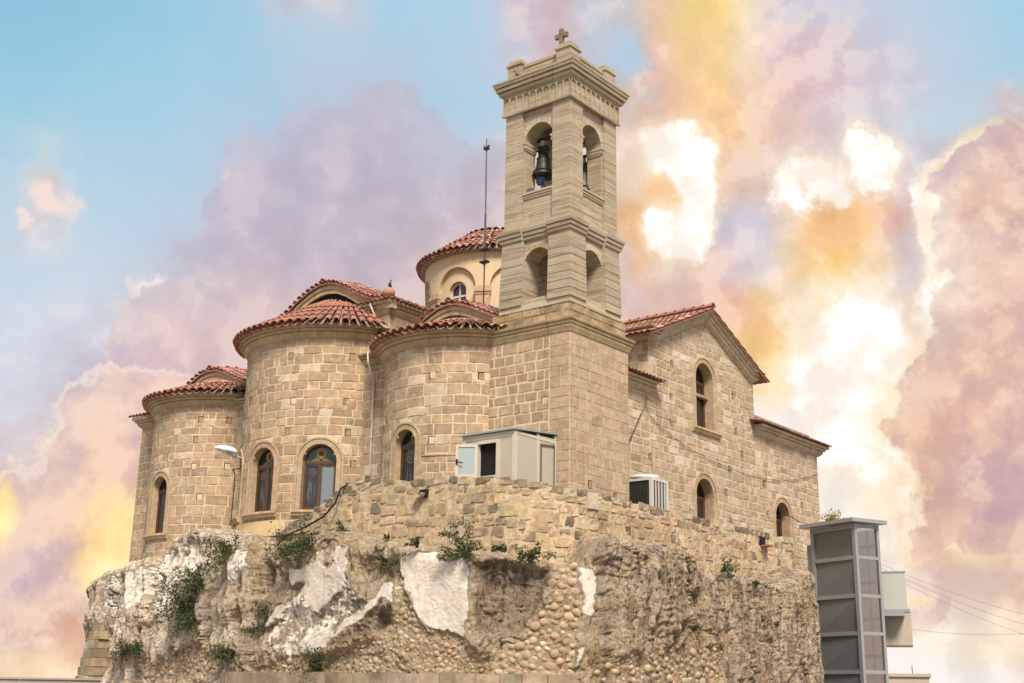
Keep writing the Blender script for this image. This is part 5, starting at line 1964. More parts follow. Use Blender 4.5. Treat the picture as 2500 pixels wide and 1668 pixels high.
RTOP = [(0, 5.0), (6, 5.1), (9.49, 5.27), (11.51, 5.33), (11.74, 5.45), (13.29, 5.51), (14.32, 5.66), (15.45, 5.71), (16.16, 5.82), (16.34, 6.09), (16.93, 6.21), (18.01, 6.33), (18.52, 6.37), (19.3, 6.21), (20.3, 6.0), (20.46, 5.76), (21.82, 5.7), (22.6, 5.69), (23.63, 5.75), (25.44, 5.79), (26.13, 5.72), (26.59, 5.47), (27.04, 5.31), (27.81, 5.37), (28.16, 5.31), (28.47, 5.1), (28.96, 5.09), (29.92, 4.94), (30.51, 4.92), (31.76, 4.8), (32.61, 4.68), (33.24, 4.64), (33.54, 4.93), (33.79, 5.28), (34.02, 5.39), (34.33, 5.29), (34.6, 5.24), (36.14, 5.26), (36.98, 5.16), (37.51, 4.86), (38.96, 4.82), (41.59, 4.83), (42.68, 4.91), (43.64, 5.17), (44.36, 5.41), (45.04, 5.37), (45.64, 5.21), (47, 5.0), (60, 4.9)]
PATCH = {
'W1':[(28.19,4.83),(28.47,4.97),(28.76,5.05),(29.08,5.09),(29.43,5.05),(29.56,4.8),(29.79,4.73),(29.97,4.78),(30.08,4.93),(30.33,4.89),(30.43,4.77),(30.49,4.52),(30.44,4.34),(30.55,4.04),(30.51,3.74),(30.53,3.44),(30.5,3.2),(30.43,2.82),(30.07,2.91),(29.7,3.0),(29.36,3.1),(28.96,3.29),(28.73,3.78),(28.52,4.1),(28.33,4.41),(28.2,4.67)],
'W2':[(23.61,4.91),(23.91,4.91),(24.43,4.88),(24.46,4.93),(24.92,5.04),(24.95,5.28),(25.38,5.32),(25.34,4.87),(25.68,4.83),(25.79,5.37),(26.46,5.35),(26.33,5.06),(26.46,4.69),(26.27,4.5),(26.26,4.08),(25.86,3.97),(25.62,3.78),(25.22,3.56),(24.9,3.54),(24.64,3.91),(24.39,4.16),(24.48,4.41),(24.08,4.41),(23.86,4.3),(23.67,4.43)],
'W3':[(24.86,2.85),(25.17,2.98),(25.67,3.23),(25.86,3.35),(26.09,3.06),(26.27,3.34),(26.64,3.52),(27.1,3.73),(27.45,3.97),(27.57,4.22),(27.74,4.31),(28.04,4.36),(28.17,4.01),(28.21,3.67),(27.94,3.86),(27.64,3.81),(27.39,3.54),(26.95,3.29),(26.48,3.11),(26.1,2.93),(25.81,2.71),(25.42,2.52),(25.17,2.4),(25.04,2.59)],
'W4':[(22.76,3.3),(22.8,3.5),(23.15,3.7),(23.31,3.9),(23.66,3.92),(23.8,3.78),(23.64,3.61),(23.72,3.41),(23.36,3.45),(23.13,3.36),(22.84,3.19)],
'W5':[(23.54,3.96),(24.38,4.26),(25.22,3.56),(25.86,3.38),(24.96,2.85),(25.0,2.53),(24.23,2.4),(23.39,2.61),(23.11,2.95),(23.9,3.4)],
'W6':[(33.25,4.58),(33.64,4.63),(33.71,4.36),(33.67,3.92),(33.63,3.38),(33.24,3.37),(33.29,3.75),(33.24,4.16)],
'W7':[(33.13,2.7),(33.33,2.7),(33.3,2.5),(33.25,2.18),(33.11,2.09)],
'W8':[(16.57,5.87),(17.19,6.07),(18.36,6.03),(18.83,5.92),(19.33,5.54),(19.64,5.48),(19.54,5.15),(19.09,5.18),(18.62,4.9),(18.27,4.77),(17.42,4.66),(17.42,4.19),(16.98,3.83),(16.44,3.61),(16.18,4.24),(15.98,4.56),(15.55,4.34),(15.0,3.73),(14.58,4.06),(14.31,4.47),(13.9,5.06),(14.29,5.37),(15.15,5.48),(15.82,5.44),(16.1,5.59)],
'W9':[(21.19,5.56),(21.99,5.51),(22.19,4.99),(21.71,4.66),(21.26,4.54),(21.13,4.05),(20.92,4.56),(21.06,4.99)],
'W10':[(23.03, 3.63), (24.6, 4.32), (25.57, 4.34), (26.46, 4.69), (27.0, 3.83), (25.98, 3.16), (25.21, 2.49), (23.53, 2.48), (22.87, 2.95)],
'W11':[(11.56, 5.29), (14.09, 5.46), (15.18, 3.68), (14.65, 2.91), (13.19, 3.54), (11.74, 4.43)],
'W12':[(19.71, 5.48), (20.09, 5.34), (20.16, 4.45), (19.85, 4.1), (19.59, 4.85)],
'D1':[(30.44,4.77),(31.32,4.8),(32.07,4.62),(32.62,4.62),(32.53,4.03),(32.38,3.73),(32.09,3.26),(31.79,2.91),(31.42,2.82),(30.7,2.99),(30.55,3.44),(30.57,4.04)],
'D2':[(26.48,3.11),(27.13,3.38),(27.56,3.66),(28.12,3.8),(28.17,3.55),(28.02,3.18),(27.82,2.97),(27.35,2.85),(26.71,2.7),(26.02,2.61),(25.71,2.68),(26.2,2.93)],
'K1':[(22.87,1.94),(23.31,2.28),(24.23,2.44),(25.22,2.37),(26.03,2.49),(27.17,2.76),(27.82,2.97),(28.14,3.33),(28.21,3.67),(28.17,4.29),(28.34,4.29),(28.69,3.78),(28.96,3.26),(29.4,3.04),(30.07,2.88),(30.46,2.79),(30.64,2.58),(30.82,2.26),(30.86,2.03),(29.66,2.03),(26.76,1.95),(26.08,1.95)],
'K2':[(32.65,4.62),(33.2,4.64),(33.24,4.16),(33.25,3.75),(33.21,3.37),(33.11,2.87),(33.08,2.29),(33.05,1.95),(31.18,1.98),(30.98,2.15),(31.42,2.56),(31.85,2.85),(32.17,3.38),(32.5,3.73),(32.56,4.14)],
'K3':[(14.92,1.67),(15.96,2.16),(17.34,2.53),(18.73,2.89),(19.84,2.8),(20.92,2.67),(21.74,2.53),(21.0,2.11),(20.37,1.7)],
'K4':[(33.69,2.25),(34.3,2.53),(35.17,2.56),(36.17,2.8),(37.09,2.78),(38.12,2.79),(38.21,2.37),(37.89,1.89),(33.54,1.82)],
}


def pdist(S, Z, poly):
    """signed distance (positive inside) to a polygon, vectorised"""
    P = np.array(poly)
    Q = np.roll(P, -1, 0)
    d2 = np.full(S.shape, 1e9)
    ins = np.zeros(S.shape, bool)
    for (ax, ay), (bx, by) in zip(P, Q):
        ex, ey = bx - ax, by - ay
        t = np.clip(((S - ax) * ex + (Z - ay) * ey) / (ex * ex + ey * ey + 1e-12), 0, 1)
        d2 = np.minimum(d2, (S - ax - t * ex) ** 2 + (Z - ay - t * ey) ** 2)
        c = ((ay > Z) != (by > Z)) & (S < (bx - ax) * (Z - ay) / (by - ay + 1e-12) + ax)
        ins ^= c
    d = np.sqrt(d2)
    return np.where(ins, d, -d)


def sst(x, a, b_):
    t = np.clip((x - a) / (b_ - a), 0, 1)
    return t * t * (3 - 2 * t)


def rock_disp(S, Z, top, masks=None):
    """outward relief of the rock face in metres"""
    P = np.stack([S, np.zeros_like(S), Z], -1)
    wob = 0.13 * fbm(P * 2.6 + 5, 5, 0.6)
    Sw, Zw = S + wob, Z + 0.11 * fbm(P * 2.8 + 60, 5, 0.6)
    h = (top - Z)
    d = 0.10 * np.clip(h, 0, 5) * 0.35                          # batter
    d = d + 0.28 * fbm(P * np.array([0.42, 1, 0.30]), 3)
    # vertical flutes, strongest to the right and on the left bluff
    kR = sst(S, 33.2, 35.0)
    kL = sst(S, 23.0, 20.5)
    fl = fbm(np.stack([S * 1.5, np.zeros_like(S), Z * 0.28], -1) + 31, 3, ridge=True)
    fl2 = fbm(np.stack([S * 2.3 + 0.3 * fbm(P * 0.7 + 6, 2), np.zeros_like(S), Z * 0.20], -1) + 131, 3, ridge=True)
    d = d + (0.16 * kR + 0.22 * kL + 0.06) * (fl - 0.35) + (0.24 * kR + 0.10 * kL) * (fl2 - 0.35)
    d = d + 0.085 * fbm(P * np.array([1.4, 1, 0.5]) + 9, 4)
    # spongy small relief
    sp = fbm(P * 3.6 + 3, 4, 0.6)
    d = d + (0.06 + 0.05 * kR) * sp
    d = d + (0.035 + 0.022 * kR) * fbm(P * np.array([7.5, 1, 6.0]) + 21, 3, 0.65, ridge=True)
    # narrow vertical fissures
    cr_ = fbm(np.stack([S * 1.15, np.zeros_like(S), Z * 0.20], -1) + 51 + 0.25 * sp[..., None], 2, ridge=True)
    d = d - 0.16 * (0.45 + 0.8 * kL + 0.5 * kR) * sst(cr_, 0.72, 0.93)
    # angular breaks: stepped facets
    fc = fbm(P * np.array([0.85, 1, 0.9]) + 91, 2) * 5
    d = d + (0.06 - 0.035 * kL - 0.035 * kR) * (np.floor(fc) + sst(fc - np.floor(fc), 0.42, 0.58))
    # hollow where the squared stones stand at the left foot
    d = d - 0.25 * sst(S, 6.5, 8.0) * sst(S, 13.8, 12.6) * sst(Z, 3.9, 2.7)
    # cavities
    cav = fbm(P * np.array([1.8, 1, 0.75]) + 77, 3)
    d = d - (0.09 + 0.16 * kR + 0.12 * kL) * sst(cav, 0.22, 0.5)
    # bedding: ledges
    d = d + 0.05 * np.sin((Z + 0.15 * fbm(P * 0.6 + 2, 2)) * 5.2) * (1 - kR)
    # right block stands proud of the middle, with a clear edge
    d = d + 0.45 * sst(Sw, 33.62, 33.80) * sst(S, 48, 44)
    # deep cleft in the right block
    d = d - 0.55 * np.exp(-((Sw - (37.25 - 0.10 * (Z - 3))) / 0.16) ** 2) * sst(Z, 4.4, 4.0) * sst(Z, 2.6, 3.0)
    d = d - 0.35 * np.exp(-((Sw - 36.55) / 0.12) ** 2) * sst(Z, 4.5, 4.0) * sst(Z, 2.6, 3.2)
    d = d - 0.30 * np.exp(-((Sw - 41.4) / 0.16) ** 2) * sst(Z, 4.6, 4.0)
    d = d + 0.22 * sst(Sw, 41.5, 42.6)
    # left bluff clefts
    for (c, w, a, z0, z1) in ((13.35, 0.20, 0.35, 2.0, 5.0), (16.05, 0.16, 0.40, 3.2, 5.6), (19.75, 0.18, 0.45, 2.0, 5.3), (22.35, 0.16, 0.5, 1.8, 4.9), (20.6, 0.2, 0.3, 4.9, 6.4)):
        d = d - a * np.exp(-((Sw - c - 0.10 * (Z - 4)) / w) ** 2) * sst(Z, z0, z0 + .5) * sst(Z, z1 + .4, z1)
    # upright buttresses of the left bluff
    for (c0, c1, a) in ((20.95, 22.10, 0.30), (17.55, 19.45, 0.16), (14.0, 15.7, 0.20), (12.6, 13.3, 0.08)):
        d = d + a * sst(Sw, c0 - .10, c0 + .10) * sst(Sw, c1 + .10, c1 - .10) * sst(Z, 1.6, 2.8)
    # recess and shelves in the middle
    D1 = pdist(Sw, Zw, PATCH['D1'])
    D2 = pdist(Sw, Zw, PATCH['D2'])
    d = d - 0.28 * sst(D1, -0.02, 0.26) - 0.16 * sst(D2, -0.02, 0.30)
    flat = np.zeros_like(S)
    pl = np.zeros_like(S)
    for k, a in (('W1', 1), ('W2', 1), ('W3', 1), ('W4', 1), ('W6', 1), ('W7', 1), ('W5', .66), ('W8', .80), ('W9', .80), ('W10', .60), ('W11', .56), ('W12', .74)):
        q = pdist(Sw, Zw, PATCH[k])
        e = sst(q, -0.03, 0.07)
        pl = np.maximum(pl, sst(q, -0.10, 0.14) * (a if a < 1 else .92))
        if a == 1:
            flat = np.maximum(flat, e)
    kb = np.zeros_like(S)
    for k in ('K1', 'K2', 'K3', 'K4'):
        kb = np.maximum(kb, sst(pdist(Sw, Zw, PATCH[k]), -0.12, 0.12))
    base = 0.10 * np.clip(h, 0, 5) * 0.35 + 0.20 * fbm(P * np.array([0.42, 1, 0.30]), 2) + 0.45 * sst(Sw, 33.62, 33.80) * sst(S, 48, 44)
    d = d * (1 - 0.85 * flat) + (base + 0.10 + 0.02 * sp) * 0.85 * flat
    d = d * (1 - 0.75 * kb) + (base + 0.06 * sp - 0.05) * 0.75 * kb
    if masks is not None:
        masks['plaster'], masks['cob'], masks['D'] = pl, kb, np.maximum(sst(D1, -.1, .15), sst(D2, -.1, .15))
        masks['kR'], masks['kL'], masks['sp'], masks['cav'] = kR, kL, sp, sst(cav, 0.2, 0.45)
    return d


NS, NZ, NC = 1500, 205, 26
sv = np.concatenate([np.linspace(0, 9, 60, endpoint=False), np.linspace(9, 47.2, NS, endpoint=False), np.linspace(47.2, RLEN, 40)])
top = np.interp(sv, [p[0] for p in RTOP], [p[1] for p in RTOP])
top = top + 0.07 * fbm(np.stack([sv * 2.2, sv * 0, sv * 0], -1) + 3, 4)
px, py, nx, ny = path_at(sv)
tz = np.concatenate([np.linspace(0, 0.28, 14, endpoint=False), np.linspace(0.28, 1.0, NZ)])
S, T = np.meshgrid(sv, tz, indexing='ij')
Z = -0.3 + (top[:, None] + 0.3) * T
masks = {}
Dd = rock_disp(S, Z, top[:, None], masks)
# round the upper arris
rr = np.clip(Z - (top[:, None] - 0.30), 0, None)
Dd = Dd - 0.30 * (1 - np.sqrt(np.clip(1 - (rr / 0.32) ** 2, 0, 1)))
X = px[:, None] + nx[:, None] * Dd
Y = py[:, None] + ny[:, None] * Dd
# cap running inwards under the walls
cap_d = np.linspace(0.06, 5.2, NC) ** 1.15
PC = np.stack([np.repeat(sv[:, None], NC, 1) * 0.9, np.repeat(cap_d[None], len(sv), 0), np.zeros((len(sv), NC))], -1)
zc = top[:, None] + 0.14 * fbm(PC * 1.4 + 40, 4) * np.clip(cap_d / 0.5, 0, 1) + 0.10 * np.clip(cap_d, 0, 1.2) - 0.10 * np.clip(cap_d - 1.6, 0, 3)
xc = X[:, -1:] - nx[:, None] * cap_d
yc = Y[:, -1:] - ny[:, None] * cap_d
VX = np.concatenate([X, xc], 1)
VY = np.concatenate([Y, yc], 1)
VZ = np.concatenate([Z, zc], 1)
n_s, n_t = VX.shape
verts = np.stack([VX, VY, VZ], -1).reshape(-1, 3)
idx = np.arange(n_s * n_t).reshape(n_s, n_t)
q = np.stack([idx[:-1, :-1], idx[1:, :-1], idx[1:, 1:], idx[:-1, 1:]], -1).reshape(-1, 4)
me = bpy.data.meshes.new('rock_outcrop')
me.vertices.add(len(verts))
me.vertices.foreach_set('co', verts.astype(np.float32).ravel())
me.loops.add(q.size)
me.loops.foreach_set('vertex_index', q.ravel().astype(np.int32))
me.polygons.add(len(q))
me.polygons.foreach_set('loop_start', np.arange(0, q.size, 4, dtype=np.int32))
me.polygons.foreach_set('loop_total', np.full(len(q), 4, np.int32))
me.update(calc_edges=True)
me.polygons.foreach_set('use_smooth', np.ones(len(q), bool))
# stone colour of each place on the rock (its own minerals, crusts and renders)
Pn = verts
c1 = fbm(Pn * 0.55 + 4, 3).reshape(n_s, n_t)
c2 = fbm(Pn * 1.7 + 14, 4).reshape(n_s, n_t)
ext = lambda a: np.concatenate([a, np.repeat(a[:, -1:], NC, 1)], 1)
base_c = np.array([0.515, 0.402, 0.276])
ochre = np.array([0.48, 0.355, 0.215])
grey = np.array([0.37, 0.31, 0.245])
cream = np.array([0.68, 0.58, 0.47])
w_o = sst(c1 + 0.3 * c2, -0.05, 0.45)[..., None]
w_g = (sst(c2 - 0.3 * c1, 0.05, 0.45) * (0.45 + 0.2 * ext(masks['kR'])))[..., None]
col_ = base_c * (1 - w_o) + ochre * w_o
col_ = col_ * (1 - w_g) + grey * w_g
w_c = (ext(masks['kL']) * sst(c2 + 0.3, 0.0, 0.4) * 0.85)[..., None]
col_ = col_ * (1 - w_c) + cream * w_c
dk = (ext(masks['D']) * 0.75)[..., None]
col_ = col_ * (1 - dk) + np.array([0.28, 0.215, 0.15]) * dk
kb = (ext(masks['cob']) * 0.7)[..., None]
col_ = col_ * (1 - kb) + np.array([0.40, 0.31, 0.205]) * kb
at = me.color_attributes.new('tint', 'FLOAT_COLOR', 'POINT')
at.data.foreach_set('color', np.concatenate([col_, np.ones(col_.shape[:2] + (1,))], -1).astype(np.float32).ravel())
pits = ext(0.45 + 0.5 * masks['kR']) * (1 - ext(masks['plaster']) * 0.8)
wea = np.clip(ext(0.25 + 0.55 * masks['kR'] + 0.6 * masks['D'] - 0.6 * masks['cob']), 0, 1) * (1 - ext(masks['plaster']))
mk = np.stack([ext(masks['plaster']), pits, wea, np.ones_like(pits)], -1)
at = me.color_attributes.new('mask', 'FLOAT_COLOR', 'POINT')
at.data.foreach_set('color', mk.astype(np.float32).ravel())
me.materials.append(MATS['rock'])
rock = put('rock_outcrop', me)
rock['kind'] = 'structure'


def on_rock(s, z, lift=0.0):
    s = np.atleast_1d(np.asarray(s, float))
    z = np.atleast_1d(np.asarray(z, float))
    tp = np.interp(s, sv, top)
    d = rock_disp(s, z, tp)
    x, y, ax, ay = path_at(s)
    return np.stack([x + ax * (d + lift), y + ay * (d + lift), z], -1), np.stack([ax, ay, ax * 0], -1)


# cobbles and rubble set into the rock
ico = bmesh.new()
bmesh.ops.create_icosphere(ico, subdivisions=2, radius=1)
IV = np.array([v.co[:] for v in ico.verts])
IF = [tuple(v.index for v in f.verts) for f in ico.faces]
ico.free()
cob_meshes = []
for k in range(10):
    R0 = IV * (1 + 0.38 * fbm(IV * 1.2 + 10 * k, 3)[:, None])
    mb = MB().add(R0, IF, vary((0.40, 0.30, 0.19), 0.26, 0.10))
    cob_meshes.append(mb.mesh('cobble', 'cobble', smooth=True))
cob = []
rk = np.random.RandomState(5)
for name, rad, keep in (('K1', (0.050, 0.105), 1), ('K2', (0.07, 0.135), 1), ('K3', (0.05, 0.115), .8), ('K4', (0.06, 0.14), .5)):
    P = np.array(PATCH[name])
    lo, hi = P.min(0), P.max(0)
    placed = []
    for _ in range(5200):
        p = lo + (hi - lo) * rk.rand(2)
        r = rad[0] + (rad[1] - rad[0]) * rk.rand() ** 1.6
        if any((p[0] - a) ** 2 + (p[1] - c) ** 2 < (0.88 * (r + rr_)) ** 2 for a, c, rr_ in placed):
            continue
        if pdist(np.array([p[0]]), np.array([p[1]]), P)[0] < 0.01:
            continue
        if rk.rand() > keep:
            continue
        placed.append((p[0], p[1], r))
    cob += placed
cs = np.array(cob)
pos, nr = on_rock(cs[:, 0], cs[:, 1], 0.0)
order = np.argsort(-cs[:, 2] / np.linalg.norm(pos - CAM, axis=1))
stuff_c = MB()
for rank, i in enumerate(order):
    r = cs[i, 2]
    n = Vector(nr[i])
    t = Vector((-n.y, n.x, 0))
    up_ = Vector((0, 0, 1))
    a = rk.uniform(-0.5, 0.5)
    t2 = t * math.cos(a) + up_ * math.sin(a)
    u2 = up_ * math.cos(a) - t * math.sin(a)
    ex, ez, en = r * rk.uniform(.95, 1.3), r * rk.uniform(.72, .98), r * rk.uniform(.55, .8)
    p = Vector(pos[i]) - n * 0.02
    M = Matrix(((t2.x * ex, n.x * en, u2.x * ez, p.x), (t2.y * ex, n.y * en, u2.y * ez, p.y), (t2.z * ex, n.z * en, u2.z * ez, p.z), (0, 0, 0, 1)))
    if rank < 300:
        o = bpy.data.objects.new('cobble', cob_meshes[rank % 10])
        COL.objects.link(o)
        o.parent = rock
        o.matrix_basis = M
    else:
        k = rank % 10
        R0 = [M @ v.co for v in cob_meshes[k].vertices]
        stuff_c.add(R0, IF, vary((0.40, 0.30, 0.19), 0.26, 0.10))
if stuff_c.v:
    o = stuff_c.build('cobble', 'cobble', rock, smooth=True)
    o['kind'] = 'stuff'

# low dressed kerb wall at the foot of the rock and corner stones on the left
kw = thing('footing_wall', 'low row of dressed stones along the foot of the rock', 'wall', (-4.6, 5, 0))
c_ = MB()
for (s0, s1) in ((21.5, 33.0),):
    u = s0
    while u < s1:
        L = rnd.uniform(0.38, 0.62)
        for (z0, z1) in ((1.30, 1.62), (1.64, 2.0)):
            zt = z1 + 0.02 * math.sin(u * 3)
            a, _ = on_rock([u + .008, u + L - .008], [1.9, 1.9], 0)
            x, y, ax, ay = path_at(np.array([u + .008, u + L - .008]))
            V = []
            for zz in (z0, zt):
                for k in (0, 1):
                    for d in (0.52 + rnd.uniform(-.02, .02), -0.2):
                        V.append((x[k] + ax[k] * d, y[k] + ay[k] * d, zz))
            mb = MB().add(V, [(0, 2, 6, 4), (1, 5, 7, 3), (0, 4, 5, 1), (2, 3, 7, 6), (4, 6, 7, 5), (0, 1, 3, 2)], vary((0.31, 0.24, 0.16), 0.22))
            mb.build('stone_block', 'weathered_stone', kw)
        u += L
qn = thing('quoin_pile', 'stepped column of squared stones at the left foot of the rock', 'wall', (-1.6, 20.8, 0))
for k in range(12):
    z0 = 0.1 + 0.30 * k
    off = 1.02 - 0.07 * k + rnd.uniform(-.03, .03)
    for j in range(2):
        s = 11.95 + 0.50 * j + rnd.uniform(-.05, .05)
        x, y, ax, ay = path_at(np.array([s, s + 0.46]))
        V = []
        for zz in (z0, z0 + 0.285):
            for q in (0, 1):
                for d in (off + rnd.uniform(-.02, .02), -0.4):
                    V.append((x[q] + ax[q] * d, y[q] + ay[q] * d, zz))
        MB().add(V, [(0, 2, 6, 4), (1, 5, 7, 3), (0, 4, 5, 1), (2, 3, 7, 6), (4, 6, 7, 5), (0, 1, 3, 2)], vary((0.36, 0.275, 0.175), 0.2)).build('stone_block', 'weathered_stone', qn)
# low boulder at the right foot
bo = MB()
BV = IV * np.array([1.3, 0.9, 1.0]) * (1 + 0.25 * fbm(IV * 1.6 + 3, 3)[:, None]) + np.array([11.7, -3.4, 0.85])
bo.add(BV, IF, (0.36, 0.28, 0.19))
tag(bo.build('boulder', 'rubble', None, smooth=True), 'rounded grey boulder at the right foot of the rock', 'boulder')

# ------------------------------------------------------------------ rubble parapet wall of the terrace
pw = thing('parapet_wall', 'curved rubble stone parapet wall standing on the rock below the apses', 'wall', (-3, 2, 5))
WCP = np.array([(-1.75, 10.6), (-2.15, 9.6), (-2.6, 8.0), (-2.95, 6.2), (-3.05, 4.6), (-3.05, 2.6), (-3.0, .9), (-2.7, -.4), (-2.0, -1.2), (-0.9, -1.5), (2, -1.5), (6, -1.5), (10.76, -1.5)], float)
WPL = catmull(WCP, 30)
WSEG = np.linalg.norm(np.diff(WPL, axis=0), axis=1)
WSS = np.r_[0, np.cumsum(WSEG)]
WLEN = WSS[-1]


def wpath(s):
    x = np.interp(s, WSS, WPL[:, 0]); y = np.interp(s, WSS, WPL[:, 1])
    e = 0.1
    dx = np.interp(s + e, WSS, WPL[:, 0]) - np.interp(s - e, WSS, WPL[:, 0])
    dy = np.interp(s + e, WSS, WPL[:, 1]) - np.interp(s - e, WSS, WPL[:, 1])
    L = np.hypot(dx, dy) + 1e-9
    return x, y, dy / L, -dx / L


def wmap(u, v, d=0.0):
    x, y, ax, ay = wpath(u)
    return (float(x + ax * d), float(y + ay * d), v)


wmap.curv = True


def s_of(x, y):
    d = (WPL[:, 0] - x) ** 2 + (WPL[:, 1] - y) ** 2
    return float(WSS[int(np.argmin(d))])


WT = [(0, 5.95), (s_of(-2.3, 9.2), 6.28), (s_of(-2.7, 7.6), 6.62), (s_of(-3, 6.5), 6.95), (s_of(-3.03, 5.6), 7.26), (s_of(-3.05, 5.15), 7.42), (s_of(-3.05, 4.75), 7.45), (s_of(-3.05, 4.5), 7.30), (s_of(-3.05, 4.1), 7.24), (s_of(-3.05, 3), 7.15), (s_of(-3.05, 1.8), 7.10), (s_of(-3, .6), 7.03), (s_of(-2.6, -.55), 6.84), (s_of(-1.9, -1.25), 6.70), (s_of(-0.9, -1.5), 6.67), (WLEN, 6.66)]


def wtop(u):
    return float(np.interp(u, [p[0] for p in WT], [p[1] for p in WT])) + 0.03 * math.sin(u * 5.1) * math.sin(u * 2.3)


core = MB()
nW, hW = int(WLEN / 0.07), 40
for i in range(nW + 1):
    u = WLEN * i / nW
    zt = wtop(u) - 0.03
    for k in range(hW + 1):
        core.v.append(wmap(u, 4.3 + (zt - 4.3) * k / hW, 0)); core.c.append((0.49, 0.38, 0.25))
    core.v.append(wmap(u, zt, -0.5)); core.c.append((0.3, 0.25, 0.18))
    core.v.append(wmap(u, 4.3, -0.5)); core.c.append((0.3, 0.25, 0.18))
cv = np.array(core.v).reshape(nW + 1, hW + 3, 3)
dn = 0.030 * fbm(cv[:, :hW + 1] * 5.2, 3) + 0.008
for i in range(nW + 1):
    _, _, ax, ay = wpath(WLEN * i / nW)
    cv[i, :hW + 1, 0] += ax * dn[i]
    cv[i, :hW + 1, 1] += ay * dn[i]
core.v = [tuple(p) for p in cv.reshape(-1, 3)]
h3 = hW + 3
for i in range(nW):
    for k in range(hW + 2):
        core.f.append((i * h3 + k, (i + 1) * h3 + k, (i + 1) * h3 + k + 1, i * h3 + k + 1))
core.f.append(tuple(reversed(range(h3))))
core.f.append(tuple(nW * h3 + k for k in range(h3)))
cw = core.build('mortar_core', 'rubble', pw, smooth=False)

# rubble stones: irregular rounded lumps in rough courses
stones = []
z_rows = []
row = 0
rs_ = random.Random(21)
off = -0.02
while off < 3.0:
    h = rs_.uniform(0.19, 0.34)
    u = rs_.uniform(0, .2)
    while u < WLEN - 0.1:
        L = rs_.uniform(0.20, 0.60)
        z1 = wtop(min(u + L / 2, WLEN)) - off
        hh = h * rs_.uniform(.80, 1.12)
        if z1 - hh > 4.5 and rs_.random() < (0.93 if u < 17 else 0.72):
            stones.append((u + 0.012, min(u + L, WLEN) - 0.012, z1 - hh + 0.012 + rs_.uniform(-.04, .03) * (off > .1), z1 + rs_.uniform(-.04, .03) * (off > .1), off < 0.1))
        u += L
    off += h + 0.012
    row += 1


def rubble_stone(u0, u1, v0, v1, r):
    """lumpy stone: front grid with a rounded irregular outline, sunk at the rim"""
    GA = (-1, -.90, -.35, .35, .90, 1)
    GC_ = (-1, -.86, 0, .86, 1)
    V, F = [], []
    cu, cvv = (u0 + u1) / 2, (v0 + v1) / 2
    hu, hv = (u1 - u0) / 2 * 1.07, (v1 - v0) / 2 * 1.06
    sk = [r.uniform(-.16, .16) for _ in range(4)]
    pr = r.uniform(0.012, 0.036)
    tilt = r.uniform(-.02, .02)
    rc = r.uniform(.05, .17)
    for j, c in enumerate(GC_):
        for i, a in enumerate(GA):
            k = 1 - rc * (abs(a) * abs(c)) ** 1.5
            aa = a * k + sk[0] * c * .5 + sk[1] * c * c * .4
            cc = c * k + sk[2] * a * .5 + sk[3] * a * a * .3
            rim = i in (0, 5) or j in (0, 4)
            d = -0.012 if rim else pr + tilt * a + r.uniform(-.016, .016)
            V.append(wmap(min(max(cu + hu * aa, 0.0), WLEN), cvv + hv * cc, d))
    for j in range(4):
        for i in range(5):
            q = j * 6 + i
            F.append((q, q + 1, q + 7, q + 6))
    return V, F


jobs = []
for (u0, u1, v0, v1, capst) in stones:
    if u1 - u0 < 0.08:
        continue
    uc = (u0 + u1) / 2
    x, y, ax, ay = wpath(uc)
    jobs.append((seen_size((x, y, v0), np.array([ax, ay, 0])) * (u1 - u0) * (v1 - v0), (u0, u1, v0, v1), capst))
jobs.sort(key=lambda t: -t[0])
st = MB()
for i, (s, qd, capst) in enumerate(jobs):
    V, F = rubble_stone(*qd, rs_)
    x = rs_.random()
    tn = vary((0.43, 0.318, 0.195), 0.17, 0.07, rs_)
    if capst or x < 0.10:
        tn = vary((0.22, 0.175, 0.12), 0.3, 0.05, rs_) if rs_.random() < 0.75 else vary((0.42, 0.35, 0.25), 0.12, 0.05, rs_)
    elif x < 0.20:
        tn = vary((0.48, 0.38, 0.26), 0.1, 0.05, rs_)
    elif x < 0.27:
        tn = vary((0.36, 0.24, 0.17), 0.1, 0.05, rs_)
    if i < 300:
        MB().add(V, F, tn).build('rubble_stone', 'rubble', pw)
    else:
        st.add(V, F, tn)
o = st.build('rubble_stone', 'rubble', pw)
o['kind'] = 'stuff'
# big pale squared stone in the top course and terrace floor behind
u0 = s_of(-1.3, -1.45)
V, F = block(wmap, u0, u0 + 0.46, 6.22, 6.68, 0.07, 0.02, 3, 0.01)
MB().add(V, F, (0.50, 0.42, 0.32)).build('squared_stone', 'rubble', pw)
tf = MB()
tf.add([(-2.7, 9.5, 6.05), (-2.8, 2, 6.05), (-2.2, -1.0, 6.05), (11, -1.2, 6.05), (11, 1.6, 6.05), (0, 1.6, 6.05), (0, 9.5, 6.05)], [tuple(range(7))])
tr = tf.build('terrace_floor', 'concrete')
tr['kind'] = 'structure'
# ------------------------------------------------------------------ service booth on the terrace
bo = thing('booth', 'pale panelled service booth with open casement against the tower foot', 'booth', (-0.95, 1.4, 6.05))
bx0, bx1, by0, by1, bz0, bz1 = -1.9, -0.01, 0.47, 2.30, 6.05, 8.44
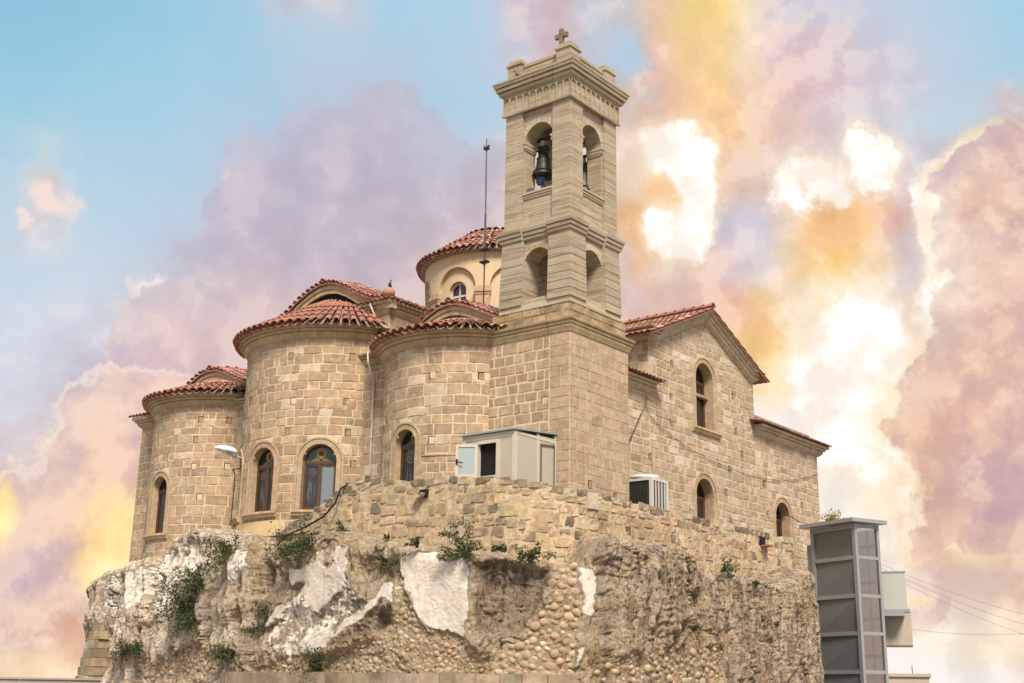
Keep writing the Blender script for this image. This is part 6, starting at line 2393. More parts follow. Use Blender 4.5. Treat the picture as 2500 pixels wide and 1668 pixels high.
# east side with window opening (y 1.10..1.70, z 7.30..8.18)
wy0, wy1, wz0, wz1 = 1.06, 1.70, 7.26, 8.16
mb = MB()
for (a, c, z, z2) in ((by0, wy0, bz0, bz1), (wy1, by1, bz0, bz1), (wy0, wy1, bz0, wz0), (wy0, wy1, wz1, bz1)):
    n = max(1, int((c - a) / 0.06))
    if z == bz0 and z2 == bz1:
        for k in range(n):     # ribbed sheet panels
            y = a + (c - a) * k / n
            mb.box((bx0, y + .002, z), (bx0 + 0.05, y + (c - a) / n - .002, z2))
    else:
        mb.box((bx0, a, z), (bx0 + 0.05, c, z2))
mb.build('ribbed_panel', 'panel_paint', bo)
mb = MB()
for (a, c) in ((bx0 + .12, bx0 + 1.02), (bx0 + 1.10, bx1 - .02)):
    n = int((c - a) / 0.06)
    for k in range(n):
        mb.box((a + (c - a) * k / n + .002, by0, bz0), (a + (c - a) * (k + 1) / n - .002, by0 + .05, 8.40 + 0.08 * (a - bx0)))
mb.build('ribbed_panel', 'panel_paint', bo)
for (p, q) in (((bx0 - .02, by0 - .02, bz0), (bx0 + .10, by0 + .08, bz1)), ((bx0 - .02, by1 - .08, bz0), (bx0 + .08, by1 + .02, bz1)),
               ((bx0 + 1.01, by0 - .015, bz0), (bx0 + 1.09, by0 + .05, 8.52)), ((bx1 - .06, by0 - .015, bz0), (bx1, by0 + .05, 8.60)),
               ((bx0 + .10, by0 - .012, 8.36), (bx1 - .06, by0 + .03, 8.44)), ((bx0 - .015, by0 + .08, 8.30), (bx0 + .04, by1 - .08, 8.44))):
    mb = MB()
    mb.box(p, q)
    mb.build('corner_post', 'white_paint', bo)
# door leaf on the south side: frame lines, sloping head, lever
mb = MB()
for (p, q) in (((-0.74, by0 - .03, 6.06), (-0.70, by0 - .005, 8.22)), ((-0.12, by0 - .03, 6.06), (-0.09, by0 - .005, 8.30))):
    mb.box(p, q)
mb.add([(-0.74, by0 - .03, 8.20), (-0.09, by0 - .03, 8.26), (-0.09, by0 - .03, 8.31), (-0.74, by0 - .03, 8.25),
        (-0.74, by0 - .004, 8.20), (-0.09, by0 - .004, 8.26), (-0.09, by0 - .004, 8.31), (-0.74, by0 - .004, 8.25)],
       [(0, 1, 2, 3), (0, 4, 5, 1), (3, 2, 6, 7), (1, 5, 6, 2), (4, 0, 3, 7)])
dl = mb.build('door_frame', 'galvanised', bo)
mb = MB()
mb.box((-0.68, by0 - .06, 7.06), (-0.64, by0 - .005, 7.16))
mb.box((-0.68, by0 - .075, 7.12), (-0.52, by0 - .05, 7.15))
mb.build('handle', 'black_rubber', dl)
# roof sheet sloping up to the tower
mb = MB()
V = []
for (x, z) in ((bx0 - .10, 8.45), (bx1, 8.62)):
    for y in (by0 - .06, by1 + .10):
        V += [(x, y, z), (x, y, z + 0.045)]
mb.add(V, [(0, 2, 6, 4), (1, 5, 7, 3), (0, 1, 3, 2), (4, 6, 7, 5), (0, 4, 5, 1), (2, 3, 7, 6)])
mb.build('roof_sheet', 'lift_frame', bo)
mb = MB()
for (p, q) in (((bx0 - .07, wy0 - .09, wz0 - .09), (bx0 + .06, wy0, wz1 + .09)), ((bx0 - .05, wy1, wz0 - .07), (bx0 + .06, wy1 + .07, wz1 + .07)),
               ((bx0 - .07, wy0, wz1), (bx0 + .06, wy1, wz1 + .09)), ((bx0 - .07, wy0, wz0 - .09), (bx0 + .06, wy1, wz0))):
    mb.box(p, q)
mb.build('window_frame', 'white_paint', bo)
mb = MB()
mb.box((bx0 + .08, by0 + .07, bz0), (bx1 - .02, by1 - .05, 8.40))
for f in range(6):
    pass
mb.f = [tuple(reversed(f)) for f in mb.f]
mb.build('dark_interior', 'dark_interior', bo)
# open sash, hinged at the window's far side
ca, sa = math.cos(R_(30)), math.sin(R_(30))


def sashf(a, d, z):
    return (bx0 - 0.05 - sa * a - ca * d, wy1 + 0.03 + ca * a - sa * d, z)


mb = MB()
for (a0, a1, z0, z1) in ((0, .075, wz0 - .02, wz1 + .02), (.535, .61, wz0 - .02, wz1 + .02), (.075, .535, wz0 - .02, wz0 + .07), (.075, .535, wz1 - .06, wz1 + .02)):
    mb.box((a0, -0.03, z0), (a1, 0.03, z1), frame=lambda x, y, z: sashf(x, y, z))
sh = mb.build('open_sash', 'white_paint', bo)
mb = MB()
mb.box((.07, -0.008, wz0 + .065), (.54, 0.008, wz1 - .055), frame=lambda x, y, z: sashf(x, y, z))
mb.build('pane', 'sash_glass', sh)
mb = MB()
mb.box((.545, 0.03, 7.62), (.60, 0.06, 7.76), frame=lambda x, y, z: sashf(x, y, z))
mb.tube([sashf(.575, .06, 7.69), sashf(.575, .09, 7.69), sashf(.40, .09, 7.64)], 0.016, 6)
mb.build('handle', 'black_rubber', sh)

# ------------------------------------------------------------------ air conditioner
ac = thing('air_conditioner', 'white outdoor air conditioning unit with dark mesh side and round fan on top', 'air conditioner', (4.1, 0.25, 6.05))
ax0, ax1, ay0, ay1, az0, az1 = 3.97, 4.92, -0.22, 0.95, 6.05, 7.93
mb = MB()
mb.box((ax0 + .03, ay0 + .03, az0 + .05), (ax1 - .03, ay1 - .02, az1 - .02))
mb.build('coil_core', 'grille', ac)
mb = MB()
for (x, y) in ((ax0, ay0), (ax1 - .10, ay0), (ax0, ay1 - .10), (ax1 - .10, ay1 - .10)):
    mb.box((x, y, az0), (x + .10, y + .10, az1 - .08))
mb.box((ax0, ay0, az1 - .08), (ax1, ay1, az1))
mb.build('casing', 'white_frame', ac)
mb = MB()
for k in range(1, 5):
    x = ax0 + 0.05 + (ax1 - ax0 - .1) * k / 5
    mb.box((x, ay0 - .004, az0), (x + .035, ay0 + .03, az1 - .08))
mb.build('side_slat', 'white_frame', ac)
mb = MB()
for k in range(1, 9):
    y = ay0 + .1 + (ay1 - ay0 - .2) * k / 9
    mb.box((ax0 - .012, y - .006, az0), (ax0 + .0, y + .006, az1 - .08))
for k in range(14):
    z = az0 + .1 + 0.13 * k
    mb.box((ax0 - .02, ay0 + .10, z - .006), (ax0 - .013, ay1 - .10, z + .006))
o = mb.build('wire_mesh', 'dark_iron', ac)
mb = MB()
mb.lathe([(0.48, 0), (0.50, 0.06), (0.47, 0.13), (0.44, 0.13), (0.40, 0.06)], (4.44, 0.36, az1), 28)
mb.build('fan_ring', 'white_frame', ac, smooth=True)
mb = MB()
mb.lathe([(0.43, 0.10), (0.40, 0.15), (0.2, 0.17), (0.02, 0.18)], (4.44, 0.36, az1), 24)
mb.build('fan_guard', 'dark_iron', ac, smooth=True)

# ------------------------------------------------------------------ lift tower
K = np.array([14.8, -2.0])
e1, e2 = np.array([0.378, 0.926]), np.array([0.926, -0.378])
lt = thing('lift_tower', 'grey panelled outdoor lift tower with glazed right side behind the rock', 'lift', (15.5, -0.9, 0))
LW, RW = 2.30, 1.20


def lfr(a, c, z):
    p = K + e1 * a + e2 * c
    return (p[0], p[1], z)


def lbox(mb, a0, a1, c0, c1, z0, z1):
    return mb.box((a0, c0, z0), (a1, c1, z1), frame=lfr)


rails = [7.60, 6.42, 5.07, 3.76, 2.44, 1.12, 0.0]
for (a, c, wa, wc) in ((0, 0, .16, .12), (LW - .16, 0, .16, .12), (0, RW - .12, .12, .12), (LW - .16, RW - .12, .16, .12)):
    mb = MB()
    lbox(mb, a, a + wa, c, c + wc, 0, 7.62)
    mb.build('corner_column', 'lift_frame', lt)
for z in rails[1:]:
    mb = MB()
    lbox(mb, .16, LW - .16, 0.01, 0.09, z - .07, z + .07)
    mb.build('rail', 'lift_frame', lt)
    mb = MB()
    lbox(mb, 0.01, 0.09, .12, RW - .12, z - .06, z + .06)
    mb.build('rail', 'lift_frame', lt)
mb = MB()
lbox(mb, .16, LW - .16, 0.01, 0.09, 7.45, 7.62)
mb.build('rail', 'lift_frame', lt)
mb = MB()
lbox(mb, 0.01, 0.09, .12, RW - .12, 7.50, 7.62)
mb.build('rail', 'lift_frame', lt)
for z1, z0 in zip(rails[:-1], rails[1:]):
    # panel folded along its diagonal: two facets
    a0, a1 = .16, LW - .16
    t, m0, m1 = 0.045, z0 + .07, z1 - (.15 if z1 > 7 else .07)
    mb = MB()
    V = [lfr(a0, 0.10, m0), lfr(a1, 0.05, m0), lfr(a1, 0.10, m1), lfr(a0, 0.05, m1)]
    mb.add(V, [(0, 3, 1), (1, 3, 2)] if False else [(0, 1, 3), (1, 2, 3)])
    mb.build('panel', 'lift_panel', lt)
    mb = MB()
    lbox(mb, 0.05, 0.065, .12, RW - .12, z0 + .06, z1 - .06)
    mb.build('glass_pane', 'lift_glass', lt)
mb = MB()
lbox(mb, LW * .75, LW * .75 + .08, RW * .55, RW * .55 + .10, 0, 7.5)
lbox(mb, 0.5, 0.58, RW - .1, RW - .06, 0, 7.5)
mb.build('guide_rail', 'lift_frame', lt)
for z in (6.9, 5.6, 4.3, 3.0):
    mb = MB()
    lbox(mb, .16, LW - .16, RW - .09, RW - .03, z - .06, z + .06)
    mb.build('rail', 'lift_frame', lt)
mb = MB()
lbox(mb, .16, LW - .16, RW - .05, RW - .04, 0.05, 7.5)
mb.build('glass_pane', 'lift_glass', lt)
mb = MB()
V = []
for (a, c) in ((-.22, -.30), (LW + .25, -.30), (LW + .25, RW + .22), (-.22, RW + .22)):
    z = 7.66 + 0.05 * (a > 1) * 0
    V += [lfr(a, c, z), lfr(a, c, z + .13)]
mb.add(V, [(0, 2, 4, 6), (7, 5, 3, 1), (0, 1, 3, 2), (2, 3, 5, 4), (4, 5, 7, 6), (6, 7, 1, 0)])
mb.build('roof_slab', 'lift_frame', lt)
mb = MB()
lbox(mb, LW + .06, LW + .26, .05, .30, 0, 7.05)
mb.build('cable_duct', 'blue_grey_metal', lt)

# landing balcony behind the lift: frosted balustrade and metal-faced slab box
P0 = np.array([16.91, -1.95]); dB = np.array([0.36, -0.93]); dB /= np.linalg.norm(dB); dn_ = np.array([dB[1], -dB[0]]) * -1


def bf(a, d, z):
    p = P0 + dB * a + dn_ * d
    return (p[0], p[1], z)


ba = thing('landing_balcony', 'cantilevered landing box with frosted glass balustrade beside the lift tower', 'balcony', (17.2, -2.4, 3.4))
mb = MB(); mb.box((0.0, 0.02, 4.70), (0.92, 0.05, 6.03), frame=bf); mb.build('glass_panel', 'frosted_glass', ba)
mb = MB(); mb.box((-0.02, 0.0, 6.03), (0.94, 0.07, 6.08), frame=bf); mb.build('handrail', 'lift_frame', ba)
mb = MB(); mb.box((-0.05, -0.12, 4.60), (1.0, 2.0, 4.70), frame=bf); mb.build('edge_trim', 'lift_frame', ba)
mb = MB(); mb.box((0.0, -0.10, 3.42), (0.14, 2.0, 4.60), frame=bf); mb.box((0.14, -0.09, 3.42), (1.02, 2.0, 4.60), frame=bf); mb.build('box_panel', 'box_panel', ba)
mb = MB(); mb.box((0.1, -0.80, 4.42), (0.8, -0.13, 4.60), frame=bf); mb.build('bracket', 'lift_frame', ba)

# ------------------------------------------------------------------ street lamp on the middle apse
lp = thing('wall_lamp', 'white cobra-head street lamp on a bracket beside the left window of the middle apse', 'street lamp', (-1.33, 12.55, 8.9))
A0 = Vector((-1.30, 12.55, 8.98)); ln_ = Vector((-0.94, 0.34, 0)).normalized()
side = Vector((-ln_.y, ln_.x, 0))
mb = MB()
mb.tube([A0 - ln_ * .1, A0 + ln_ * .28 + Vector((0, 0, .05)), A0 + ln_ * .55 + Vector((0, 0, .11))], 0.028, 8)
mb.build('arm', 'lamp_grey', lp)
mb = MB()
mb.tube([A0 + Vector((0, 0, -.12)), A0 + Vector((0, 0, .10))], 0.05, 8)
mb.build('wall_plate', 'lamp_grey', lp)


def lamp_shell(mb, t0, t1, w, hT, hB, zoff, nn=12):
    base = len(mb.v)
    m_ = 12
    for i in range(nn + 1):
        t = i / nn
        x = t0 + (t1 - t0) * t
        k = math.sin(PI * min(1, 0.06 + 0.94 * t) ** 0.75) ** 0.5 if t < 1 else 0.25
        k = max(k, 0.22)
        for j in range(m_):
            an = 2 * PI * j / m_
            cy_, sz = math.cos(an) * w * k, math.sin(an)
            sz = sz * (hT if sz > 0 else hB) * k
            p = A0 + ln_ * x + side * cy_ + Vector((0, 0, zoff + sz + 0.10 * t))
            mb.v.append(tuple(p)); mb.c.append(None)
    for i in range(nn):
        for j in range(m_):
            j2 = (j + 1) % m_
            mb.f.append((base + i * m_ + j, base + (i + 1) * m_ + j, base + (i + 1) * m_ + j2, base + i * m_ + j2))
    mb.f.append(tuple(base + j for j in range(m_)))
    mb.f.append(tuple(base + nn * m_ + j for j in reversed(range(m_))))


mb = MB(); lamp_shell(mb, .26, 1.02, .18, .19, .03, .15); mb.build('shell', 'lamp_shell', lp, smooth=True)
mb = MB(); lamp_shell(mb, .26, .56, .12, .03, .15, .12); mb.build('gear_housing', 'lamp_grey', lp, smooth=True)
mb = MB(); lamp_shell(mb, .54, .97, .145, .01, .05, .145); mb.build('diffuser', 'frosted_glass', lp, smooth=True)
mb = MB()
mb.tube([A0 + Vector((0, 0, .1)), A0 + Vector((.02, .02, .50)), A0 + Vector((-.02, .20, .42))], 0.012, 6)
tag(mb.build('lamp_wire', 'black_rubber'), 'short black wire looping up the wall above the street lamp bracket', 'cable')
mb = MB()
mb.tube([(-1.22, 12.62, 8.85), (-1.10, 12.95, 8.72), (-0.95, 13.5, 8.76), (-0.50, 13.93, 8.7), (-0.42, 14.02, 8.2), (-0.42, 14.05, 7.0), (-0.5, 14.05, 6.2)], 0.018, 6)
tag(mb.build('lamp_cable', 'black_rubber'), 'black cable running down the corner between left and middle apse', 'cable')

# ------------------------------------------------------------------ downpipe, lightning rod
mb = MB()
pp = [(0.44, 8.62, 14.24), (0.40, 8.60, 14.1), (0.42, 8.42, 13.76), (0.60, 8.44, 13.5), (0.62, 8.42, 12.5), (0.3, 8.2, 12.28), (-0.28, 7.93, 12.2), (-0.29, 7.88, 11.85), (-0.24, 7.78, 11.55), (-0.07, 7.80, 11.30), (-0.06, 7.80, 9.5), (-0.06, 7.78, 6.2)]
mb.tube(pp, 0.028, 8)
dp = thing('downpipe', 'thin white pipe running down the wall between the middle and right apse', 'pipe', (-0.06, 7.78, 6.1))
mb.build('pipe', 'white_frame', dp, smooth=True)
for z in (13.2, 11.0, 9.4, 8.0):
    mb = MB()
    x = 0.62 if z > 12.5 else -0.06
    y = 8.43 if z > 12.5 else 7.79
    mb.tube([(x, y, z - .03), (x, y, z + .03)], 0.045, 8)
    mb.build('clip', 'white_frame', dp)
rod = thing('lightning_rod', 'thin grey lightning rod rising from the roof in front of the dome', 'lightning rod', (2.6, 5.45, 13.8))
mb = MB()
mb.tube([(2.6, 5.45, 13.7), (2.6, 5.45, 15.5)], 0.022, 8)
mb.build('lower_tube', 'dark_iron', rod)
mb = MB()
mb.tube([(2.6, 5.45, 15.5), (2.6, 5.45, 17.4)], 0.038, 8)
mb.tube([(2.6, 5.45, 17.4), (2.6, 5.47, 19.85)], 0.026, 8)
mb.build('mast', 'galvanised', rod)
for z in (15.6, 16.05):
    mb = MB()
    mb.box((2.5, 5.30, z), (2.7, 5.60, z + .06))
    mb.build('clamp', 'dark_iron', rod)
mb = MB()
mb.box((2.53, 5.38, 19.80), (2.67, 5.56, 19.86))
mb.tube([(2.6, 5.34, 19.90), (2.6, 5.60, 19.90)], 0.03, 6)
mb.tube([(2.6, 5.47, 19.85), (2.6, 5.47, 20.22)], 0.014, 6)
for dy in (-.09, .09):
    mb.tube([(2.6, 5.47 + dy, 19.86), (2.6, 5.47 + dy, 20.0)], 0.012, 6)
mb.build('finial', 'dark_iron', rod)

# ------------------------------------------------------------------ cables and spouts
mb = MB()
cab = [(6.15, 1.33, 10.77), (6.78, 1.36, 10.33), (8.89, 1.36, 9.80), (11.19, 1.36, 9.55), (14.0, 1.36, 9.47), (16.78, 1.36, 9.77), (19.4, 1.36, 10.35)]
mb.tube([tuple(p) for p in catmull(np.array([(a, c, 0) for a, _, c in cab])[:, :2], 6) @ np.array([[1, 0, 0], [0, 0, 1]]) + np.array([0, 1.35, 0])], 0.009, 6)
tag(mb.build('slack_cable', 'black_rubber'), 'thin black cable sagging across the south wall under the tall window', 'cable')
mb = MB()
mb.tube([(5.15, 1.35, 9.36), (5.85, 1.34, 10.4), (6.1, 1.28, 10.78), (6.0, 1.25, 10.98), (6.5, 1.25, 10.95)], 0.014, 6)
tag(mb.build('stub_cable', 'black_rubber'), 'short black cable slanting down from a wall hook beside the tower', 'cable')
mb = MB()
mb.tube([mfS(u, 8.26, 0.012) for u in np.linspace(0.30, 2.1, 16)], 0.008, 5)
tag(mb.build('apse_cable', 'black_rubber'), 'thin dark cable stretched round the right apse beside its window', 'cable')
mb = MB()
hp = [(-3.0, 5.70, 7.28), (-3.12, 5.86, 7.15), (-3.16, 6.02, 6.73), (-3.2, 6.42, 6.38), (-3.35, 7.0, 6.09), (-3.6, 7.5, 5.86), (-3.75, 7.75, 5.55)]
mb.tube(hp, 0.028, 8)
tag(mb.build('hose', 'black_rubber', None, smooth=True), 'black hose hanging over the sloping left end of the parapet wall', 'hose')
mb = MB()
mb.tube([(14.6, 0.95, 7.3), (14.5, 0.9, 8.05), (14.9, 0.6, 8.12), (15.3, 0.3, 7.85)], 0.014, 6)
tag(mb.build('lift_cable', 'black_rubber'), 'thin cable bent over the lift roof from the church wall', 'cable')
sp = thing('drain_spout', 'round clay drain spout with a dark mouth in the parapet wall under the right apse', 'drain spout', (-3.1, 2.71, 6.6), None)
mb = MB()
mb.box((-3.13, 2.50, 6.62), (-3.02, 2.78, 6.84)); mb.build('mouth', 'dark_interior', sp)
mb = MB()
n = 10
V = []
for x in (-3.05, -3.28):
    for r in (0.15, 0.12):
        for k in range(n + 1):
            a = PI + PI * k / n
            V.append((x, 2.72 + r * math.cos(a), 6.74 + r * math.sin(a)))
F = []
m_ = n + 1
for k in range(n):
    F += [(k, k + 1, 2 * m_ + k + 1, 2 * m_ + k), (m_ + k, 3 * m_ + k, 3 * m_ + k + 1, m_ + k + 1), (2 * m_ + k, 2 * m_ + k + 1, 3 * m_ + k + 1, 3 * m_ + k)]
mb.add(V, F, (0.40, 0.29, 0.18)); mb.build('channel', 'rubble', sp)
sp = thing('roof_tile_spout', 'small red clay tile sticking out of the parapet wall near its right end', 'drain spout', (8.5, -1.55, 6.2), None)
mb = MB(); mb.box((8.30, -1.57, 6.22), (8.62, -1.46, 6.50)); mb.build('mouth', 'dark_interior', sp)
mb = MB(); mb.box((8.32, -1.80, 6.18), (8.70, -1.45, 6.23), (0.30, 0.12, 0.07)); mb.build('tile_lip', 'terracotta', sp)

# putlog holes in the apse and south walls: flat square patches, some pale mortar, with edge shadow painted as dark strips
holes = MB(); fills = MB(); fillsd = MB()  # first mesh collects the painted dark shadow strips
for (mf, u, z, pale) in ((mfN, 1.32, 9.08, 1), (mfN, 2.5, 9.1, 1), (mfN, 1.31, 10.04, 0), (mfN, 1.62, 7.99, 1), (mfN, 1.45, 10.77, 0), (mfN, 2.45, 10.76, 0),
                         (mfC, 1.1, 10.6, 1), (mfC, 2.88, 10.58, 0), (mfC, 0.96, 9.61, 0), (mfC, 2.98, 9.56, 0), (mfC, 0.91, 12.14, 0), (mfC, 3.0, 12.1, 0), (mfC, 3.2, 8.54, 0), (mfC, -0.95, 9.6, 0), (mfC, -1.1, 10.9, 0),
                         (mfS, 0.81, 10.74, 1), (mfS, 2.3, 10.69, 0), (mfS, 0.85, 8.74, 1),
                         (mTE, -0.88, 9.68, 1), (mTS, 1.0, 7.3, 0), (mTS, 2.3, 7.1, 0),
                         (mW, 8.0, 12.6, 0), (mW, 7.9, 11.4, 0), (mW, 7.9, 10.5, 0), (mW, 12.4, 12.3, 0), (mW, 12.5, 11.0, 0), (mW, 12.9, 10.2, 0), (mW, 11.9, 9.5, 0), (mW, 14.6, 9.3, 0), (mW, 6.5, 9.1, 0), (mW, 11.6, 8.6, 0), (mW, 14.8, 8.2, 0), (mW, 11.9, 7.6, 0), (mW, 14.9, 7.3, 0), (mW, 17.8, 8.9, 0)):
    w, h = 0.085, 0.10
    tgt = fills if pale else fillsd
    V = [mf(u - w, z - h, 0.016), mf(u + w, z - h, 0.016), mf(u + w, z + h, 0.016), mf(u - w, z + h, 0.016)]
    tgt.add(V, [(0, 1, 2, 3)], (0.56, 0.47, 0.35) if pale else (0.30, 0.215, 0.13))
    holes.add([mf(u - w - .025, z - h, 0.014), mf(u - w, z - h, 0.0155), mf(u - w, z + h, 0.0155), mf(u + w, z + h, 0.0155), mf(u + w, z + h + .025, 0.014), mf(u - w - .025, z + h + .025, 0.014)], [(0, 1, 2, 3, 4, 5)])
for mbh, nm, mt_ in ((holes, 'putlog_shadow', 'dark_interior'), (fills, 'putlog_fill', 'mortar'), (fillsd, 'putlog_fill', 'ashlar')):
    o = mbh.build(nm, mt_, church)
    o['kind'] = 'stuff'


# ------------------------------------------------------------------ pigeons
def pigeon(loc, yaw, pitch, mat, label, s=1.0, pose='stand'):
    t = thing('pigeon', label, 'pigeon', loc, 'pigeons on the roofs')
    Rm = Matrix.Rotation(yaw, 4, 'Z') @ Matrix.Rotation(-pitch, 4, 'Y')
    L = Matrix.Translation(Vector(loc) + Vector((0, 0, .075 * s)))
    # spine from tail to beak with radii
    spine = [(-.20, .055, .012), (-.13, .06, .026), (-.08, .07, .045), (-.02, .085, .062), (.04, .10, .066), (.085, .125, .052), (.105, .16, .034), (.118, .195, .029), (.135, .215, .031), (.158, .212, .020), (.178, .205, .007), (.195, .20, .002)]
    mb = MB()
    n = 10
    for (x, z, r) in spine:
        for k in range(n):
            a = 2 * PI * k / n
            v = L @ (Rm @ Vector((x * s, math.cos(a) * r * s, (z + math.sin(a) * r * (.55 if x < -.1 else 1)) * s - .05 * s)))
            mb.v.append(tuple(v)); mb.c.append(None)
    for i in range(len(spine) - 1):
        for k in range(n):
            k2 = (k + 1) % n
            mb.f.append((i * n + k, i * n + k2, (i + 1) * n + k2, (i + 1) * n + k))
    mb.f.append(tuple(reversed(range(n))))
    mb.f.append(tuple((len(spine) - 1) * n + k for k in range(n)))
    mb.build('body', mat, t, smooth=True)
    for sd_ in (-1, 1):
        w = MB()
        pts = [(.06, .056, .11), (.02, .070, .125), (-.06, .060, .105), (-.16, .03, .07), (-.22, .016, .055), (-.14, .046, .045), (-.04, .068, .05), (.04, .064, .07)]
        V = []
        for off_ in (0, .010):
            V += [L @ (Rm @ Vector((x * s, sd_ * (y + off_) * s, (z - .05) * s))) for x, y, z in pts]
        m_ = len(pts)
        w.add(V, [tuple(range(m_)), tuple(reversed(range(m_, 2 * m_)))] + [(k, (k + 1) % m_, m_ + (k + 1) % m_, m_ + k) for k in range(m_)])
        w.build('wing', mat, t)
        lg = MB()
        p = L @ (Rm @ Vector((.0, sd_ * .03 * s, 0)))
        lg.tube([p, (p.x, p.y, loc[2])], 0.007, 5)
        lg.tube([(p.x, p.y, loc[2] + .004), (p.x + .03 * math.cos(yaw), p.y + .03 * math.sin(yaw), loc[2] + .004)], 0.005, 5)
        lg.build('leg', 'dark_iron', t)


pigeon((-0.17, 1.92, 20.25), R_(118), R_(8), 'pigeon_grey', 'dark grey pigeon crouching on the top cornice of the bell tower', 1.0)
pigeon((-1.15, 12.3, 13.33), R_(140), R_(38), 'pigeon_white', 'pale pigeon upright on the tiled eave of the middle apse', 0.95)
pigeon((0.50, 7.86, 14.61), R_(150), R_(58), 'pigeon_dark', 'black pigeon perched on the clay ball at the roof corner', 0.95)


# ------------------------------------------------------------------ shrubs growing from the rock
def shrub(name, label, s, z, size, nleaf, seed, lift=0.05, spread=(1.0, 1.0), droop=0.0, mat='leaf', pos=None, nrm=None, tone=0.5):
    r = random.Random(seed)
    if pos is None:
        P, N = on_rock(s, z, 0.0)
        p0, n0 = Vector(P[0]), Vector(N[0])
    else:
        p0, n0 = Vector(pos), Vector(nrm)
    t = thing(name, label, 'shrub', tuple(p0), 'shrubs growing on the rock and parapet')
    tan = Vector((-n0.y, n0.x, 0))
    st, lf_ = MB(), MB()
    tips = []
    nst = max(5, int(size * 13))
    for k in range(nst):
        a = r.uniform(-1.0, 1.0)
        c = r.uniform(-0.35, 1.0) - droop
        d = (tan * a * spread[0] + Vector((0, 0, 1)) * c * spread[1] + n0 * r.uniform(.15, .55)).normalized()
        L = size * r.uniform(.45, 1.05)
        pts = [p0 - n0 * .05]
        q = Vector(p0)
        for j in range(1, 6):
            q = q + d * (L / 5) + Vector((r.uniform(-1, 1), r.uniform(-1, 1), r.uniform(-1, 1))) * L * .05
            d = (d + Vector((0, 0, -.05 * (1 + droop * 2)))).normalized()
            pts.append(q.copy())
        st.tube(pts, [.012, .010, .008, .007, .005, .003], 4, cap=False)
        tips.append(pts)
    for k in range(nleaf):
        pts = r.choice(tips)
        f = r.random() ** .7 * (len(pts) - 1.01)
        j = int(f)
        c = pts[j].lerp(pts[j + 1], f - j) + Vector((r.gauss(0, 1), r.gauss(0, 1), r.gauss(0, 1))) * size * .075
        w = r.uniform(.020, .040)
        h = w * r.uniform(1.0, 1.5)
        nn = (n0 * .7 + Vector((r.gauss(0, 1), r.gauss(0, 1), r.gauss(0, 1) + .5)) * .75).normalized()
        ax = nn.cross(Vector((r.gauss(0, 1), r.gauss(0, 1), r.gauss(0, 1)))).normalized()
        ay = nn.cross(ax)
        g = min(1, max(0, r.gauss(tone, .28)))
        lf_.add([c - ax * w, c - ay * h * .5 + ax * w * .0, c + ax * w, c + ay * h], [(0, 1, 2, 3)], (g, g, g))
    st.build('stems', 'stem', t)['kind'] = 'stuff'
    lf_.build('foliage', mat, t)['kind'] = 'stuff'


shrub('shrub', 'green shrub hanging in the cleft under the yellow plaster base of the middle apse', 20.95, 5.42, 1.05, 1250, 1, droop=.05, tone=.45)
shrub('shrub', 'spreading green shrub at the foot of the parapet where the black hose ends', 24.45, 5.42, 1.2, 1500, 2, spread=(1.3, .6), tone=.5)
shrub('shrub', 'largest dark green shrub clinging to the white-stained left rock face', 18.85, 3.75, 1.5, 2600, 3, spread=(.75, 1.2), tone=.3)
shrub('shrub', 'upper sprig growing above the largest shrub on the left rock face', 19.1, 4.75, 0.95, 700, 31, spread=(.6, 1.3), tone=.4)
shrub('shrub', 'low creeping shrub on the lower left rock near the corner stones', 15.6, 2.75, 1.1, 900, 4, spread=(1.5, .4), droop=.3, tone=.25)
shrub('shrub', 'small dark shrub in rubble at the bottom left below the cleft', 21.2, 2.40, 0.9, 800, 5, spread=(1.2, .6), tone=.25)
shrub('shrub', 'narrow shrub in the dark cleft left of the white plaster patches', 22.5, 3.35, 0.85, 700, 6, spread=(.6, 1.1), tone=.35)
shrub('shrub', 'round shrub over the dressed stone footing at the bottom edge', 25.45, 2.0, 0.85, 800, 7, spread=(1.1, .9), tone=.3)
shrub('shrub', 'thin yellowish shrub left of the big round-topped plaster patch', 27.75, 4.75, 0.75, 420, 8, spread=(1.0, .9), tone=.75)
shrub('shrub', 'bushy shrub on the ledge above the dark hollow under the parapet', 30.35, 5.0, 0.85, 900, 9, spread=(1.1, .9), tone=.5)
shrub('shrub', 'small tuft at the parapet foot above the big plaster patch', 28.85, 5.18, 0.38, 170, 10, tone=.35)
shrub('shrub', 'small dark tuft right of the bushy ledge shrub', 31.25, 5.0, 0.36, 150, 11, spread=(1.3, .5), tone=.25)
shrub('shrub', 'trailing green shrub over the top of the cobbled pillar', 32.1, 4.75, 0.62, 420, 12, spread=(1.4, .6), tone=.55)
shrub('shrub', 'small shrub on top of the pitted right rock below the parapet', 38.6, 4.85, 0.60, 300, 13, spread=(1.2, .6), tone=.4)
shrub('shrub', 'faint low tuft on the upper face of the right rock', 40.0, 4.6, 0.36, 120, 14, spread=(1.5, .3), tone=.35)
shrub('shrub', 'tiny sprig against the sloping left end of the parapet', 0, 0, 0.36, 90, 15, pos=(-3.0, 5.75, 5.95), nrm=(-1, 0, 0), tone=.3)
shrub('shrub', 'tiny dark sprig in the parapet wall left of the clay spout', 0, 0, 0.20, 40, 16, pos=(-3.1, 3.9, 5.62), nrm=(-1, 0, 0), tone=.2)

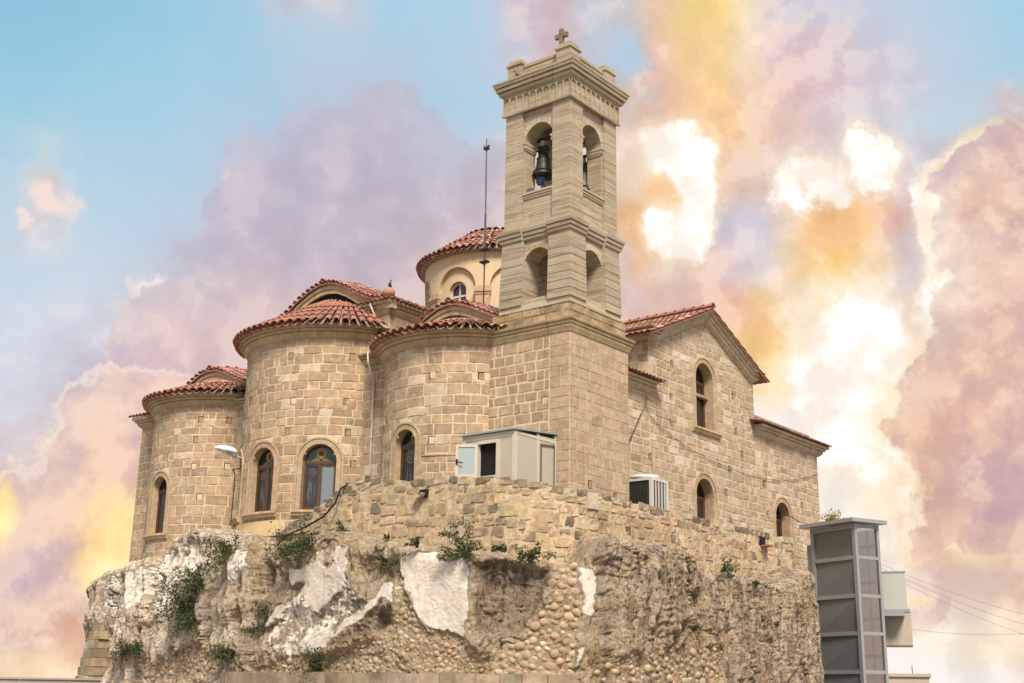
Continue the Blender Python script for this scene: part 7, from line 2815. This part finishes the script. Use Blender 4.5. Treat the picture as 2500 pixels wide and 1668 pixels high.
# ------------------------------------------------------------------ tree behind the lift
tr = thing('tree', 'yellow green tree top showing just above the lift tower roof', 'tree', (32.7, 6.9, 0))
mb = MB()
mb.tube([(32.7, 6.9, 0), (32.75, 6.9, 3), (32.6, 6.95, 6), (32.7, 6.9, 10.1)], [.22, .18, .12, .04], 8)
r = random.Random(3)
limbs = []
for k in range(26):
    z = 4.5 + 6.0 * (k / 26)
    a = r.uniform(0, 2 * PI)
    L = (2.6 - 1.7 * abs(k / 26 - .35)) * r.uniform(.6, 1) * (1.15 - k / 26 * .75)
    p0 = Vector((32.68, 6.92, z))
    p1 = p0 + Vector((math.cos(a) * L, math.sin(a) * L, L * .45))
    mb.tube([p0, p0.lerp(p1, .5) + Vector((0, 0, .1)), p1], [.05, .035, .012], 5)
    limbs.append((p0, p1))
mb.build('trunk', 'bark', tr)
mb = MB()
for k in range(5200):
    p0, p1 = r.choice(limbs)
    c = p0.lerp(p1, r.uniform(.25, 1.08)) + Vector((r.gauss(0, .22), r.gauss(0, .22), r.gauss(0, .20)))
    w = r.uniform(.05, .10)
    ax = Vector((r.gauss(0, 1), r.gauss(0, 1), r.gauss(0, 1))).normalized()
    ay = ax.orthogonal().normalized()
    g = min(1, max(0, r.gauss(.55, .3)))
    mb.add([c - ax * w, c - ay * w * .5, c + ax * w, c + ay * w * .9], [(0, 1, 2, 3)], (g, g, g))
mb.build('crown', 'leaf_warm', tr)['kind'] = 'stuff'

# ------------------------------------------------------------------ far wall, far house, power lines
mb = MB()
fw = thing('boundary_wall', 'long low grey wall at the far left behind the rock', 'wall', (-6, 22, 0))
d_ = Vector((-3.18 + 5.26, 17.95 - 19.21, 0)).normalized()
nb_ = Vector((-d_.y, d_.x, 0))
P0_ = Vector((-5.26, 19.21, 0))


def wf(a, d, z):
    p = P0_ + d_ * a + nb_ * d
    return (p.x, p.y, z)


for k in range(8):
    mb = MB()
    a = -9 + 1.6 * k
    mb.box((a + .006, 0, 0), (a + 1.594, .3, 1.74), frame=wf)
    mb.build('panel', 'concrete', fw)
mb = MB(); mb.box((-9.0, -.05, 1.742), (3.8, .35, 1.80), frame=wf); mb.build('coping', 'concrete', fw)
fh = thing('flat_roof_house', 'pale flat-roofed house far behind the lift at the bottom right', 'house', (30, 1.5, 0))
mb = MB()
hd = Vector((28.69 - 28.05, 0.91 - 2.57, 0)).normalized(); hn = Vector((-hd.y, hd.x, 0))


def hf(a, d, z):
    p = Vector((28.05, 2.57, 0)) + hd * a + hn * d
    return (p.x, p.y, z)


mb.box((-2, 0, 0), (1.9, 5, 2.50), frame=hf); mb.build('wall', 'box_panel', fh)
mb = MB(); mb.box((-2.1, -.08, 2.50), (2.0, 5.1, 2.64), frame=hf); mb.build('roof_edge', 'box_panel', fh)
mb = MB(); mb.tube([hf(1.2, .3, 2.6), hf(1.2, .3, 3.0)], .02, 6); mb.build('vent_pipe', 'galvanised', fh)
for i, (a, c) in enumerate((((37.62, 5.57, 8.46), (39.66, -0.45, 6.24)), ((37.61, 5.6, 8.02), (39.63, -0.36, 5.21)), ((37.69, 5.39, 8.13), (39.64, -0.4, 5.73)), ((37.84, 4.99, 5.33), (39.63, -0.36, 5.27)))):
    A_, B_ = Vector(a), Vector(c)
    D_ = B_ - A_
    mb = MB()
    mb.tube([A_ - D_ * .3 + (D_ * 1.9) * t - Vector((0, 0, .5)) * math.sin(PI * t) for t in np.linspace(0, 1, 9)], 0.006, 5)
    tag(mb.build('power_line', 'black_rubber'), ('highest thin power line crossing the sunset sky at right', 'lowest slanting power line crossing the sunset sky at right', 'middle slanting power line crossing the sunset sky at right', 'level power line low in the sky at right')[i], 'power line', 'power lines at the right')
